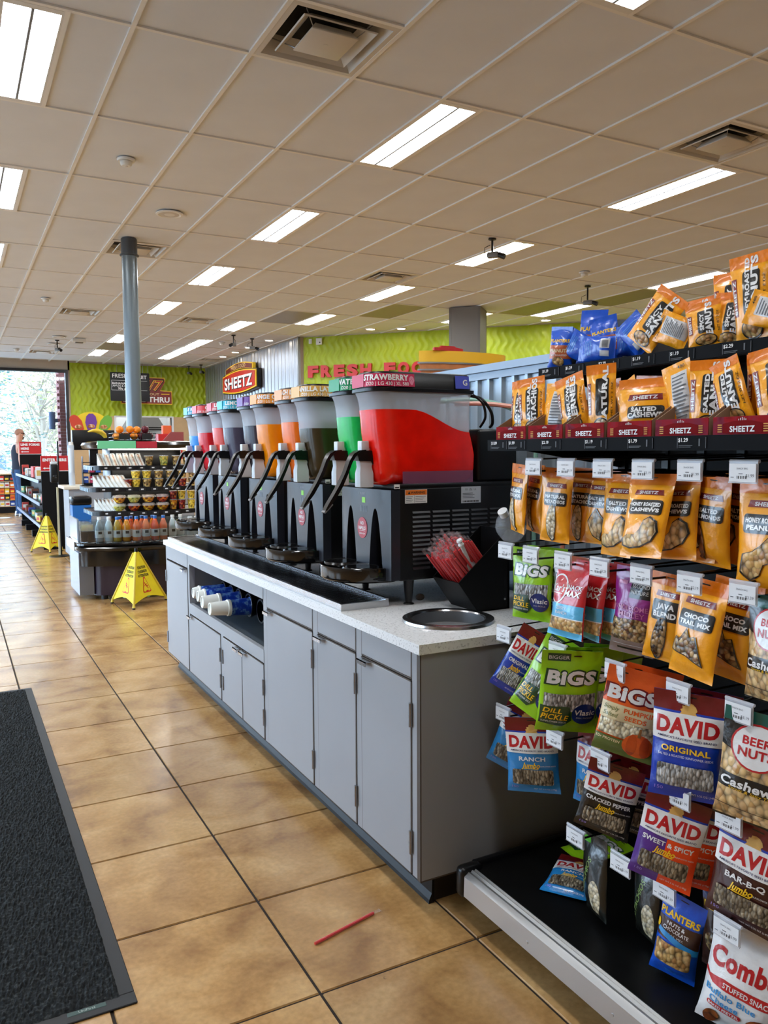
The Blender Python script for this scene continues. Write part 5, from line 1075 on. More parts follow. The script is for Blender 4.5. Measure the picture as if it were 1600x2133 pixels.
def bag_mesh(key, var=0):
    if (key, var) in _bm_cache: return _bm_cache[(key, var)]
    d = DES[key]; w, h, B = d['w'], d['h'], d['B']; rnd = random.Random(hash(key) % 1000+var*17 if False else sum(map(ord, key))+var*17)
    ph = [(rnd.uniform(-2.6, 2.6), rnd.uniform(0.8, 3.2), rnd.uniform(0, 6.28), rnd.uniform(0.35, 1)) for _ in range(7)]
    sk = rnd.uniform(-0.006, 0.006)
    def g(v):
        if v < 0.045 or v > 0.88: return 0.0
        t = (v-0.045)/0.835; return (math.sin(math.pi*min(1, t)**0.75))**0.7
    def surf(u, v):
        f = max(0.0, 1-abs(2*u-1)**2.4)**0.75; q = g(v)
        cr = sum(a*math.sin(6.28*(fu*u+fv*v)+p) for fu, fv, p, a in ph)*0.00055*(0.35+q)
        pinch = 1-0.05*q
        x = (u-0.5)*w*pinch; z = (v-1)*h
        y = -(B*f*q+cr)+sk*(1-v)**2*(2*u-1)*2.2
        return Vector((x, y, z))
    body = MB(); vs_ = []
    for side in (0, 1):
        for j in range(GV+1):
            for i in range(GU+1):
                p = surf(i/GU, j/GV)
                if side:
                    f = max(0.0, 1-abs(2*i/GU-1)**2.4)**0.75
                    q = surf(i/GU, j/GV); yb = sk*(1-j/GV)**2*(2*i/GU-1)*2.2+B*0.75*f*g(j/GV)+0.0012; p = Vector((q.x, max(yb, q.y+0.0009), q.z))
                vs_.append(p[:])
    fs = []; o = (GU+1)*(GV+1)
    for j in range(GV):
        for i in range(GU):
            a = j*(GU+1)+i; fs.append((a, a+1, a+GU+2, a+GU+1)); fs.append((o+a, o+a+GU+1, o+a+GU+2, o+a+1))
    edge = [j*(GU+1) for j in range(GV+1)]; fs += [(edge[k], edge[k+1], o+edge[k+1], o+edge[k]) for k in range(GV)]
    edge = [j*(GU+1)+GU for j in range(GV+1)]; fs += [(edge[k+1], edge[k], o+edge[k], o+edge[k+1]) for k in range(GV)]
    fs += [(i+1, i, o+i, o+i+1) for i in range(GU)]; t_ = GV*(GU+1); fs += [(t_+i, t_+i+1, o+t_+i+1, o+t_+i) for i in range(GU)]
    body.add(vs_, fs); bmesh_body = body.mesh('pouch', d['body'], 60)
    panels = []; tx = MB(); tm = []
    for k, e in enumerate(d['D']):
        if e[0] == 'rect': P = [(e[1], e[2]), (e[3], e[2]), (e[3], e[4]), (e[1], e[4])]; m = e[5]; V = np.array(P, float); Fc = [(0, 1, 2, 3)]
        elif e[0] in ('poly', 'win'): V = np.array(e[1], float); Fc = [tuple(range(len(e[1])))]; m = e[2]
        else:
            _, st, uc, vc, hh, mw, m, bold, shear, rot = e
            G_, Fc = glyphs(st, bold, shear); V = G_.copy(); W = V[:, 0].max(); V[:, 1] -= 0.5; V[:, 0] -= W/2
            if rot == 0 or rot != 90 and False:
                sy = hh*h; sx = min(sy, mw*w/W) if not False else sy
                sx = mw*w/W if mw*w/W < sy*1.35 else sy*1.35
                V = np.stack([uc+V[:, 0]*sx/w, vc+V[:, 1]*sy/h], 1)
            else:
                sy = hh*w; sx = mw*h/W if mw*h/W < sy*1.6 else sy*1.6
                a = math.radians(rot); X_ = V[:, 0]*sx; Y_ = V[:, 1]*sy
                V = np.stack([uc+(X_*math.cos(a)-Y_*math.sin(a))/w, vc+(X_*math.sin(a)+Y_*math.cos(a))/h], 1)
        bm = bmesh.new(); bv = [bm.verts.new((p[0], p[1], 0)) for p in V]
        for f_ in Fc:
            try: bm.faces.new([bv[i] for i in f_])
            except ValueError: pass
        if e[0] in ('poly', 'win') and len(V) > 4: bmesh.ops.triangulate(bm, faces=list(bm.faces))
        u0, u1, v0, v1 = V[:, 0].min(), V[:, 0].max(), V[:, 1].min(), V[:, 1].max()
        for i in range(1, GU):
            if u0 < i/GU < u1: bmesh.ops.bisect_plane(bm, geom=list(bm.verts)+list(bm.edges)+list(bm.faces), plane_co=(i/GU, 0, 0), plane_no=(1, 0, 0))
        for j in range(1, GV):
            if v0 < j/GV < v1: bmesh.ops.bisect_plane(bm, geom=list(bm.verts)+list(bm.edges)+list(bm.faces), plane_co=(0, j/GV, 0), plane_no=(0, 1, 0))
        bm.normal_update()
        if bm.faces and sum(f_.normal.z for f_ in bm.faces) < 0: bmesh.ops.reverse_faces(bm, faces=list(bm.faces))
        lift = 0.0006+0.0003*k
        def bil(u, v):
            u = min(max(u, 0.0), 1.0); v = min(max(v, 0.0), 1.0)
            i = min(int(u*GU), GU-1); j = min(int(v*GV), GV-1); a = u*GU-i; b = v*GV-j
            p00, p10, p01, p11 = (Vector(vs_[j*(GU+1)+i]), Vector(vs_[j*(GU+1)+i+1]), Vector(vs_[(j+1)*(GU+1)+i]), Vector(vs_[(j+1)*(GU+1)+i+1]))
            return p00*(1-a)*(1-b)+p10*a*(1-b)+p01*(1-a)*b+p11*a*b
        for v_ in bm.verts:
            p = bil(v_.co.x, v_.co.y); v_.co = Vector((p.x, p.y-lift, p.z))
        bm.verts.index_update(); vv = [v_.co[:] for v_ in bm.verts]; ff = [[v_.index for v_ in f_.verts] for f_ in bm.faces]; bm.free()
        if e[0] == 'txt':
            panels.append(('lettering', MB().add(vv, ff).mesh('lettering', m, 60)))
        else:
            nm = 'window' if e[0] == 'win' else 'colour_panel'; panels.append((nm, MB().add(vv, ff).mesh(nm, m, 60)))
    r = [('pouch', bmesh_body)]+panels+([('lettering', tx.mesh('lettering', tm, 60))] if tx.v else [])
    _bm_cache[(key, var)] = r
    return r
def bag(key, label, pos, yaw=0, roll=0, pitch=0, w=None, h=None, group=None, var=0, cat='snack bag', name='snack_bag'):
    """pos = middle of the top edge; yaw 0 faces the aisle, positive turns towards the near end"""
    t = thing(name, label, cat, pos, 0, group); t.rotation_mode = 'QUATERNION'
    M_ = Matrix.Rotation(math.radians(yaw-90), 3, 'Z')@Matrix.Rotation(math.radians(-pitch), 3, 'X')@Matrix.Rotation(math.radians(-roll), 3, 'Y')
    t.rotation_quaternion = M_.to_quaternion(); d = DES[key]
    sx = (w/d['w']) if w else 1; sz = (h/d['h']) if h else 1
    t.scale = (sx, min(sx, sz), sz)
    for nm, me in bag_mesh(key, var): part(nm, me, t)
    return t
# ---- peg hooks with price tags
def hook_meshes():
    L = RB-1.352
    wr = MB(); wr.tube([(RB-0.002, 0, 0), (1.375, 0, 0.004), (1.36, 0, 0.010), (1.354, 0, 0.022)], 0.0028, 8); wr.tube([(RB-0.002, 0, 0.045), (1.39, 0, 0.036), (1.356, 0, 0.034)], 0.0022, 8); wr.box(RB-0.006, RB-0.001, -0.012, 0.012, -0.012, 0.055)
    hd = MB(); hd.box(1.3505, 1.3530, -0.032, 0.032, -0.006, 0.036, 0); hd.tube([(1.354, -0.033, 0.036), (1.354, 0.033, 0.036)], 0.0035, 8); hd.box(1.3485, 1.351, -0.032, 0.032, -0.007, -0.004, 0)
    return wr.mesh('wire', M_BLACK, 40), hd.mesh('tag_holder', frosted('clear_tag_plastic', (225, 228, 236), 0.45), 30)
h_wire, h_hold = hook_meshes()
def tag_mesh(price):
    c = MB(); x = 1.3478; c.box(x, x+0.0004, -0.030, 0.030, -0.004, 0.0315, 0)
    c.text('SNACK BAG', (x-0.0003, 0, 0.022), 0.0034, right=(0, -1, 0), m=1, maxw=0.04)
    c.text(price, (x-0.0003, -0.017, 0.0085), 0.0062, right=(0, -1, 0), m=1)
    for q in range(9): c.box(x-0.0003, x, 0.012-q*0.0028-0.0012*(q % 2), 0.0125-q*0.0028, 0.002, 0.0075, 2)
    c.box(x-0.0003, x, 0.019, 0.026, 0.004, 0.0055, 1); c.box(x-0.0003, x, -0.001, 0.008, 0.011, 0.0125, 1)
    return c.mesh('price_tag', [M_PAPER, M_GREYINK, M_INK], 0)
_tm = {}
ROWN = {1: 'top', 2: 'second', 3: 'third', 4: 'fourth', 5: 'bottom'}
NTH = ['first', 'second', 'third', 'fourth', 'fifth', 'sixth', 'seventh']
def hook(row, k, y, z, price, rot=0.0):
    t = thing('peg_hook', '%s black peg hook with white price tag, from the left in the %s hook row' % (NTH[k], ROWN[row]), 'hook', (0, y, z), 0, 'peg hooks on the snack rack')
    if price not in _tm: _tm[price] = tag_mesh(price)
    part('wire', h_wire, t); h_ = part('tag_holder', h_hold, t); p_ = part('price_tag', _tm[price], t)
    return t
ROWS = {1: ([1.681, 1.554, 1.425, 1.300, 1.171, 1.042], 1.298, ['$2.99', '$3.19', '$3.19', '$3.19', '$1.99', '$1.99']),
        2: ([1.80, 1.69, 1.561, 1.431, 1.299, 1.165, 1.035], 1.062, ['$2.29', '$1.29', '$2.19', '$3.29', '$2.99', '$2.19', '$3.39']),
        3: ([1.806, 1.579, 1.375, 1.188, 1.037], 0.824, ['$1.79', '$2.29', '$1.29', '$1.99', '$3.19']),
        4: ([1.808, 1.585, 1.418, 1.180, 1.053], 0.594, ['$1.99', '$1.99', '$1.99', '$1.99', '$1.99']),
        5: ([1.502, 1.346, 1.213, 1.05], 0.366, ['$1.59', '$2.19', '$3.29', '$2.99'])}
for r_, (ys_, z, pr_) in ROWS.items():
    for k_, (y, p) in enumerate(zip(ys_, pr_)): hook(r_, k_, y, z, p)
# ---- hanging bags: (design, what, x, y, z, w, h, yaw, roll, pitch, copies behind, copy step)
HANG = [
 ('pist', 'orange natural pistachios bag turned away at the left end of the top hook row', 1.40, 1.800, 1.318, 0.105, 0.192, -14, -3, 1, 1, (0.035, -0.03)),
 ('pist', 'orange natural pistachios bag facing out, second from the left in the top hook row', 1.40, 1.640, 1.310, 0.098, 0.196, 14, -3, 0, 1, (0.06, -0.03)),
 ('saltlime', 'orange salt lime cashews bag with a dark pointed window', 1.47, 1.545, 1.304, 0.115, 0.19, 2, -1, 3, 0, (0.05, -0.02)),
 ('saltcash', 'orange salted cashews bag half behind the honey roasted cashews', 1.43, 1.432, 1.304, 0.122, 0.205, 0, 0, 8, 0, (0.05, 0)),
 ('honeycash', 'glossy orange honey roasted cashews bag at the front of its hook', 1.385, 1.300, 1.303, 0.125, 0.19, 4, 1, 14, 4, (0.035, -0.035)),
 ('almond', 'orange salted almonds bag in the top hook row', 1.43, 1.175, 1.301, 0.105, 0.195, -8, -4, -2, 2, (0.045, -0.04)),
 ('peanut', 'orange honey roasted peanuts bag at the right edge of the top hook row', 1.40, 1.020, 1.300, 0.125, 0.215, 4, 0, 3, 1, (0.05, 0)),
 ('bigs', 'lime green dill pickle seed bag at the left of the second hook row', 1.42, 1.765, 1.084, 0.128, 0.203, 22, -1, 0, 1, (0.05, 0)),
 ('bigsgrey', 'grey seed bag mostly hidden behind the red snack bags', 1.45, 1.64, 1.075, 0.12, 0.20, 6, 0, 4, 0, (0.05, 0)),
 ('kars', 'red and sky blue nut mix bag at the front of its hook', 1.395, 1.568, 1.072, 0.135, 0.195, -6, 2, 9, 3, (0.035, -0.028)),
 ('second', 'magenta mixed nut bag with a black square logo', 1.44, 1.400, 1.074, 0.115, 0.212, 6, -2, 1, 0, (0.04, 0)),
 ('java', 'orange bag with java blend lettering in the second hook row', 1.43, 1.283, 1.075, 0.098, 0.203, 8, -5, 2, 0, (0.04, 0)),
 ('choco', 'orange trail mix bag with a mountain-shaped window', 1.39, 1.155, 1.084, 0.122, 0.212, 0, -4, 7, 2, (0.05, -0.045)),
 ('beer', 'black cashews bag with a round logo in the second hook row', 1.40, 0.985, 1.070, 0.14, 0.21, 0, 0, 3, 0, (0.05, 0)),
 ('davidOJ', 'blue and white sunflower seed bag tilted left against the counter end', 1.40, 1.715, 0.862, 0.090, 0.205, 44, -29, -4, 0, (0.05, 0)),
 ('bigs', 'lime green seed bag tilted left behind the front one', 1.42, 1.615, 0.855, 0.115, 0.235, 34, -27, 6, 0, (0.04, 0)),
 ('bigs', 'lime green dill pickle seed bag at the front of the third hook row', 1.365, 1.535, 0.850, 0.155, 0.222, 62, -3, -8, 2, (0.07, 0.0)),
 ('pumpkin', 'orange pumpkin seed bag hanging askew in the third hook row', 1.385, 1.330, 0.846, 0.138, 0.205, 46, -11, 3, 1, (0.045, 0.0)),
 ('davidO', 'large blue original sunflower seed bag in the third hook row', 1.362, 1.165, 0.840, 0.150, 0.228, 28, -1, 3, 1, (0.05, 0.0)),
 ('beer', 'black cashews bag with a round logo at the right of the third hook row', 1.375, 0.985, 0.842, 0.165, 0.225, 22, -5, 2, 0, (0.05, 0)),
 ('ranch', 'bright blue ranch sunflower seed bag at the left of the fourth hook row', 1.365, 1.700, 0.628, 0.145, 0.208, 46, 3, 1, 0, (0.05, 0)),
 ('ranch', 'bright blue ranch seed bag tilted behind the front one', 1.43, 1.78, 0.625, 0.135, 0.205, 38, -20, 1, 0, (0.05, 0)),
 ('ranch', 'dim blue ranch seed bag half hidden behind the black bag', 1.46, 1.540, 0.615, 0.12, 0.20, 16, -4, 1, 0, (0.05, 0)),
 ('pepper', 'black cracked pepper sunflower seed bag in the fourth hook row', 1.382, 1.390, 0.600, 0.132, 0.178, 44, -13, 0, 1, (0.06, 0.0)),
 ('sweet', 'purple and orange sunflower seed bag in the fourth hook row', 1.362, 1.185, 0.604, 0.135, 0.200, 38, -12, 2, 3, (0.034, -0.02)),
 ('bbq', 'dark maroon barbecue sunflower seed bag at the right edge', 1.385, 1.010, 0.606, 0.145, 0.215, 16, -8, 2, 0, (0.05, 0)),
 ('pistblack', 'black pistachio bag at the left of the bottom hook row', 1.41, 1.495, 0.372, 0.105, 0.20, -8, 6, 2, 0, (0.05, 0)),
 ('pistblack', 'black pistachio bag second in the bottom hook row', 1.45, 1.350, 0.370, 0.10, 0.20, -4, 2, 2, 1, (0.07, -0.02)),
 ('planters', 'blue nuts and chocolate trail mix bag in the bottom hook row', 1.40, 1.195, 0.360, 0.100, 0.198, 16, -9, 0, 0, (0.05, 0)),
 ('plantersdark', 'dark brown trail mix bag behind the blue one', 1.50, 1.16, 0.37, 0.125, 0.20, 14, 0, 2, 0, (0.05, 0)),
]
for (key, lb, x, y, z, w_, h_, ya, ro, pi_, nb, st) in HANG:
    bag(key, lb, (x, y, z), ya, ro, pi_, w_, h_, 'hanging snack bags')
    for q in range(nb):
        bag(key, '%s: %s behind it' % (' '.join(lb.split()[:9]), NTH[q]), (x+st[0]*(q+1), y+st[1]*(q+1), z-0.002*q), ya-3*q, ro+random.uniform(-3, 3), pi_*0.5, w_, h_, 'hanging snack bags', var=1)
# ---- bags on the deck
bag('combos', 'white bag of stuffed snacks standing on the rack deck', (1.405, 1.012, 0.378), 20, -8, 6, 0.175, 0.225, 'bags on the deck')
t = bag('ranch', 'bright blue seed bag fallen flat on the black deck', (1.50, 1.62, 0.168), 10, 0, 0, 0.13, 0.18, 'bags on the deck'); t.rotation_quaternion = (Matrix.Rotation(math.radians(-60), 3, 'Z')@Matrix.Rotation(math.radians(-84), 3, 'X')).to_quaternion(); t.location = (1.56, 1.70, 0.176)
t = bag('bigs', 'green seed bag fallen flat at the back of the deck', (1.62, 1.80, 0.168), 10, 0, 0, 0.13, 0.18, 'bags on the deck'); t.rotation_quaternion = (Matrix.Rotation(math.radians(-100), 3, 'Z')@Matrix.Rotation(math.radians(-84), 3, 'X')).to_quaternion(); t.location = (1.74, 1.72, 0.180)

# ---- red counter-display trays on the lower shelf
M_CARD = mat('brown_cardboard', (140, 108, 84), 0.8); M_TRAYR = ramp_mat('red_tray_print', 'noise', [(0.35, (120, 16, 24)), (0.5, (150, 22, 30)), (0.62, (120, 40, 60)), (0.75, (96, 14, 20))], 9, rough=0.8, bump=0, dist=2.0)
ty = [1.866, 1.722, 1.574, 1.427, 1.280, 1.128, 0.978]
for k_, (a, b_) in enumerate(zip(ty, [1.728, 1.580, 1.433, 1.286, 1.134, 0.984, 0.83])):
    a -= 0.002; b_ += 0.004
    t = thing('display_tray', '%s red cardboard display tray from the left on the lower shelf' % NTH[k_], 'tray', (0, 0, 1.386), 0, 'red display trays on the lower shelf')
    f = MB(); x0 = 1.364; f.box(x0, x0+0.002, b_, a, 0, 0.036); f.build('front', M_TRAYR, t, 0)
    s = MB()
    for y in (a-0.002, b_): s.prism([(x0+0.002, 0), (1.62, 0), (1.62, 0.11), (1.50, 0.11), (x0+0.002, 0.036)], 'y', y, y+0.002)
    s.box(1.618, 1.62, b_, a, 0, 0.11); s.box(x0+0.002, 1.618, b_+0.002, a-0.002, 0, 0.002); s.build('cardboard_body', M_CARD, t, 0)
    l = MB(); c = (a+b_)/2; xx = x0-0.0008
    l.add([(xx, c+0.045, 0.003), (xx, c-0.045, 0.003), (xx, c-0.045, 0.022), (xx, c-0.02, 0.027), (xx, c+0.02, 0.027), (xx, c+0.045, 0.022)], [(0, 1, 2, 3, 4, 5)], 2)
    for s_ in (-1, 1):
        for q in range(4): l.box(xx-0.0004, xx, min(c+s_*0.047, c+s_*0.057), max(c+s_*0.047, c+s_*0.057), 0.005+q*0.0045, 0.0072+q*0.0045, 0)
    for q in (-2, -1, 0, 1, 2): l.box(xx-0.0004, xx, c+q*0.004-0.0006, c+q*0.004+0.0006, 0.028, 0.034-abs(q)*0.0015, 1)
    l.text('SHEETZ', (xx-0.0006, c, 0.0115), 0.0125, right=(0, -1, 0), bold=0.03, m=1, maxw=0.07); l.build('logo', [mat('gold_print', (210, 150, 60), 0.6), M_WTXT, mat('tray_logo_maroon', (120, 18, 22), 0.8, spec=0.1)], t, 0)
# ---- bags standing in the trays (centre y, bag centre z given)
STAND = [
 ('vpist', 'orange pistachio bag at the far left of the lower shelf', 1.43, 1.838, 1.485, 0.075, 0.165, 10, 4, 8),
 ('vpist', 'orange natural pistachios bag second from the left on the lower shelf', 1.42, 1.775, 1.482, 0.085, 0.165, 24, 8, 8),
 ('backgrey', 'orange bag turned to show its grey nutrition panel, left on lower shelf', 1.44, 1.690, 1.470, 0.09, 0.145, 14, -3, 6),
 ('vkern', 'orange sunflower kernels bag leaning right on the lower shelf', 1.42, 1.610, 1.476, 0.088, 0.155, 12, 17, 8),
 ('vnat', 'tall orange bag standing upright in the third tray on the lower shelf', 1.42, 1.505, 1.490, 0.075, 0.178, 28, 3, 4),
 ('backgrey', 'orange bag showing its back beside the wide salted cashews', 1.46, 1.455, 1.465, 0.08, 0.13, -10, 24, 6),
 ('saltcashS', 'wide orange salted cashews pouch facing out on the lower shelf', 1.42, 1.358, 1.472, 0.135, 0.132, 24, 1, 6),
 ('backgrey', 'orange bag edge-on right of the wide salted cashews', 1.44, 1.275, 1.480, 0.075, 0.158, 6, 18, 6),
 ('vsalt', 'orange salted peanuts bag upright in the fifth tray', 1.43, 1.192, 1.486, 0.085, 0.160, 26, 0, 5),
 ('vsalt', 'orange salted peanuts bag leaning behind the cardboard tray side', 1.43, 1.140, 1.476, 0.075, 0.150, 4, 22, 6),
 ('vberry', 'orange berry energy blend bag on the lower shelf', 1.47, 1.085, 1.484, 0.08, 0.165, 12, 4, 5),
 ('vberry', 'orange berry energy blend bag at the right edge of the lower shelf', 1.43, 1.030, 1.478, 0.095, 0.165, 14, 12, 6),
 ('vsalt', 'orange peanuts bag in shade behind the salted cashews', 1.55, 1.30, 1.470, 0.09, 0.15, 6, -6, 4), ('vkern', 'orange bag in shade behind the kernels bag', 1.55, 1.62, 1.470, 0.09, 0.15, 6, 5, 4), ('vnat', 'orange bag in shade behind the tall bag', 1.55, 1.48, 1.468, 0.09, 0.15, 6, -5, 4), ('vberry', 'orange bag in shade behind the berry blend bags', 1.56, 1.10, 1.470, 0.09, 0.15, 6, 8, 4),
 ('plpeanut', 'blue peanuts bag at the far left of the top shelf', 1.58, 1.845, 1.655, 0.072, 0.118, 16, -6, -3), ('backblue', 'blue bag lying on its side, second on the top shelf', 1.60, 1.790, 1.632, 0.08, 0.10, 26, 60, 0),
 ('plpeanut', 'tallest blue peanuts bag standing at the back of the top shelf', 1.645, 1.785, 1.700, 0.078, 0.165, 30, -3, 6), ('plpeanut', 'blue peanuts bag leaning right on the top shelf', 1.62, 1.705, 1.675, 0.078, 0.130, 30, 10, 6),
 ('backblue', 'blue bag turned to show its back at the top shelf edge', 1.575, 1.690, 1.628, 0.07, 0.115, 14, 84, 2), ('backblue', 'blue bag lying flat behind others on the top shelf', 1.64, 1.625, 1.636, 0.075, 0.12, 12, 76, 2), ('backblue', 'blue bag with its corner sticking up beside the orange bags', 1.585, 1.555, 1.645, 0.08, 0.10, 18, 40, 0),
 ('vspicy', 'crumpled orange pistachio bag leaning over on the top shelf', 1.57, 1.475, 1.650, 0.095, 0.150, 16, -38, 4), ('backgrey', 'orange bag with grey back panel lying on the top shelf', 1.57, 1.420, 1.625, 0.08, 0.09, 16, 66, 0),
 ('vspicy', 'orange bag top showing at the back of the top shelf', 1.68, 1.430, 1.672, 0.085, 0.14, 12, 6, 4), ('vspicy', 'orange peanuts bag low at the front of the top shelf', 1.58, 1.335, 1.640, 0.085, 0.105, 18, 10, 4),
 ('vspicy', 'orange spicy peanuts bag standing high at the back of the top shelf', 1.68, 1.340, 1.705, 0.095, 0.16, 16, 2, 4), ('vspicy', 'orange peanuts bag in the middle of the right half of the top shelf', 1.61, 1.285, 1.652, 0.085, 0.125, 16, -4, 4),
 ('vpnut', 'tall orange honey roasted peanuts bag standing out on the top shelf', 1.585, 1.215, 1.688, 0.085, 0.195, 16, 7, 4), ('vspicy', 'orange peanuts bag at the right edge of the top shelf', 1.66, 1.165, 1.705, 0.09, 0.16, 14, 12, 4), ('backgrey', 'orange bag with clear end at the right edge of the top shelf', 1.565, 1.140, 1.622, 0.075, 0.12, 18, 70, 2),
]
for k_, (key, lb, x, y, zc, w_, h_, ya, ro, pi_) in enumerate(STAND):
    r = math.radians(ro); floor_z = 1.3885 if zc < 1.55 else 1.593
    half = h_/2; ext = half*abs(math.cos(r))+w_/2*abs(math.sin(r)); zc = max(zc, floor_z+ext)
    zc = floor_z+ext if zc < floor_z+ext+0.03 else zc
    # top middle from the centre
    M_ = Matrix.Rotation(math.radians(ya-90), 3, 'Z')@Matrix.Rotation(math.radians(-pi_), 3, 'X')@Matrix.Rotation(-r, 3, 'Y')
    top = Vector((x, y, zc))+M_@Vector((0, 0, half))
    bag(key, lb, top, ya, ro, pi_, w_, h_, 'snack bags standing on the shelves', var=k_ % 2)
t = thing('shelf_carton', 'dark grey open carton at the back of the top shelf', 'box', (0, 0, 1.593))
b = MB()
for a in ((1.60, 1.82, 1.846, 1.848), (1.60, 1.82, 1.560, 1.562), (1.818, 1.82, 1.562, 1.846), (1.70, 1.703, 1.562, 1.846)): b.box(*a, 0, 0.10)
b.prism([(1.846, 0.10), (1.562, 0.10), (1.562, 0.11), (1.846, 0.15)], 'x', 1.70, 1.703); b.build('carton_walls', mat('dark_grey_card', (62, 64, 68), 0.7), t, 0)

# ------------------------------------------------------------------ columns and wall signs
t = thing('round_column', 'round blue-grey steel column rising through the food island to the ceiling', 'column', (1.655, 8.46, 0))
MB().cyl((0, 0, 0.002), (0, 0, CEIL-0.17), 0.076, n=40).build('shaft', mat('blue_grey_paint', (112, 124, 132), 0.28, 0.2), t)
MB().lathe([(0.079, CEIL-0.17), (0.094, CEIL-0.165), (0.094, CEIL-0.155), (0.079, CEIL-0.150), (0.079, CEIL-0.001)], 40).build('collar', mat('dark_grey_paint', (70, 74, 80), 0.35), t)
t = thing('square_column', 'square taupe column with corner guards by the lime wall', 'column', (7.0, 10.30, 0), math.radians(43))
MB().box(-0.235, 0.235, -0.235, 0.235, 0, CEIL-0.001).build('shaft', mat('taupe_paint', (122, 116, 110), 0.45), t, 0)
for u in (-1, 1):
    for v in (-1, 1): MB().box(min(u*0.20, u*0.238), max(u*0.20, u*0.238), min(v*0.20, v*0.238), max(v*0.20, v*0.238), 0, CEIL-0.002).build('corner_guard', mat('lime_corner', (128, 132, 58), 0.4) if u > 0 and v < 0 else mat('taupe_guard', (114, 109, 104), 0.4), t, 0)
# FRESH FOOD letters: each letter its own piece
t = thing('wall_lettering', 'large red raised letters reading fresh food on the lime wall', 'sign', DA, dang)
M_LRED = mat('letter_red', (206, 44, 48), 0.4)
def letter3d(st, c, h, d, parent, m, right=(1, 0, 0), out=(0, -1, 0), bold=0.06, w=None, name='letter'):
    V, F_ = glyphs(st, bold, 0); W = V[:, 0].max(); sx = h if w is None else w/W; R_ = Vector(right); O_ = Vector(out); c = Vector(c)
    pts = [c+R_*((p[0]-W/2)*sx)+Vector((0, 0, (p[1]-0.5)*h)) for p in V]; n = len(pts)
    ed = {}
    for f in F_:
        for a, b in zip(f, f[1:]+f[:1]): ed[(a, b)] = ed.get((a, b), 0)+1
    side = [(a, b, b+n, a+n) for (a, b) in ed if (b, a) not in ed]
    MB().add([p[:] for p in pts]+[(p+O_*d)[:] for p in pts], [f[::-1] for f in F_]+[tuple(i+n for i in f) for f in F_]+side).build(name, m, parent, 0)
s_ = 0.10
for ch in 'FRESH FOOD':
    if ch != ' ': letter3d(ch, (s_+0.12, -0.03, 2.835), 0.235, 0.045, t, M_LRED, w=0.215)
    s_ += 0.262 if ch != ' ' else 0.20
t = thing('thermostat', 'white thermostat box high on the lime wall', 'thermostat', on_diag(0.34, 3.385, 0.03), dang)
MB().rbox(-0.06, 0.06, -0.03, 0.0, -0.06, 0.06, 0.006, 2).build('cover', M_WHITE, t); MB().cyl((0.02, -0.036, -0.02), (0.02, -0.028, -0.02), 0.012, n=10).build('dial', M_INK, t)
t = thing('wall_sensor', 'small white sensor plate beside the thermostat', 'sensor', on_diag(0.16, 3.395, 0.03), dang)
MB().rbox(-0.03, 0.03, -0.02, 0.0, -0.045, 0.045, 0.004, 2).build('plate', M_WHITE, t); MB().rbox(-0.02, 0.02, -0.024, -0.018, -0.03, 0.03, 0.003, 1).build('cover', M_TRIM, t)
# round-top logo sign on the metal wall
t = thing('logo_sign', 'red shield-shaped illuminated logo sign on the corrugated metal wall', 'sign', (5.80, 17.45, 2.955))
def shield(hw, z0, z1, sag, rise, n=12):
    return [(-hw+2*hw*k/n, z0-sag*math.sin(math.pi*k/n)) for k in range(n+1)]+[(hw-2*hw*k/n, z1+rise*math.sin(math.pi*k/n)) for k in range(n+1)]
M_LOGO = mat('logo_red', (196, 44, 34), 0.35); M_LOGOD = mat('logo_dark_red', (110, 24, 22), 0.4)
MB().prism(shield(1.20, -0.26, 0.14, 0.07, 0.07), 'x', -0.08, 0.0).build('back_panel', M_BLACK, t, 30)
MB().prism(shield(1.17, -0.24, 0.12, 0.07, 0.07), 'x', -0.10, -0.08).build('yellow_border', M_YEL, t, 30)
MB().prism(shield(1.12, -0.215, 0.095, 0.07, 0.07), 'x', -0.11, -0.10).build('face', M_LOGO, t, 30)
MB().prism(shield(0.95, 0.15, 0.28, -0.065, 0.08), 'x', -0.09, -0.02).build('crest_border', M_YEL, t, 30)
MB().prism(shield(0.90, 0.165, 0.26, -0.065, 0.08), 'x', -0.10, -0.09).build('crest', M_LOGOD, t, 30)
k = MB(); k.text('SHEETZ', (-0.113, -0.02, -0.075), 0.27, right=(0, -1, 0), bold=0.05, w=1.95, m=0); k.text('SHEETZ', (-0.117, 0.0, -0.06), 0.27, right=(0, -1, 0), bold=0.03, w=1.95, m=1); k.text('FRESH FOOD', (-0.103, 0, 0.275), 0.085, right=(0, -1, 0), bold=0.01, w=1.0, m=2)
k.build('lettering', [M_INK, M_WTXT, mat('crest_gold', (226, 200, 140), 0.5)], t, 0)
# hanging chalkboard and 24/7 sign
M_WIRE = mat('thin_wire', (170, 170, 165), 0.4)
t = thing('chalkboard', 'black hanging chalkboard with white handwriting beside the round column', 'sign', (3.84, 20.0, 2.92))
b = MB(); b.rbox(-0.46, 0.46, -0.02, 0.02, -0.36, 0.32, 0.03, 2); b.build('board', mat('chalkboard', (18, 18, 20), 0.6), t)
k = MB(); 
k.text('FRESH', (-0.41, -0.022, 0.24), 0.10, bold=0.02, align='L', m=0); k.text('FRUIT', (0.08, -0.022, 0.22), 0.09, bold=0.02, align='L', m=0, maxw=0.33); k.text('BANANAS  3 / $1', (-0.41, -0.022, 0.06), 0.055, bold=0.01, align='L', m=0, maxw=0.8); k.text('APPLES & ORANGES', (-0.41, -0.022, 0.0), 0.045, align='L', m=0, maxw=0.8); k.text('99c each', (-0.28, -0.022, -0.065), 0.06, bold=0.015, align='L', m=0, maxw=0.6)
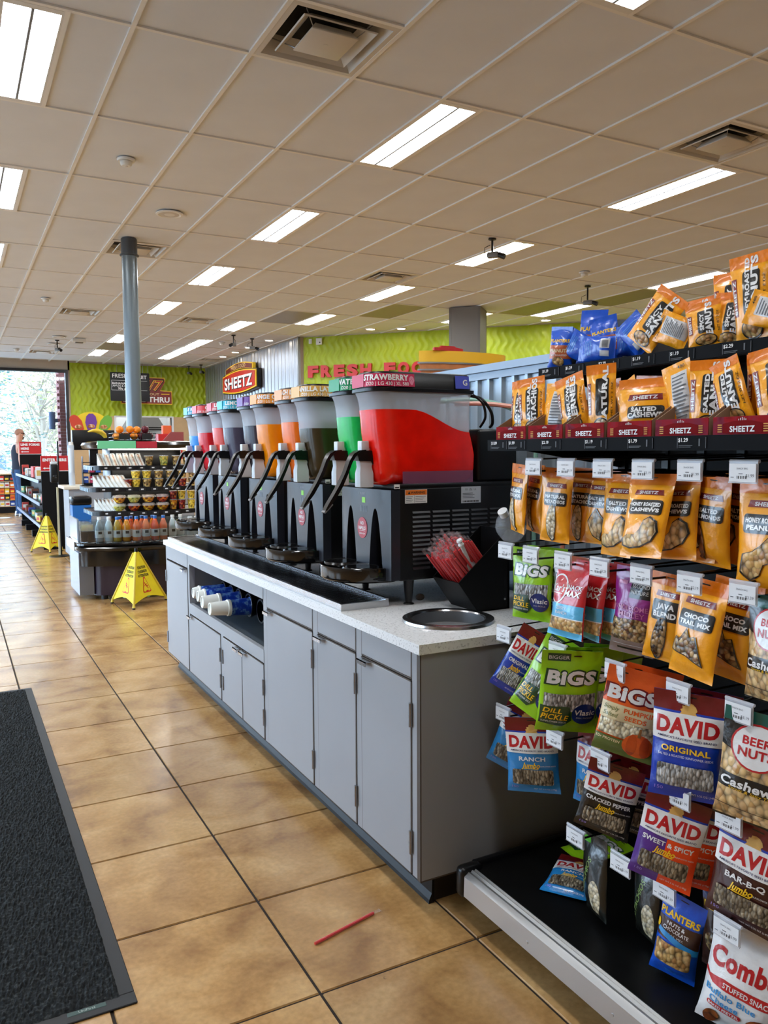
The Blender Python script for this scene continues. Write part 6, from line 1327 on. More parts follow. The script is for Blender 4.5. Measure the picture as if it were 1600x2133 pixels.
for q in ((-0.43, 0.4, 0.125, 0.13), (-0.43, -0.425, -0.10, 0.13), (-0.43, 0.4, -0.105, -0.10)): k.box(q[0], q[1], -0.0225, -0.020, q[2], q[3])
k.build('chalk_writing', M_WTXT, t, 0)
MB().tube([(-0.3, 0, 0.31), (-0.3, 0, CEIL-2.92)], 0.003, 6).tube([(0.3, 0, 0.31), (0.3, 0, CEIL-2.92)], 0.003, 6).build('hanging_wire', M_WIRE, t)
t = thing('drive_sign', 'maroon and yellow hanging sign reading drive-thru with large slanted numerals', 'sign', (4.30, 20.25, 2.82))
def outl(g): return [(-0.62-g, -0.29-g), (0.58+g, -0.29-g), (0.58+g, 0.0+g), (0.30+g, 0.02+g), (0.42+g, 0.24+g), (0.40+g, 0.33+g), (-0.20-g, 0.33+g), (-0.25-g, 0.0+g), (-0.62-g, 0.0+g)]
MB().prism(outl(0.02), 'y', 0.0, 0.03).build('yellow_edge', M_YEL, t, 0); MB().prism(outl(0.0), 'y', -0.012, 0.0).build('maroon_face', mat('sign_maroon', (128, 38, 34), 0.5), t, 0)
k = MB(); k.text('24/7', (0.02, -0.015, 0.16), 0.30, bold=0.08, shear=0.3, w=0.80, m=0); k.text('24/7', (0.02, -0.018, 0.16), 0.27, bold=0.045, shear=0.3, w=0.74, m=1); k.text('24/7', (0.02, -0.021, 0.16), 0.25, bold=0.0, shear=0.3, w=0.70, m=2)
k.text('TAKE \u00b7 OUT', (-0.02, -0.016, -0.06), 0.055, w=0.60, m=3); k.box(0.33, 0.53, -0.017, -0.012, -0.065, -0.045, 1); k.text('DRIVE-THRU', (-0.03, -0.016, -0.19), 0.14, bold=0.03, w=1.12, m=4)
k.build('lettering', [M_INK, M_YEL, M_LOGO, mat('sign_cream', (230, 200, 140), 0.5), M_WTXT], t, 0)
wr = MB()
for x in (-0.1, 0.02, 0.35): wr.tube([(x, 0.015, 0.3), (x, 0.015, CEIL-2.82)], 0.003, 6)
wr.build('hanging_wire', M_WIRE, t)
# order kiosk fascia seen over the partition
t = thing('order_station', 'curved yellow and wood order station canopy behind the grey partition', 'kiosk', (4.4, 6.6, 0))
def arcp(r, a0, a1, n=14): return [(r*math.sin(math.radians(a0+(a1-a0)*k/n)), -0.35*r*math.cos(math.radians(a0+(a1-a0)*k/n))) for k in range(n+1)]
A = arcp(0.52, -75, 75)
def band(name, sc, z0, z1, m): 
    P = [(x*sc, y*sc) for x, y in A]; MB().prism(P+[(x*0.92*sc, y*0.92*sc) for x, y in A][::-1], 'z', z0, z1).build(name, m, t, 30)
M_WOOD = mat('orange_wood', (196, 120, 66), 0.45, var=0.2, scale=12)
band('yellow_fascia', 1.0, 2.18, 2.285, mat('canopy_yellow', (240, 186, 40), 0.45)); band('trim_band', 1.03, 2.165, 2.18, M_STEEL); band('wood_band', 0.98, 2.115, 2.165, M_WOOD); band('trim_band', 1.03, 2.10, 2.115, M_STEEL); band('wood_band', 0.96, 1.95, 2.10, M_WOOD)
MB().prism([(-0.40, 2.285), (-0.08, 2.285), (-0.08, 2.31), (-0.16, 2.32), (-0.17, 2.33), (-0.32, 2.33), (-0.33, 2.315), (-0.40, 2.31)], 'y', -0.16, -0.13).build('red_topper', M_RED, t, 0)
MB().cyl((0, 0, 0), (0, 0, 1.96), 0.06, n=16).build('post', M_STEEL, t); MB().box(-0.42, 0.42, -0.06, 0.06, 1.88, 1.95).build('beam', M_STEEL, t, 0); MB().cyl((0, 0, 0), (0, 0, 0.03), 0.3, n=28).build('foot', M_STEEL, t)

# ------------------------------------------------------------------ open-front food island
isl = thing('food_island', 'black rounded open-front refrigerated food island with tiered shelves', 'display case', (1.645, 7.45, 0))
def plan(hw, yc, yf, yb, r=0.09, n=16):
    """outline, x across, y away from the camera: straight flanks, rounded corners, bowed front"""
    P = [(-hw, yb)]
    for k in range(5): a = math.radians(180+90*k/4); P.append((-hw+r+r*math.cos(a), yc+r+r*math.sin(a)))
    for k in range(1, n): x = (-hw+r)+(2*hw-2*r)*k/n; P.append((x, yf+(yc-yf)*(2*k/n-1)**2))
    for k in range(5): a = math.radians(270+90*k/4); P.append((hw-r+r*math.cos(a), yc+r+r*math.sin(a)))
    return P+[(hw, yb)]
def slab(mb, P, z0, z1): return mb.prism(P, 'z', z0, z1)
YB = 0.86
slab(MB(), plan(0.54, 0.20, 0.10, YB), 0.04, 0.32).build('base', mat('aubergine_base', (44, 34, 46), 0.25), isl, 30)
ft = MB()
for u, v in ((-0.45, 0.25), (0.45, 0.25), (-0.45, 0.78), (0.45, 0.78)): ft.cyl((u, v, 0), (u, v, 0.04), 0.03, n=12)
tag(ft.build('foot', M_BLACK, isl), kind='stuff')
MB().box(-0.668, -0.541, 0.24, YB, 0.05, 0.44).build('side_skirt', mat('silver_side_panel', (124, 132, 146), 0.25, 0.7), isl, 0)
slab(MB(), plan(0.655, 0.16, 0.02, YB), 0.32, 0.455).build('lower_panel', M_GLOSSBLK, isl, 30)
bm_ = MB(); P0 = plan(0.675, 0.14, 0.0, YB)
for z, g in ((0.455, 0.665), (0.465, 0.685), (0.485, 0.69), (0.50, 0.68), (0.508, 0.672), (0.52, 0.685), (0.535, 0.68), (0.545, 0.66)): pass
bm_.loft([[(x, y, z) for x, y in plan(g, 0.14-(g-0.675), 0.0-(g-0.675), YB)] for z, g in ((0.455, 0.665), (0.465, 0.688), (0.485, 0.692), (0.498, 0.684), (0.506, 0.672), (0.515, 0.686), (0.53, 0.684), (0.54, 0.66))])
bm_.build('bumper', M_GLOSSBLK, isl, 30)
MB().box(-0.695, -0.685, 0.30, YB, 0.455, 0.54).build('bumper_side_strip', M_CHROME, isl, 0)
gl = MB(); P1 = plan(0.645, 0.17, 0.03, 0.40); P2 = plan(0.635, 0.175, 0.035, 0.40)
gl.loft([[(x, y, z) for x, y in P1] for z in (0.54, 0.73)], cap=False); gl.build('front_glass', clear('island_glass', (225, 240, 245), 0.2, 0.93), isl, 30)
MB().box(-0.66, -0.645, 0.34, YB, 0.54, 0.74).build('side_panel', mat('pale_side_panel', (176, 190, 206), 0.15, 0.3), isl, 0)
MB().box(0.645, 0.66, 0.34, YB, 0.54, 0.74).build('side_panel', MATS['pale_side_panel'], isl, 0)
core = MB(); core.rbox(-0.34, 0.34, 0.44, 0.86, 0.54, 1.41, 0.03, 2); core.build('core', M_BLACK, isl)
M_SHELFB = mat('island_shelf_black', (24, 24, 27), 0.25)
def tier(z, hw, yc, yf, yb, th=0.035):
    s = bpy.data.objects.new('tier_shelf', None); COL.objects.link(s); s.parent = isl
    slab(MB(), plan(hw, yc, yf, yb), z-0.012, z).build('shelf_board', M_SHELFB, s, 30)
    MB().loft([[(x, y, q) for x, y in plan(hw+0.006, yc-0.006, yf-0.006, yb)] for q in (z-th, z+0.006)], cap=False).build('price_channel', M_SHELFB, s, 30)
    lt = MB(); 
    for k in range(-4, 5): 
        x = k*hw/5; y = yf-0.008+(yc-yf)*(x/(hw-0.09))**2; lt.box(x-0.03, x+0.03, y-0.003, y-0.001, z-th+0.006, z-0.001, 0); lt.box(x-0.012, x+0.012, y-0.0045, y-0.003, z-th+0.016, z-0.008, 1)
    tag(lt.build('shelf_tickets', [M_INK, M_PAPER], s, 0), kind='stuff')
    for y0, y1, nm in ((0.30, yb, 'side_clips'),):
        c = MB()
        for k in range(6): yy = y0+(y1-y0)*k/6; c.box(-hw-0.012, -hw-0.006, yy, yy+0.05, z-th, z-0.004)
        tag(c.build(nm, mat('pale_blue_clip', (150, 180, 205), 0.3), s, 0), kind='stuff')
tier(0.805, 0.52, 0.22, 0.12, YB); tier(1.025, 0.55, 0.20, 0.12, YB); tier(1.222, 0.51, 0.24, 0.16, YB)
M_GLOW = mat('shelf_lamp', (255, 248, 235), 0.5, emit=TROFFER*0.35)
for z, hw in ((0.785, 0.40), (1.005, 0.40), (1.203, 0.38), (1.385, 0.38)):
    g = MB(); g.box(-hw, hw, 0.235, 0.255, z-0.012, z); g.build('shelf_lamp', M_GLOW, isl, 0)
cn = MB(); cn.loft([[(x, y, z) for x, y in plan(g, 0.24-(g-0.5), 0.16-(g-0.5), YB)] for z, g in ((1.385, 0.50), (1.39, 0.525), (1.42, 0.535), (1.445, 0.52), (1.455, 0.48))]); cn.build('canopy', M_GLOSSBLK, isl, 40)
MB().box(-0.5, -0.17, 0.05, 0.062, 1.385, 1.455).build('green_promo', mat('mint_promo', (120, 215, 160), 0.5), isl, 0)
MB().box(-0.165, 0.02, 0.05, 0.062, 1.39, 1.45).build('red_promo', mat('promo_red', (190, 40, 60), 0.5), isl, 0)
IX, IY = 1.645, 7.45
# fruit baskets on top with each fruit a thing
t = thing('wire_basket', 'black wire fruit basket on top of the food island', 'basket', (1.50, 7.78, 1.457))
b = MB(); W_, D_, H_ = 0.19, 0.13, 0.07
for z in (0.004, H_/2, H_): b.tube([(-W_, -D_, z), (W_, -D_, z), (W_, D_, z), (-W_, D_, z)], 0.003, 6, closed=True)
for k in range(9): x = -W_+2*W_*k/8; b.tube([(x, -D_, 0.004), (x, -D_, H_)], 0.002, 5); b.tube([(x, D_, 0.004), (x, D_, H_)], 0.002, 5)
for k in range(7): y = -D_+2*D_*k/6; b.tube([(-W_, y, 0.004), (W_, y, 0.004)], 0.002, 5)
b.build('wire_frame', M_BLACK, t)
MB().box(-0.14, -0.05, -D_-0.006, -D_-0.003, 0.01, 0.065).build('name_plate', M_INK, t, 0); MB().box(0.06, 0.15, -D_-0.006, -D_-0.003, 0.01, 0.065).build('name_plate', M_INK, t, 0)
M_ORG = mat('orange_peel', (240, 140, 20), 0.45, bump=0.15, bscale=300); M_APL = mat('dark_red_apple', (98, 20, 36), 0.3, var=0.3, scale=30); M_STEM = mat('stem_brown', (70, 50, 30), 0.8)
random.seed(5)
om = MB().sphere((0, 0, 0.036), 0.036, 14, 10, sc=(1, 1, 0.95)).mesh('fruit', M_ORG, 60); am = MB().lathe([(0.0, 0.008), (0.014, 0.002), (0.028, 0.012), (0.037, 0.036), (0.034, 0.056), (0.022, 0.067), (0.008, 0.066), (0.0, 0.058)], 18).mesh('fruit', M_APL, 60)
sm_ = MB().cyl((0, 0, 0.058), (0.004, 0, 0.08), 0.0016, n=6).mesh('stem', M_STEM, 40)
spots = [(-0.14, -0.08, 0.006, 0), (-0.07, -0.085, 0.006, 0), (0.0, -0.085, 0.006, 0), (0.07, -0.08, 0.006, 1), (0.14, -0.08, 0.006, 1), (-0.14, 0.02, 0.006, 0), (-0.06, 0.02, 0.006, 0), (0.02, 0.02, 0.006, 0), (0.10, 0.02, 0.006, 1), (-0.12, -0.04, 0.066, 0), (-0.03, -0.05, 0.068, 0), (0.035, -0.045, 0.064, 0), (0.11, -0.04, 0.068, 1)]
fn = {0: ('orange', 'bright orange'), 1: ('apple', 'dark red apple')}
wh = ['front left', 'front second', 'front middle', 'front fourth', 'front right', 'back left', 'back second', 'back middle', 'back right', 'topmost left', 'topmost middle', 'topmost right', 'topmost far right']
for k_, (x, y, z, kd) in enumerate(spots):
    t = thing(fn[kd][0], '%s in the wire basket, %s one' % (fn[kd][1], wh[k_]), 'fruit', (1.50+x, 7.78+y, 1.459+z), random.uniform(0, 6), 'fruit in the wire basket')
    part('fruit', am if kd else om, t)
    if kd: part('stem', sm_, t)
t = thing('banana_bunch', 'bunch of yellow bananas beside the wire basket', 'bananas', (1.245, 7.86, 1.462))
for k_ in range(5):
    pth = [(0.10*math.cos(a)-0.07, -0.05+0.026*k_, 0.012+0.10*math.sin(a)*0.8) for a in [math.radians(10+22*q) for q in range(6)]]
    MB().tube(pth, [0.006, 0.015, 0.018, 0.018, 0.014, 0.005], 8).build('banana', mat('banana_yellow', (232, 192, 52), 0.5, var=0.15, scale=40), t)
# juice bottles along the front well
def bottle_meshes(rgb, cap):
    b = MB().lathe([(0.0, 0.0), (0.029, 0.0), (0.032, 0.006), (0.032, 0.115), (0.030, 0.125), (0.020, 0.155), (0.013, 0.172), (0.013, 0.178), (0, 0.178)], 18).mesh('juice_bottle', mat('juice_%d_%d_%d' % rgb, rgb, 0.15, coat=0.5), 50)
    l = MB().lathe([(0.0325, 0.03), (0.0328, 0.03), (0.0328, 0.09), (0.0325, 0.09)], 18).mesh('label', mat('bottle_label', (226, 222, 216), 0.5), 50)
    c = MB().lathe([(0, 0.176), (0.016, 0.176), (0.016, 0.198), (0, 0.199)], 16).mesh('cap', mat('cap_%d_%d_%d' % cap, cap, 0.4), 40)
    tk = MB().box(-0.014, 0.014, -0.0345, -0.0327, 0.06, 0.082).mesh('ticket', M_INK, 0)
    return b, l, c, tk
BC = (44, 112, 190); kinds = [((150, 160, 165), (235, 235, 230)), ((205, 215, 215), (235, 235, 230)), ((210, 160, 30), BC), ((246, 150, 16), BC), ((250, 110, 30), BC), ((246, 128, 60), BC), ((240, 90, 30), BC), ((240, 120, 80), BC), ((214, 222, 220), (235, 235, 230)), ((200, 212, 210), (235, 235, 230))]
_bt = {}
bn = ['clear water bottle at the left end of the island well', 'clear bottle second from the left in the island well', 'amber juice bottle third in the island well', 'golden orange juice bottle with a blue cap in the island well', 'deep orange juice bottle at the middle of the island well', 'light orange juice bottle right of the middle of the well', 'red-orange juice bottle in the island well', 'peach juice bottle in the island well', 'clear bottle right of the juices in the well', 'clear bottle at the right of the island well']
xs_ = [-0.485, -0.405, -0.335, -0.255, -0.17, -0.085, -0.005, 0.075, 0.16, 0.24]
for k_, (x, kd) in enumerate(zip(xs_, kinds)):
    if kd not in _bt: _bt[kd] = bottle_meshes(*kd)
    t = thing('juice_bottle', bn[k_], 'bottle', (IX+x, IY+0.115+0.12*(x/0.55)**2+0.012*(k_ % 2), 0.541), 0, 'bottles in the island well')
    for nm, me in zip(('bottle', 'label', 'cap', 'ticket'), _bt[kd]): part(nm, me, t)
    t.scale = (1.12, 1.12, 1.12)
for k_, x in enumerate((-0.30, -0.20, -0.10, 0.0)):
    t = thing('juice_bottle', '%s blue-capped orange juice bottle in the back row of the well' % NTH[k_], 'bottle', (IX+x, IY+0.235, 0.541), 0, 'bottles in the island well')
    for nm, me in zip(('bottle', 'label', 'cap'), _bt[kinds[3+k_ % 3]]): part(nm, me, t)
    t.scale = (1.1, 1.1, 1.1)
for k_, (x, y) in enumerate(((0.33, 0.14), (0.40, 0.16), (0.46, 0.20))):
    t = thing('water_pouch', '%s crumpled clear drink pouch at the right of the island well' % NTH[k_], 'drink', (IX+x, IY+y, 0.541), 0, 'clear pouches in the island well')
    MB().loft([[(0.03*c_*math.cos(q*math.pi/5), 0.022*c_*math.sin(q*math.pi/5), z) for q in range(10)] for z, c_ in ((0, 0.8), (0.03, 1.1), (0.09, 1.0), (0.15, 0.85), (0.19, 0.9), (0.20, 0.6))]).build('pouch', frosted('clear_pouch', (225, 232, 235), 0.6), t); MB().box(-0.014, 0.014, -0.030, -0.026, 0.06, 0.085).build('ticket', M_INK, t, 0)
# fruit bowls, cups, sandwiches on the tiers
M_CLEARLID = frosted('clear_lid', (235, 238, 240), 0.3)
FR = {'mixed': [(0.0, (120, 24, 30)), (0.4, (226, 150, 30)), (0.6, (236, 196, 60)), (1.0, (190, 60, 30))], 'melon': [(0.0, (200, 205, 120)), (0.4, (236, 196, 60)), (0.7, (150, 180, 90)), (1.0, (240, 214, 120))], 'berry': [(0.0, (90, 16, 30)), (0.5, (150, 34, 40)), (0.8, (222, 110, 40)), (1, (60, 16, 30))], 'pine': [(0, (236, 200, 60)), (0.5, (246, 218, 90)), (1, (226, 180, 50))], 'parf': [(0, (60, 30, 24)), (0.5, (236, 200, 120)), (1, (120, 50, 40))]}
def fruit_mat(k): return ramp_mat('fruit_'+k, 'voronoi', FR[k] if len(FR[k]) > 2 else FR[k]*2, 55, rough=0.25, bump=0.6, coat=0.3)
def bowl(label, x, y, z, k, r=0.058, h=0.055, cup=False):
    t = thing('fruit_cup' if cup else 'fruit_bowl', label, 'fruit cup' if cup else 'fruit bowl', (x, y, z), 0, 'packed fruit on the island tiers')
    if cup: MB().lathe([(0, 0), (r*0.75, 0), (r, h)], 18).build('filling', fruit_mat(k), t); MB().lathe([(r*1.0, h), (r*1.06, h), (r*1.06, h+0.008), (0, h+0.009)], 18).build('lid', M_CLEARLID, t)
    else:
        MB().lathe([(0, 0), (r*0.55, 0), (r*0.9, h*0.55), (r, h*0.8), (r*0.85, h*1.05), (0, h*1.2)], 18).build('filling', fruit_mat(k), t)
        MB().lathe([(r*1.0, h*0.8), (r*1.12, h*0.82), (r*1.12, h*0.92), (r*0.95, h*1.25), (0, h*1.35)], 18).build('lid', M_CLEARLID, t)
    return t
zz = 0.811
row = [(-0.30, 'mixed'), (-0.17, 'melon'), (-0.04, 'mixed'), (0.09, 'berry')]
for lv_, dz in ((0, 0), (1, 0.077)):
    for k_, (x, kd) in enumerate(row):
        kd2 = ['melon', 'berry', 'mixed', 'mixed'][k_] if lv_ == 0 else kd
        bowl('clear fruit bowl, %s from the left in the %s layer of the lowest tier' % (NTH[k_], 'upper' if lv_ else 'lower'), IX+x, IY+0.20+0.06*abs(x), zz+dz, kd2)
for k_, (x, kd) in enumerate(((0.20, 'mixed'), (0.28, 'berry'), (0.37, 'pine'), (0.45, 'pine'))):
    bowl('clear cup, %s from the left at the right end of the lowest tier' % NTH[k_], IX+x, IY+0.23, zz, kd, 0.036, 0.085, True)
    bowl('clear cup stacked on the %s cup of the lowest tier' % NTH[k_], IX+x, IY+0.23, zz+0.095, ['berry', 'pine', 'pine', 'mixed'][k_], 0.036, 0.075, True)
zz = 1.031
for k_, (x, kd) in enumerate(((-0.22, 'berry'), (-0.15, 'pine'), (-0.05, 'parf'), (0.06, 'parf'), (0.17, 'parf'), (0.28, 'berry'), (0.38, 'parf'))):
    bowl('clear fruit cup, %s from the left in front on the middle tier' % NTH[k_], IX+x, IY+0.195, zz, kd, 0.042, 0.07, True)
    if k_ > 0: bowl('clear fruit cup stacked on the %s cup of the middle tier' % NTH[k_], IX+x, IY+0.20, zz+0.080, 'pine' if k_ < 3 else 'parf', 0.042, 0.065, True)
zz = 1.228
for k_, (x, kd) in enumerate(((-0.02, 'parf'), (0.12, 'melon'), (0.24, 'parf'), (0.34, 'parf'))): bowl('white-lidded cup, %s from the left on the top tier' % NTH[k_], IX+x, IY+0.235, zz, kd, 0.042, 0.085, True)
M_BREAD = mat('sandwich_bread', (232, 222, 205), 0.7, var=0.15, scale=40); M_FILL = ramp_mat('sandwich_filling', 'noise', [(0.3, (110, 130, 40)), (0.5, (206, 110, 70)), (0.7, (240, 220, 170))], 60, bump=0.2)
wed = MB().prism([(0, 0), (0.105, 0), (0.0, 0.105)], 'y', 0, 0.012).prism([(0, 0), (0.105, 0), (0.0, 0.105)], 'y', 0.028, 0.040).mesh('bread', M_BREAD, 0)
fil = MB().prism([(0.003, 0.002), (0.10, 0.002), (0.003, 0.10)], 'y', 0.0125, 0.0275).mesh('filling', M_FILL, 0)
pck = MB().prism([(-0.004, -0.001), (0.112, -0.001), (-0.004, 0.113)], 'y', -0.004, 0.044).mesh('clear_pack', frosted('sandwich_pack', (240, 242, 244), 0.22), 0)
def sandwich(label, x, y, z, rz, tilt=0.0):
    t = thing('sandwich_pack', label, 'sandwich', (x, y, z), rz, 'packed sandwiches on the island tiers'); t.rotation_euler = (tilt, 0, rz)
    part('bread', wed, t); part('filling', fil, t); part('clear_pack', pck, t)
for k_ in range(7): sandwich('white wedge sandwich pack, %s along the left side of the middle tier' % NTH[k_], IX-0.50+0.034*k_, IY+0.36-0.030*k_+0.02, 1.032, math.radians(-60), 0)
for k_ in range(7): sandwich('upright wrap pack, %s from the left on the top tier' % NTH[k_], IX-0.47+0.055*k_, IY+0.30-0.012*k_, 1.230, math.radians(-78), 0)
for k_ in range(6): sandwich('pale sandwich pack, %s along the left side of the lowest tier' % NTH[k_], IX-0.49+0.03*k_, IY+0.42-0.03*k_, 0.812, math.radians(-55), 0)
for k_ in range(3):
    t = thing('salad_box', '%s clear salad box at the left corner of the island well' % NTH[k_], 'salad box', (IX-0.575+0.005*k_, IY+0.36+0.13*k_, 0.60+0.03), 0.1*k_, 'salad boxes')
    MB().rbox(-0.05, 0.05, -0.05, 0.05, 0, 0.05, 0.008, 2).build('salad', ramp_mat('salad_mix', 'noise', [(0.3, (120, 160, 40)), (0.5, (236, 180, 60)), (0.7, (240, 200, 190))], 50, bump=0.4), t); MB().rbox(-0.055, 0.055, -0.055, 0.055, -0.005, 0.065, 0.01, 2).build('box', M_CLEARLID, t)
    MB().box(-0.06, 0.06, -0.06, 0.06, -0.089, -0.0055).build('riser', M_BLACK, t, 0)

# ------------------------------------------------------------------ pop-up caution signs
def caution(lb, feet, apexz=0.475):
    c = sum((Vector(f) for f in feet), Vector())/3
    t = thing('caution_sign', lb, 'caution sign', (c.x, c.y, 0), 0, 'yellow pop-up caution cones')
    F3 = [Vector((f[0]-c.x, f[1]-c.y, 0.0)) for f in feet]; top = Vector((0, 0, apexz))
    M_CAU = mat('caution_yellow_fabric', (232, 214, 20), 0.55, var=0.06, scale=14)
    cloth = MB(); n = 10; R_ = []
    for k in range(n+1):
        v = k/n; ring = []
        for i in range(3):
            a, b = F3[i], F3[(i+1) % 3]
            for q in range(8):
                u = q/8; p = a.lerp(b, u); sag = math.sin(math.pi*u)
                p = p*(1-0.10*sag*(1-v)); p.z = 0.035+0.045*sag*(1-v)
                tp = top+Vector((p.x, p.y, 0))*0.07; ring.append(p.lerp(tp, v)[:])
        R_.append(ring)
    cloth.loft(R_, cap=False); cloth.build('fabric_cone', M_CAU, t, 60)
    for f in F3:
        l = MB(); l.tube([(f*1.02+Vector((0, 0, 0.012)))[:], (f*0.99+Vector((0, 0, 0.045)))[:], (f*0.12+Vector((0, 0, apexz*0.97)))[:]], [0.014, 0.010, 0.007], 8); l.build('leg', mat('caution_leg', (206, 180, 60), 0.5), t)
        MB().lathe([(0.0, 0.0), (0.014, 0.0), (0.015, 0.012), (0.0, 0.013)], 10, (f*1.02)[:]).build('rubber_foot', M_BLACK, t)
    MB().cyl((0, 0, apexz-0.004), (0, 0, apexz+0.03), 0.017, 0.014, 12).build('tip', M_BLACK, t)
    # prints on the two faces turned to the camera
    for i in range(3):
        a, b = F3[i], F3[(i+1) % 3]; mid = (a+b)/2; nrm = Vector((b.y-a.y, a.x-b.x, 0)).normalized()
        if nrm.dot(mid) < 0: nrm = -nrm
        if nrm.y > 0.3: continue
        rt_ = Vector((0, 0, 1)).cross(nrm).normalized(); upv = (top-mid).normalized(); fn_ = rt_.cross(upv).normalized()
        if fn_.dot(nrm) < 0: fn_ = -fn_
        L_ = (top-mid).length
        def P(u, v): 
            q = mid*(1-0.10*(1-v)*0.9)+upv*0+((top-mid)*v); return q+rt_*u+fn_*0.012+Vector((0, 0, 0.03*(1-v)))
        pr_ = MB()
        for s_, v, hh in (('CAUTION', 0.68, 0.026), ('CUIDADO', 0.60, 0.026), ('ATTENTION', 0.52, 0.026)):
            pr_.text(s_, P(0, v), hh, right=rt_, up=upv, bold=0.03, m=0, maxw=0.10+0.22*(0.72-v))
        def tri(r, z, m, off):
            pts = []
            for cx_, cy_, a0 in ((0, r*1.05, 30), (-r*0.62, -r*0.6, 150), (r*0.62, -r*0.6, 270)):
                for q in range(5): a_ = math.radians(a0+30*q); pts.append((cx_+0.18*r*math.cos(a_), cy_+0.18*r*math.sin(a_)))
            pr_.add([(P(0, z)+rt_*x+upv*y+fn_*off)[:] for x, y in pts], [tuple(range(len(pts)))], m)
        tri(0.070, 0.30, 1, 0.0); tri(0.058, 0.30, 2, 0.0012)
        c0 = P(0, 0.30)+fn_*0.0022
        def bar(p, q, w_): 
            d = Vector((q[0]-p[0], q[1]-p[1])); d.normalize(); nn = Vector((-d.y, d.x))*w_/2
            pts = [(p[0]+nn.x, p[1]+nn.y), (p[0]-nn.x, p[1]-nn.y), (q[0]-nn.x, q[1]-nn.y), (q[0]+nn.x, q[1]+nn.y)]
            pr_.add([(c0+rt_*x+upv*y)[:] for x, y in pts], [(0, 1, 2, 3)], 1)
        pr_.add([(c0+rt_*(-0.012+0.007*math.cos(q*math.pi/5))+upv*(0.030+0.007*math.sin(q*math.pi/5)))[:] for q in range(10)], [tuple(range(10))], 1)
        bar((-0.010, 0.022), (0.008, -0.004), 0.011); bar((0.006, 0.0), (0.026, 0.004), 0.007); bar((0.006, -0.002), (0.022, -0.022), 0.007); bar((-0.010, 0.018), (-0.024, 0.002), 0.005); bar((-0.006, 0.018), (0.014, 0.020), 0.005); bar((-0.016, -0.042), (0.016, -0.042), 0.010)
        pr_.add([(P(0, 0.10)+rt_*x+upv*y)[:] for x, y in ((-0.02, -0.006), (0.02, -0.006), (0.02, 0.006), (-0.02, 0.006))], [(0, 1, 2, 3)], 3)
        pr_.build('warning_print', [M_INK, mat('warning_red', (206, 50, 30), 0.5), M_CAU, mat('small_green_print', (110, 150, 90), 0.5)], t, 0)
caution('nearer yellow pop-up caution cone in front of the food island', [(1.218, 7.425, 0), (1.329, 7.044, 0), (1.669, 7.351, 0)])
caution('further yellow pop-up caution cone beside the black queue panel', [(0.905, 11.828, 0), (1.114, 11.60, 0), (1.285, 11.772, 0)], 0.50)

# ------------------------------------------------------------------ queue fixture with signs and shelves
def end_panel(lb, y, x0, x1, zs, ztop, l1, l2, txt):
    t = thing('queue_sign', lb, 'sign panel', ((x0+x1)/2, y, 0))
    w = (x1-x0)/2
    MB().rbox(-w, w, 0, 0.03, 0.0, zs, 0.004, 1).build('panel', M_BLACKM, t)
    MB().box(-w, w, -0.004, 0.034, zs, zs+0.008).build('divider', M_WHITE, t, 0)
    MB().rbox(-w, w, 0.0, 0.03, zs+0.008, ztop, 0.003, 1).build('sign_face', M_RED, t)
    k = MB(); hgt = ztop-zs
    k.text(l1, (-w+0.025, -0.003, zs+hgt*(0.78 if l2 else 0.74)), hgt*0.20, bold=0.05, align='L', maxw=w*1.75)
    if l2: k.text(l2, (-w+0.025, -0.003, zs+hgt*0.46), hgt*0.20, bold=0.05, align='L')
    az = zs+hgt*0.2; k.box(-w+0.05, -w+0.16, -0.003, -0.001, az-0.006, az+0.006); k.add([(-w+0.025, -0.003, az), (-w+0.055, -0.003, az-0.016), (-w+0.055, -0.003, az+0.016)], [(0, 1, 2)])
    k.build('lettering', M_WTXT, t, 0)
end_panel('black queue panel with red enter here sign', 12.0, 1.075, 1.43, 1.09, 1.305, 'ENTER HERE', None, None)
end_panel('black queue panel with red line forms here sign', 16.5, 1.12, 1.50, 1.315, 1.55, 'LINE FORMS', 'HERE', None)
q = thing('queue_shelving', 'black low queue shelving between the two red signs', 'shelving', (1.25, 12.0, 0))
MB().box(0.03, 0.10, 0.06, 4.47, 0.0, 1.05).build('spine', M_BLACKM, q, 0)
for z in (0.955, 0.64, 0.33):
    s = bpy.data.objects.new('shelf', None); COL.objects.link(s); s.parent = q
    MB().box(-0.20, 0.03, 0.06, 4.47, z-0.02, z).build('shelf_board', M_BLACKM, s, 0); MB().box(-0.212, -0.20, 0.06, 4.47, z-0.03, z+0.012).build('price_channel', mat('blue_grey_channel', (150, 165, 190), 0.35), s, 0)
for y in (0.8, 2.0, 3.2, 4.2): MB().box(-0.16, 0.10, y, y+0.10, 0.0, 0.10).build('foot', M_BLACKM, q, 0)
random.seed(21)
pcols = [(190, 60, 50), (220, 220, 215), (120, 70, 50), (60, 120, 80), (210, 170, 60), (60, 80, 150), (150, 150, 150), (90, 50, 40)]
pw = ['red', 'white', 'brown', 'green', 'yellow', 'blue', 'grey', 'dark']
n_ = 0
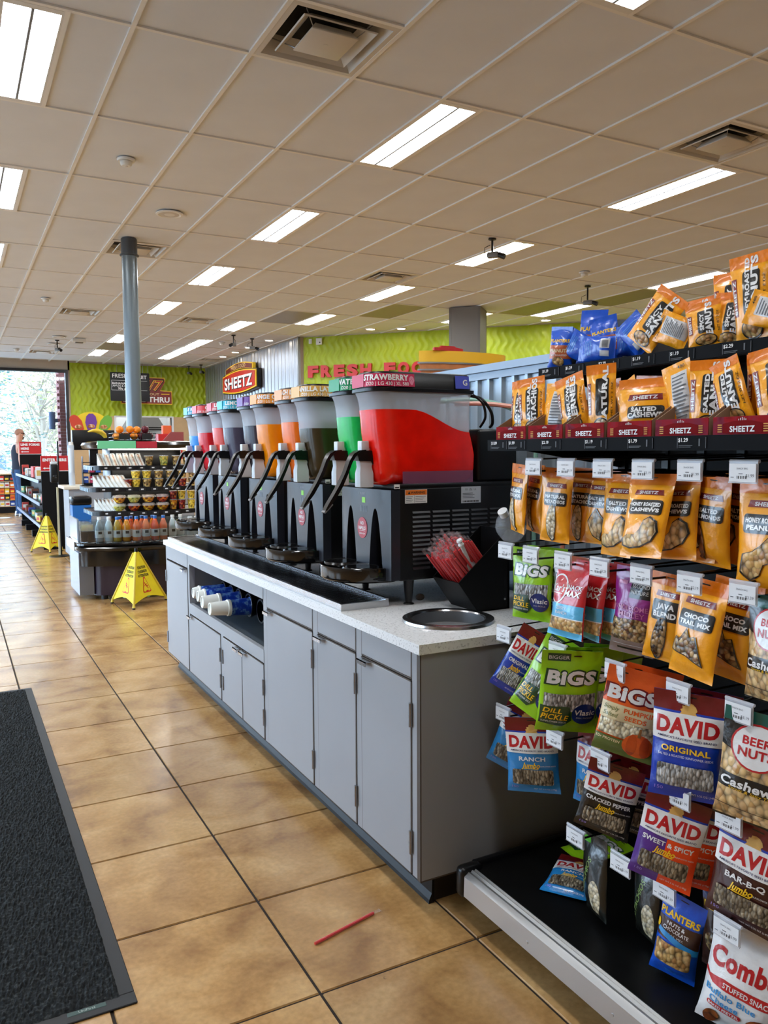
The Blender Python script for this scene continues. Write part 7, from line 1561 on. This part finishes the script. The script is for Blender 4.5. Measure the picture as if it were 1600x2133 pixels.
for zi, (z, zn) in enumerate(((0.956, 'top'), (0.641, 'middle'), (0.331, 'lowest'))):
    for k_ in range(7):
        y = 12.2+k_*0.58+random.uniform(-0.05, 0.05); c_ = random.randrange(8) if zi else random.choice([0, 1, 1, 6]); h_ = random.uniform(0.07, 0.14) if zi else random.uniform(0.12, 0.24)
        t = thing('snack_box', '%s box, %s from the near end on the %s queue shelf' % (pw[c_], NTH[k_], zn), 'box', (1.15+random.uniform(-0.02, 0.02), y, z), random.uniform(-0.2, 0.2), 'goods on the queue shelving')
        MB().rbox(-0.055, 0.055, -0.10, 0.10, 0, h_, 0.004, 1).build('carton', mat('carton_%s' % pw[c_], pcols[c_], 0.5), t)
        MB().box(-0.057, -0.055, -0.06, 0.06, h_*0.3, h_*0.75).box(-0.04, 0.04, -0.102, -0.100, h_*0.3, h_*0.75).build('print_panel', mat('carton_print_%d' % (n_ % 4), [(230, 225, 215), (200, 160, 80), (40, 40, 46), (190, 50, 50)][n_ % 4], 0.5), t, 0); n_ += 1
# hand sanitiser stand
t = thing('sanitizer_stand', 'black hand sanitiser dispenser on a thin floor stand', 'sanitizer stand', (1.19, 11.18, 0))
MB().lathe([(0, 0.0), (0.13, 0.0), (0.13, 0.008), (0.03, 0.016), (0, 0.017)], 28).build('foot', M_BLACK, t); MB().box(-0.012, 0.012, -0.012, 0.012, 0.012, 0.90).build('pole', mat('pale_pole', (196, 186, 150), 0.4), t, 0); MB().box(0.012, 0.03, -0.02, 0.02, 0.02, 1.50).build('back_plate', M_BLACK, t, 0)
MB().rbox(-0.085, 0.012, -0.085, 0.012, 0.965, 1.20, 0.02, 3).build('dispenser', M_BLACK, t); MB().rbox(-0.08, 0.008, -0.08, 0.008, 1.195, 1.235, 0.018, 3).build('cover', mat('dispenser_clear_top', (190, 196, 200), 0.2), t)
MB().rbox(-0.06, -0.01, -0.10, -0.084, 1.02, 1.06, 0.006, 2).build('nozzle', M_GLOSSBLK, t)
# floor stickers
for k_, (x, y, lb) in enumerate(((0.80, 14.9, 'nearest round dark floor sticker by the queue'), (0.84, 16.6, 'middle round dark floor sticker by the queue'), (0.86, 18.35, 'furthest round dark floor sticker by the queue'))):
    t = thing('floor_sticker', lb, 'floor sticker', (x, y, 0.0002), 0, 'round floor stickers')
    MB().lathe([(0, 0), (0.2, 0), (0.2, 0.001), (0, 0.001)], 32).build('disc', mat('sticker_slate', (70, 74, 92), 0.4), t, 0); MB().lathe([(0.15, 0.001), (0.165, 0.001), (0.165, 0.0016), (0.15, 0.0016)], 32).build('ring', M_PAPER, t, 0)
# ------------------------------------------------------------------ register counter behind the island
t = thing('service_counter', 'pale-topped service counter behind the food island', 'counter', (1.9, 10.4, 0))
MB().rbox(-0.72, 0.9, 0.0, 0.60, 0.90, 0.94, 0.008, 2).build('countertop', mat('beige_top', (214, 204, 184), 0.35), t); MB().box(-0.66, 0.88, 0.04, 0.58, 0.08, 0.90).build('cabinet', mat('counter_grey', (150, 152, 156), 0.45), t, 0); MB().box(-0.62, 0.85, 0.10, 0.56, 0.0, 0.08).build('plinth', M_KICK, t, 0)
for x in (-0.60, -0.1, 0.4): MB().rbox(x, x+0.46, 0.022, 0.04, 0.12, 0.86, 0.003, 1).build('door', M_LAM, t); 
t = thing('recycling_bin', 'blue recycling bin with black lid by the service counter', 'bin', (1.262, 9.62, 0))
MB().loft([[(sx*a, sy*a*1.1, z) for sx, sy in ((-1, -1), (1, -1), (1, 1), (-1, 1))] for z, a in ((0.0, 0.085), (0.76, 0.10))]).build('body', mat('bin_blue', (40, 110, 190), 0.4), t, 0); MB().rbox(-0.11, 0.11, -0.12, 0.12, 0.76, 0.86, 0.03, 3).build('lid', M_BLACK, t)
t = thing('cash_monitor', 'back of a wide black register monitor on the service counter', 'monitor', (1.585, 10.72, 0.94))
MB().rbox(-0.255, 0.255, -0.05, 0.05, 0.44, 0.69, 0.01, 2).build('screen', M_BLACK, t); MB().box(-0.05, 0.05, -0.02, 0.06, 0.02, 0.46).build('stand', M_BLACK, t, 0); MB().rbox(-0.14, 0.14, -0.08, 0.12, 0.0, 0.025, 0.008, 2).build('foot', M_BLACK, t); MB().lathe([(0, 0), (0.02, 0), (0.022, 0.004), (0, 0.005)], 16).build('badge', M_STEEL, t, 40).rotation_euler = (math.pi/2, 0, 0)
bd = [c for c in t.children if c.name.startswith('badge')][0]; bd.location = (-0.07, -0.05, 0.52)
MB().box(0.06, 0.14, -0.053, -0.05, 0.50, 0.55).build('rating_label', M_PAPER, t, 0)
t = thing('clear_tube', 'tall clear cup dispenser tube on the service counter', 'dispenser', (1.305, 10.62, 0.94))
MB().cyl((0, 0, 0.0), (0, 0, 0.50), 0.036, n=18).build('tube', frosted('clear_dispenser', (225, 232, 240), 0.45), t); MB().cyl((0, 0, 0.16), (0, 0, 0.46), 0.030, n=16).build('paper_cups', M_PAPER, t); MB().lathe([(0, 0.50), (0.03, 0.50), (0.026, 0.54), (0, 0.541)], 16).build('cap', M_WHITE, t)
t = thing('goods_rack', 'small black rack of blue packets beside the register', 'rack', (1.55, 10.55, 0.94))
for z in (0.02, 0.15, 0.28): MB().box(-0.13, 0.13, -0.06, 0.06, z, z+0.008).build('shelf', M_BLACK, t, 0)
for x in (-0.13, 0.126): MB().box(x, x+0.004, -0.06, 0.06, 0, 0.36).build('side', M_BLACK, t, 0)
for k_ in range(6):
    t2 = thing('packet', '%s blue packet in the register rack' % NTH[k_], 'packet', (1.455+0.075*(k_ % 3), 10.53, 0.969+0.13*(k_//3)), 0, 'packets in the register rack')
    MB().rbox(-0.03, 0.03, -0.015, 0.015, 0, 0.085, 0.004, 1).build('carton', mat('packet_%d' % (k_ % 3), [(40, 80, 170), (180, 60, 90), (60, 110, 190)][k_ % 3], 0.4), t2); MB().box(-0.022, 0.022, -0.0165, -0.015, 0.04, 0.06).build('print_panel', M_PAPER, t2, 0)
t = thing('food_topper', 'yellow display topper with three rounded food pictures', 'sign', (1.90, 13.0, 0))
MB().cyl((0, 0.03, 0), (0, 0.03, 1.68), 0.025, n=12).build('post', M_BLACK, t); MB().cyl((0, 0.03, 0), (0, 0.03, 0.02), 0.2, n=20).build('foot', M_BLACK, t)
arc = [(-0.29, 1.66)]+[(0.29*math.cos(math.radians(a)), 1.70+0.265*math.sin(math.radians(a))) for a in range(180, -1, -12)]+[(0.29, 1.66)]
MB().prism(arc, 'y', 0.0, 0.02).build('yellow_board', mat('topper_yellow', (236, 202, 40), 0.5), t, 0)
def petal(cx_, a, rgb, nm, w=0.085):
    P = []; c, s = math.cos(a), math.sin(a)
    for x, z in ((-w*0.6, 0.0), (w*0.6, 0.0), (w, 0.13), (w*0.8, 0.22), (w*0.35, 0.262), (-w*0.35, 0.262), (-w*0.8, 0.22), (-w, 0.13)): P.append((cx_+x*c+z*s, 1.675+z*c-x*s))
    MB().prism(P, 'y', -0.01, 0.0).build(nm, mat('petal_'+nm, rgb, 0.5), t, 0)
    MB().sphere((cx_+0.07*s, -0.005, 1.675+0.07*c), 0.07, 12, 8, sc=(0.9, 0.15, 0.55)).build('food_picture', ramp_mat('burger_print', 'noise', [(0.3, (90, 50, 30)), (0.5, (190, 120, 60)), (0.65, (220, 200, 170)), (0.8, (120, 140, 60))], 30, bump=0), t)
petal(-0.15, -0.5, (200, 64, 40), 'red_petal'); petal(0.0, 0.0, (110, 60, 150), 'purple_petal'); petal(0.15, 0.5, (110, 170, 60), 'green_petal')
t = thing('mobile_kiosk', 'red mobile order pickup sign behind the food island', 'sign', (2.42, 10.2, 0))
MB().box(-0.03, 0.03, 0.0, 0.03, 0.0, 1.28).build('post', M_BLACK, t, 0); MB().rbox(-0.22, 0.16, -0.01, 0.03, 1.26, 1.47, 0.004, 1).build('board', M_RED, t); MB().box(-0.2, 0.2, -0.12, 0.15, 0.0, 0.02).build('foot', M_BLACK, t, 0)
MB().prism([(-0.10, 1.47), (0.18, 1.47), (0.18, 1.60), (0.02, 1.60)], 'y', 0.0, 0.02).build('topper', mat('kiosk_grey_red', (150, 70, 70), 0.5), t, 0)
k = MB(); k.text('MOBILE', (-0.03, -0.014, 1.385), 0.085, bold=0.04, w=0.33); k.text('ORDER PICKUP', (-0.03, -0.014, 1.30), 0.03, bold=0.01, w=0.28); k.build('lettering', M_WTXT, t, 0)
t = thing('red_carton', 'red carton with white print on the hatch ledge behind the sign', 'box', (2.66, 11.45, 0))
MB().box(-0.25, 0.25, -0.2, 0.2, 0, 1.38).build('pedestal', M_TAN, t, 0); MB().rbox(-0.12, 0.06, -0.1, 0.1, 1.38, 1.60, 0.005, 1).build('carton', M_RED, t); MB().rbox(0.08, 0.17, -0.08, 0.08, 1.38, 1.58, 0.005, 1).build('second_carton', mat('carton_pink', (200, 60, 80), 0.5), t); MB().rbox(-0.03, 0.09, 0.0, 0.1, 1.60, 1.72, 0.005, 1).build('orange_label_box', mat('carton_orange', (226, 100, 50), 0.5), t)
# ------------------------------------------------------------------ packs under the window
t = thing('window_shelving', 'low tan shelving of bright packs under the window', 'shelving', (0.3, 19.75, 0))
MB().box(-1.2, 1.25, 0.0, 0.30, 0.0, 0.14).build('plinth', M_BLACK, t, 0); MB().box(-1.2, 1.25, 0.28, 0.30, 0.14, 0.88).build('back', M_TAN, t, 0)
for z in (0.14, 0.28, 0.42, 0.56, 0.70, 0.86): MB().box(-1.2, 1.25, 0.0, 0.28, z, z+0.012).build('shelf', M_TAN, t, 0)
for x in (-1.2, 1.235): MB().box(x, x+0.015, 0.0, 0.28, 0.14, 0.87).build('side', M_TAN, t, 0)
pk = [(200, 50, 40), (230, 225, 215), (40, 70, 150), (235, 120, 40), (30, 30, 34), (240, 190, 40)]; pn = ['red', 'white', 'blue', 'orange', 'black', 'yellow']
random.seed(9)
pmesh = [MB().rbox(-0.047, 0.047, -0.06, 0.06, 0, 0.115, 0.004, 1).mesh('carton', mat('pack_%s' % pn[k_], pk[k_], 0.4), 40) for k_ in range(6)]
pstr = [MB().box(-0.035, 0.035, -0.062, -0.060, 0.03, 0.07).mesh('print_panel', mat('pack_print_%d' % k_, [(230, 230, 225), (190, 60, 50), (240, 200, 60)][k_], 0.5), 0) for k_ in range(3)]
for r_, z in enumerate((0.152, 0.292, 0.432, 0.572, 0.712)):
    for c_ in range(7):
        kd = random.randrange(6)
        t2 = thing('snack_pack', '%s pack in row %s from the floor, column %s from the right, under the window' % (pn[kd], ['one', 'two', 'three', 'four', 'five'][r_], ['one', 'two', 'three', 'four', 'five', 'six', 'seven'][c_]), 'pack', (1.48-c_*0.105, 19.84, z), 0, 'packs under the window')
        part('carton', pmesh[kd], t2); part('print_panel', pstr[(r_+c_) % 3], t2)

# ------------------------------------------------------------------ person by the queue, turned to the right
px, py = 1.255, 18.75
man = thing('person', 'bald bearded person in navy tank top and jeans standing by the window', 'person', (px, py, 0))
M_SKIN = mat('skin', (206, 150, 122), 0.5, sss=0.1); M_JEAN = mat('blue_jeans', (44, 78, 122), 0.8, var=0.2, scale=20); M_TANK = mat('navy_tank', (28, 34, 52), 0.8); M_SHOE = mat('white_shoe', (226, 226, 224), 0.6); M_HAIR = mat('stubble', (92, 66, 52), 0.8)
def skinned(name, verts, edges, rad, root, m, parent, sub=2):
    me = bpy.data.meshes.new(name); me.from_pydata(verts, edges, []); me.materials.append(m)
    o = bpy.data.objects.new(name, me); COL.objects.link(o); o.parent = parent
    md = o.modifiers.new('skin', 'SKIN'); md.use_smooth_shade = True
    for k, r in enumerate(rad):
        sv = me.skin_vertices[0].data[k]; sv.radius = r if isinstance(r, tuple) else (r, r); sv.use_root = (k == root)
    sb = o.modifiers.new('sub', 'SUBSURF'); sb.levels = sub; sb.render_levels = sub
    return o
# faces +x (right) turned a little away; his right side is towards the camera on the left
V = [(0, 0, 0.93), (0.0, 0, 1.08), (0.0, 0, 1.24), (-0.01, 0, 1.40), (0.005, 0, 1.50), (0.02, 0, 1.57), (0.035, 0, 1.68), (0.045, 0, 1.76),
     (-0.02, -0.17, 1.44), (-0.06, -0.24, 1.30), (-0.08, -0.26, 1.16), (-0.06, -0.27, 1.02), (-0.03, -0.27, 0.89), (-0.02, 0.17, 1.44), (-0.02, 0.23, 1.16), (0.12, 0.22, 1.05), (0.20, 0.16, 1.02),
     (-0.005, -0.09, 0.88), (0.0, -0.10, 0.50), (-0.02, -0.10, 0.10), (-0.005, 0.09, 0.88), (0.03, 0.10, 0.50), (0.02, 0.10, 0.10)]
Ed = [(0, 1), (1, 2), (2, 3), (3, 4), (4, 5), (5, 6), (6, 7), (3, 8), (8, 9), (9, 10), (10, 11), (11, 12), (3, 13), (13, 14), (14, 15), (15, 16), (0, 17), (17, 18), (18, 19), (0, 20), (20, 21), (21, 22)]
Rd = [(0.12, 0.15), (0.115, 0.14), (0.125, 0.15), (0.11, 0.15), 0.065, 0.062, (0.098, 0.078), (0.075, 0.062), 0.068, 0.056, 0.046, 0.042, 0.032, 0.068, 0.05, 0.043, 0.034, 0.09, 0.062, 0.042, 0.09, 0.062, 0.042]
skinned('body', V, Ed, Rd, 0, M_SKIN, man)
# hand with five fingers hanging by the thigh
hv = [(-0.03, -0.27, 0.90), (-0.015, -0.272, 0.85), (-0.005, -0.272, 0.815)]; he = [(0, 1), (1, 2)]; hr = [0.030, (0.036, 0.018), (0.036, 0.016)]
for k, (dx, ln) in enumerate(((0.026, 0.065), (0.009, 0.075), (-0.008, 0.07), (-0.024, 0.055))):
    b0 = len(hv); hv += [(-0.005+dx, -0.272, 0.80), (0.002+dx, -0.270, 0.80-ln*0.5), (-0.004+dx, -0.262, 0.80-ln)]; he += [(2, b0), (b0, b0+1), (b0+1, b0+2)]; hr += [0.0105, 0.0095, 0.008]
b0 = len(hv); hv += [(0.022, -0.262, 0.84), (0.034, -0.255, 0.81), (0.036, -0.252, 0.785)]; he += [(1, b0), (b0, b0+1), (b0+1, b0+2)]; hr += [0.012, 0.0105, 0.009]
skinned('hand', hv, he, hr, 0, M_SKIN, man, 1)
def ell_ring(c, a, b, n=20): return [(c[0]+a*math.cos(2*math.pi*k/n), c[1]+b*math.sin(2*math.pi*k/n), c[2]) for k in range(n)]
MB().loft([ell_ring(c, a, b) for c, a, b in (((0, 0, 0.90), 0.142, 0.176), ((0, 0, 1.0), 0.138, 0.168), ((0, 0, 1.15), 0.136, 0.166), ((0, 0, 1.26), 0.142, 0.172), ((-0.005, 0, 1.36), 0.136, 0.160), ((-0.005, 0, 1.43), 0.118, 0.125), ((-0.002, 0, 1.485), 0.090, 0.10))], cap=False).build('tank_top', M_TANK, man, 60)
for s in (-1, 1):
    o_ = (0.0 if s < 0 else 0.03)
    MB().loft([ell_ring(c, a, b) for c, a, b in (((-0.01, s*0.10, 0.045), 0.070, 0.072), ((-0.01+o_*0.6, s*0.10, 0.12), 0.064, 0.066), ((-0.01+o_*0.8, s*0.10, 0.30), 0.078, 0.074), ((o_, s*0.10, 0.50), 0.082, 0.080), ((o_*0.5, s*0.092, 0.75), 0.108, 0.092), ((0, s*0.075, 0.90), 0.135, 0.098), ((0, s*0.065, 0.97), 0.130, 0.10))]).build('jeans_leg', M_JEAN, man, 60)
    sh = MB(); sh.loft([[(x, s*0.10+y, z) for x, y in [(-0.075, -0.035), (-0.085, 0), (-0.075, 0.035), (0.02, 0.045), (0.12, 0.05), (0.18, 0.035), (0.195, 0), (0.18, -0.035), (0.12, -0.05), (0.02, -0.045)]] for z in (0.0, 0.03)]+[[(0.03+(x-0.03)*0.95, s*0.10+y*0.92, z) for x, y in [(-0.075, -0.035), (-0.085, 0), (-0.075, 0.035), (0.0, 0.042), (0.08, 0.045), (0.13, 0.032), (0.145, 0), (0.13, -0.032), (0.08, -0.045), (0.0, -0.042)]] for z in (0.06,)]+[[(-0.01+x*0.6, s*0.10+y*0.8, 0.10) for x, y in [(-0.09, -0.04), (-0.1, 0), (-0.09, 0.04), (-0.04, 0.05), (0.02, 0.05), (0.07, 0.035), (0.085, 0), (0.07, -0.035), (0.02, -0.05), (-0.04, -0.05)]]]); sh.build('shoe', M_SHOE, man, 50)
    MB().box(-0.08, 0.18, s*0.10-0.045, s*0.10+0.045, 0.0, 0.012).build('sole', M_GREYINK, man, 0)
hd = MB(); hd.sphere((0.028, 0, 1.735), 0.088, 20, 14, sc=(1.08, 0.88, 0.93)); hd.build('cropped_hair', mat('cropped_hair', (176, 126, 102), 0.6), man, 60)
MB().sphere((0.085, 0, 1.625), 0.05, 14, 10, sc=(0.85, 0.95, 0.75)).build('beard', M_HAIR, man, 60)
MB().prism([(0.115, 1.725), (0.150, 1.680), (0.118, 1.668)], 'y', -0.013, 0.013).build('nose', M_SKIN, man, 50)
for s in (-1, 1):
    MB().sphere((0.018, s*0.078, 1.70), 0.024, 10, 8, sc=(0.7, 0.4, 1.2)).build('ear', M_SKIN, man, 60)
    MB().sphere((0.112, s*0.036, 1.716), 0.026, 10, 8, sc=(0.45, 0.95, 0.75)).build('sunglass_lens', M_GLOSSBLK, man, 60)
    MB().tube([(0.115, s*0.062, 1.722), (0.06, s*0.082, 1.724), (0.02, s*0.084, 1.722)], 0.004, 6).build('glasses_arm', M_BLACK, man)
MB().box(0.113, 0.135, -0.022, 0.022, 1.648, 1.655).build('mouth', mat('lips', (150, 84, 76), 0.5), man, 0)
man.rotation_euler = (0, 0, 0.35); man.scale = (1.0, 1.0, 1.02)

# ------------------------------------------------------------------ outside: ground, brick pier, lamp, trees, house
struct('ground_outside', MB().box(-40, 60, WY+0.25, 130, -0.4, -0.15), mat('pale_asphalt', (150, 152, 150), 0.9, var=0.15, scale=0.6))
struct('ground_street', MB().box(-60, -3.65, -20, WY+0.2, -0.4, -0.15), mat('pale_asphalt', (150, 152, 150), 0.9))
pier = thing('brick_pier', 'red brick pier outside at the right edge of the window', 'pier', (2.62, 21.35, -0.15))
MB().box(-0.24, 0.32, -0.24, 0.30, 0, 3.55).build('mortar_core', mat('mortar', (170, 150, 146), 0.9), pier, 0)
M_BRICK = mat('red_brick', (138, 84, 82), 0.85, var=0.25, scale=30, bump=0.3, bscale=80)
bk = MB().rbox(0, 0.205, 0, 0.012, 0, 0.065, 0.003, 1).mesh('brick', M_BRICK, 0); bk2 = MB().rbox(0, 0.012, 0, 0.205, 0, 0.065, 0.003, 1).mesh('brick', M_BRICK, 0)
rb_ = MB(); 
for r_ in range(46):
    z = 0.01+r_*0.077
    for c_ in range(3):
        off = 0.105 if r_ % 2 else 0.0
        for (me, lx, ly) in ((bk2, -0.252, -0.25+c_*0.216-off*0.5), (bk, -0.25+c_*0.216-off*0.5, -0.252)):
            if (ly if me is bk2 else lx) > 0.20: continue
            o = part('brick', me, pier, (lx, ly, z))
MB().box(-3.4, 3.2, WY+0.75, WY+0.95, 3.42, 3.9).build('eave_beam', mat('eave_mauve', (150, 110, 116), 0.8), None, 0); tag(bpy.data.objects['eave_beam'], 'mauve eave beam outside above the window', 'beam')
t = thing('outdoor_lamp', 'blue-grey cylindrical outdoor wall lamp on the brick pier', 'lamp', (2.20, 21.25, 2.12))
MB().cyl((0, 0, -0.21), (0, 0, 0.21), 0.075, n=20).build('cylinder', mat('lamp_blue_grey', (84, 100, 128), 0.5), t); MB().box(0.07, 0.15, -0.03, 0.03, -0.04, 0.05).build('arm', MATS['lamp_blue_grey'], t, 0)
def tree(lb, x, y, hh, cr, cz, col, nleaf, seed, conifer=False, bare=0.0):
    rnd = random.Random(seed); t = thing('tree', lb, 'tree', (x, y, -0.15), 0, 'trees outside the window')
    M_T = mat('bark_grey', (150, 138, 124), 0.9); tr = MB()
    tips = []
    if conifer:
        tr.tube([(0, 0, 0), (0, 0, hh)], [0.16, 0.03], 7)
        for k in range(60):
            z = hh*(0.12+0.86*k/60); a = k*2.4; L = cr*(1-z/hh)+0.2; tips += [(L*q*math.cos(a), L*q*math.sin(a), z-0.25*q*L) for q in (0.35, 0.6, 0.85, 1.0)]; tr.tube([(0, 0, z), (L*math.cos(a), L*math.sin(a), z-0.25*L)], [0.03, 0.01], 4)
    else:
        tr.tube([(0, 0, 0), (0.1, 0, hh*0.3), (0, 0.1, hh*0.5)], [0.14, 0.11, 0.08], 7)
        for k in range(26):
            a = rnd.uniform(0, 6.28); z0 = hh*rnd.uniform(0.2, 0.5); L = cr*rnd.uniform(0.5, 1.0); z1 = cz+rnd.uniform(-0.5, 0.6)*cr*1.2
            p1 = (L*0.45*math.cos(a), L*0.45*math.sin(a), z0+(z1-z0)*0.55); p2 = (L*math.cos(a), L*math.sin(a), z1)
            tr.tube([(0, 0, z0), p1, p2], [0.045, 0.028, 0.01], 5); tips += [p1, p2, tuple((p1[i]+p2[i])/2 for i in range(3))]
            for q in range(3):
                b = rnd.uniform(0, 6.28); p3 = (p1[0]+0.35*cr*math.cos(b), p1[1]+0.35*cr*math.sin(b), p1[2]+rnd.uniform(0.1, 0.5)*cr); tr.tube([p1, p3], [0.018, 0.006], 4); tips.append(p3)
    tr.build('trunk', M_T, t)
    lf = MB(); vs_ = []; fs = []
    for k in range(nleaf):
        c = rnd.choice(tips); s = cr*0.22; p = Vector((c[0]+rnd.gauss(0, s), c[1]+rnd.gauss(0, s), c[2]+rnd.gauss(0, s*0.8)))
        q = Matrix.Rotation(rnd.uniform(0, 6.28), 3, 'Z')@Matrix.Rotation(rnd.uniform(-1.2, 1.2), 3, 'X'); a = rnd.uniform(0.05, 0.10); o = len(vs_)
        for u, v in ((-1, 0), (0, -0.6), (1, 0), (0, 0.6)): vs_.append((p+q@Vector((u*a, v*a, 0.15*a*abs(u))))[:])
        fs.append((o, o+1, o+2, o+3))
    lf.add(vs_, fs); tag(lf.build('foliage', mat('leaf_%d_%d_%d' % col, col, 0.6, var=0.3, scale=3), t, 0), kind='stuff')
tree('pale green sparse tree in the middle of the window view', 3.1, 34, 8.5, 2.6, 4.6, (196, 212, 140), 1300, 1)
tree('thin branched tree beside the brick pier', 4.0, 30, 9.0, 2.2, 5.2, (200, 214, 150), 700, 2)
tree('dark blue-green conifer at the left of the window view', 1.3, 31, 6.2, 1.9, 3, (110, 146, 140), 1700, 3, True)
tree('yellow-green bushy tree low behind the queue signs', 3.3, 38, 5.5, 3.0, 2.6, (210, 220, 160), 2200, 4)
tree('pale tree behind the conifer on the left', 0.4, 40, 9.0, 3.2, 5.0, (190, 206, 160), 900, 5)
tree('green hedge-like tree at the lower right of the window view', 4.6, 42, 5.0, 2.8, 2.2, (170, 200, 130), 2000, 6)
t = thing('distant_house', 'pale house with a low gable roof seen through the window', 'house', (1.0, 52, -0.15))
MB().box(-4.5, 3.0, 0, 6, 0, 1.6).build('wall', mat('house_siding', (220, 222, 222), 0.7), t, 0); MB().prism([(-5.0, 1.55), (3.5, 1.55), (-0.75, 3.1)], 'y', -0.4, 6.4).build('roof', mat('house_roof', (170, 166, 172), 0.8), t, 0)
for x in (-3, -0.8, 1.4): MB().box(x-0.4, x+0.4, -0.04, 0.0, 0.5, 1.3).build('window', mat('house_window', (90, 110, 130), 0.2), t, 0)
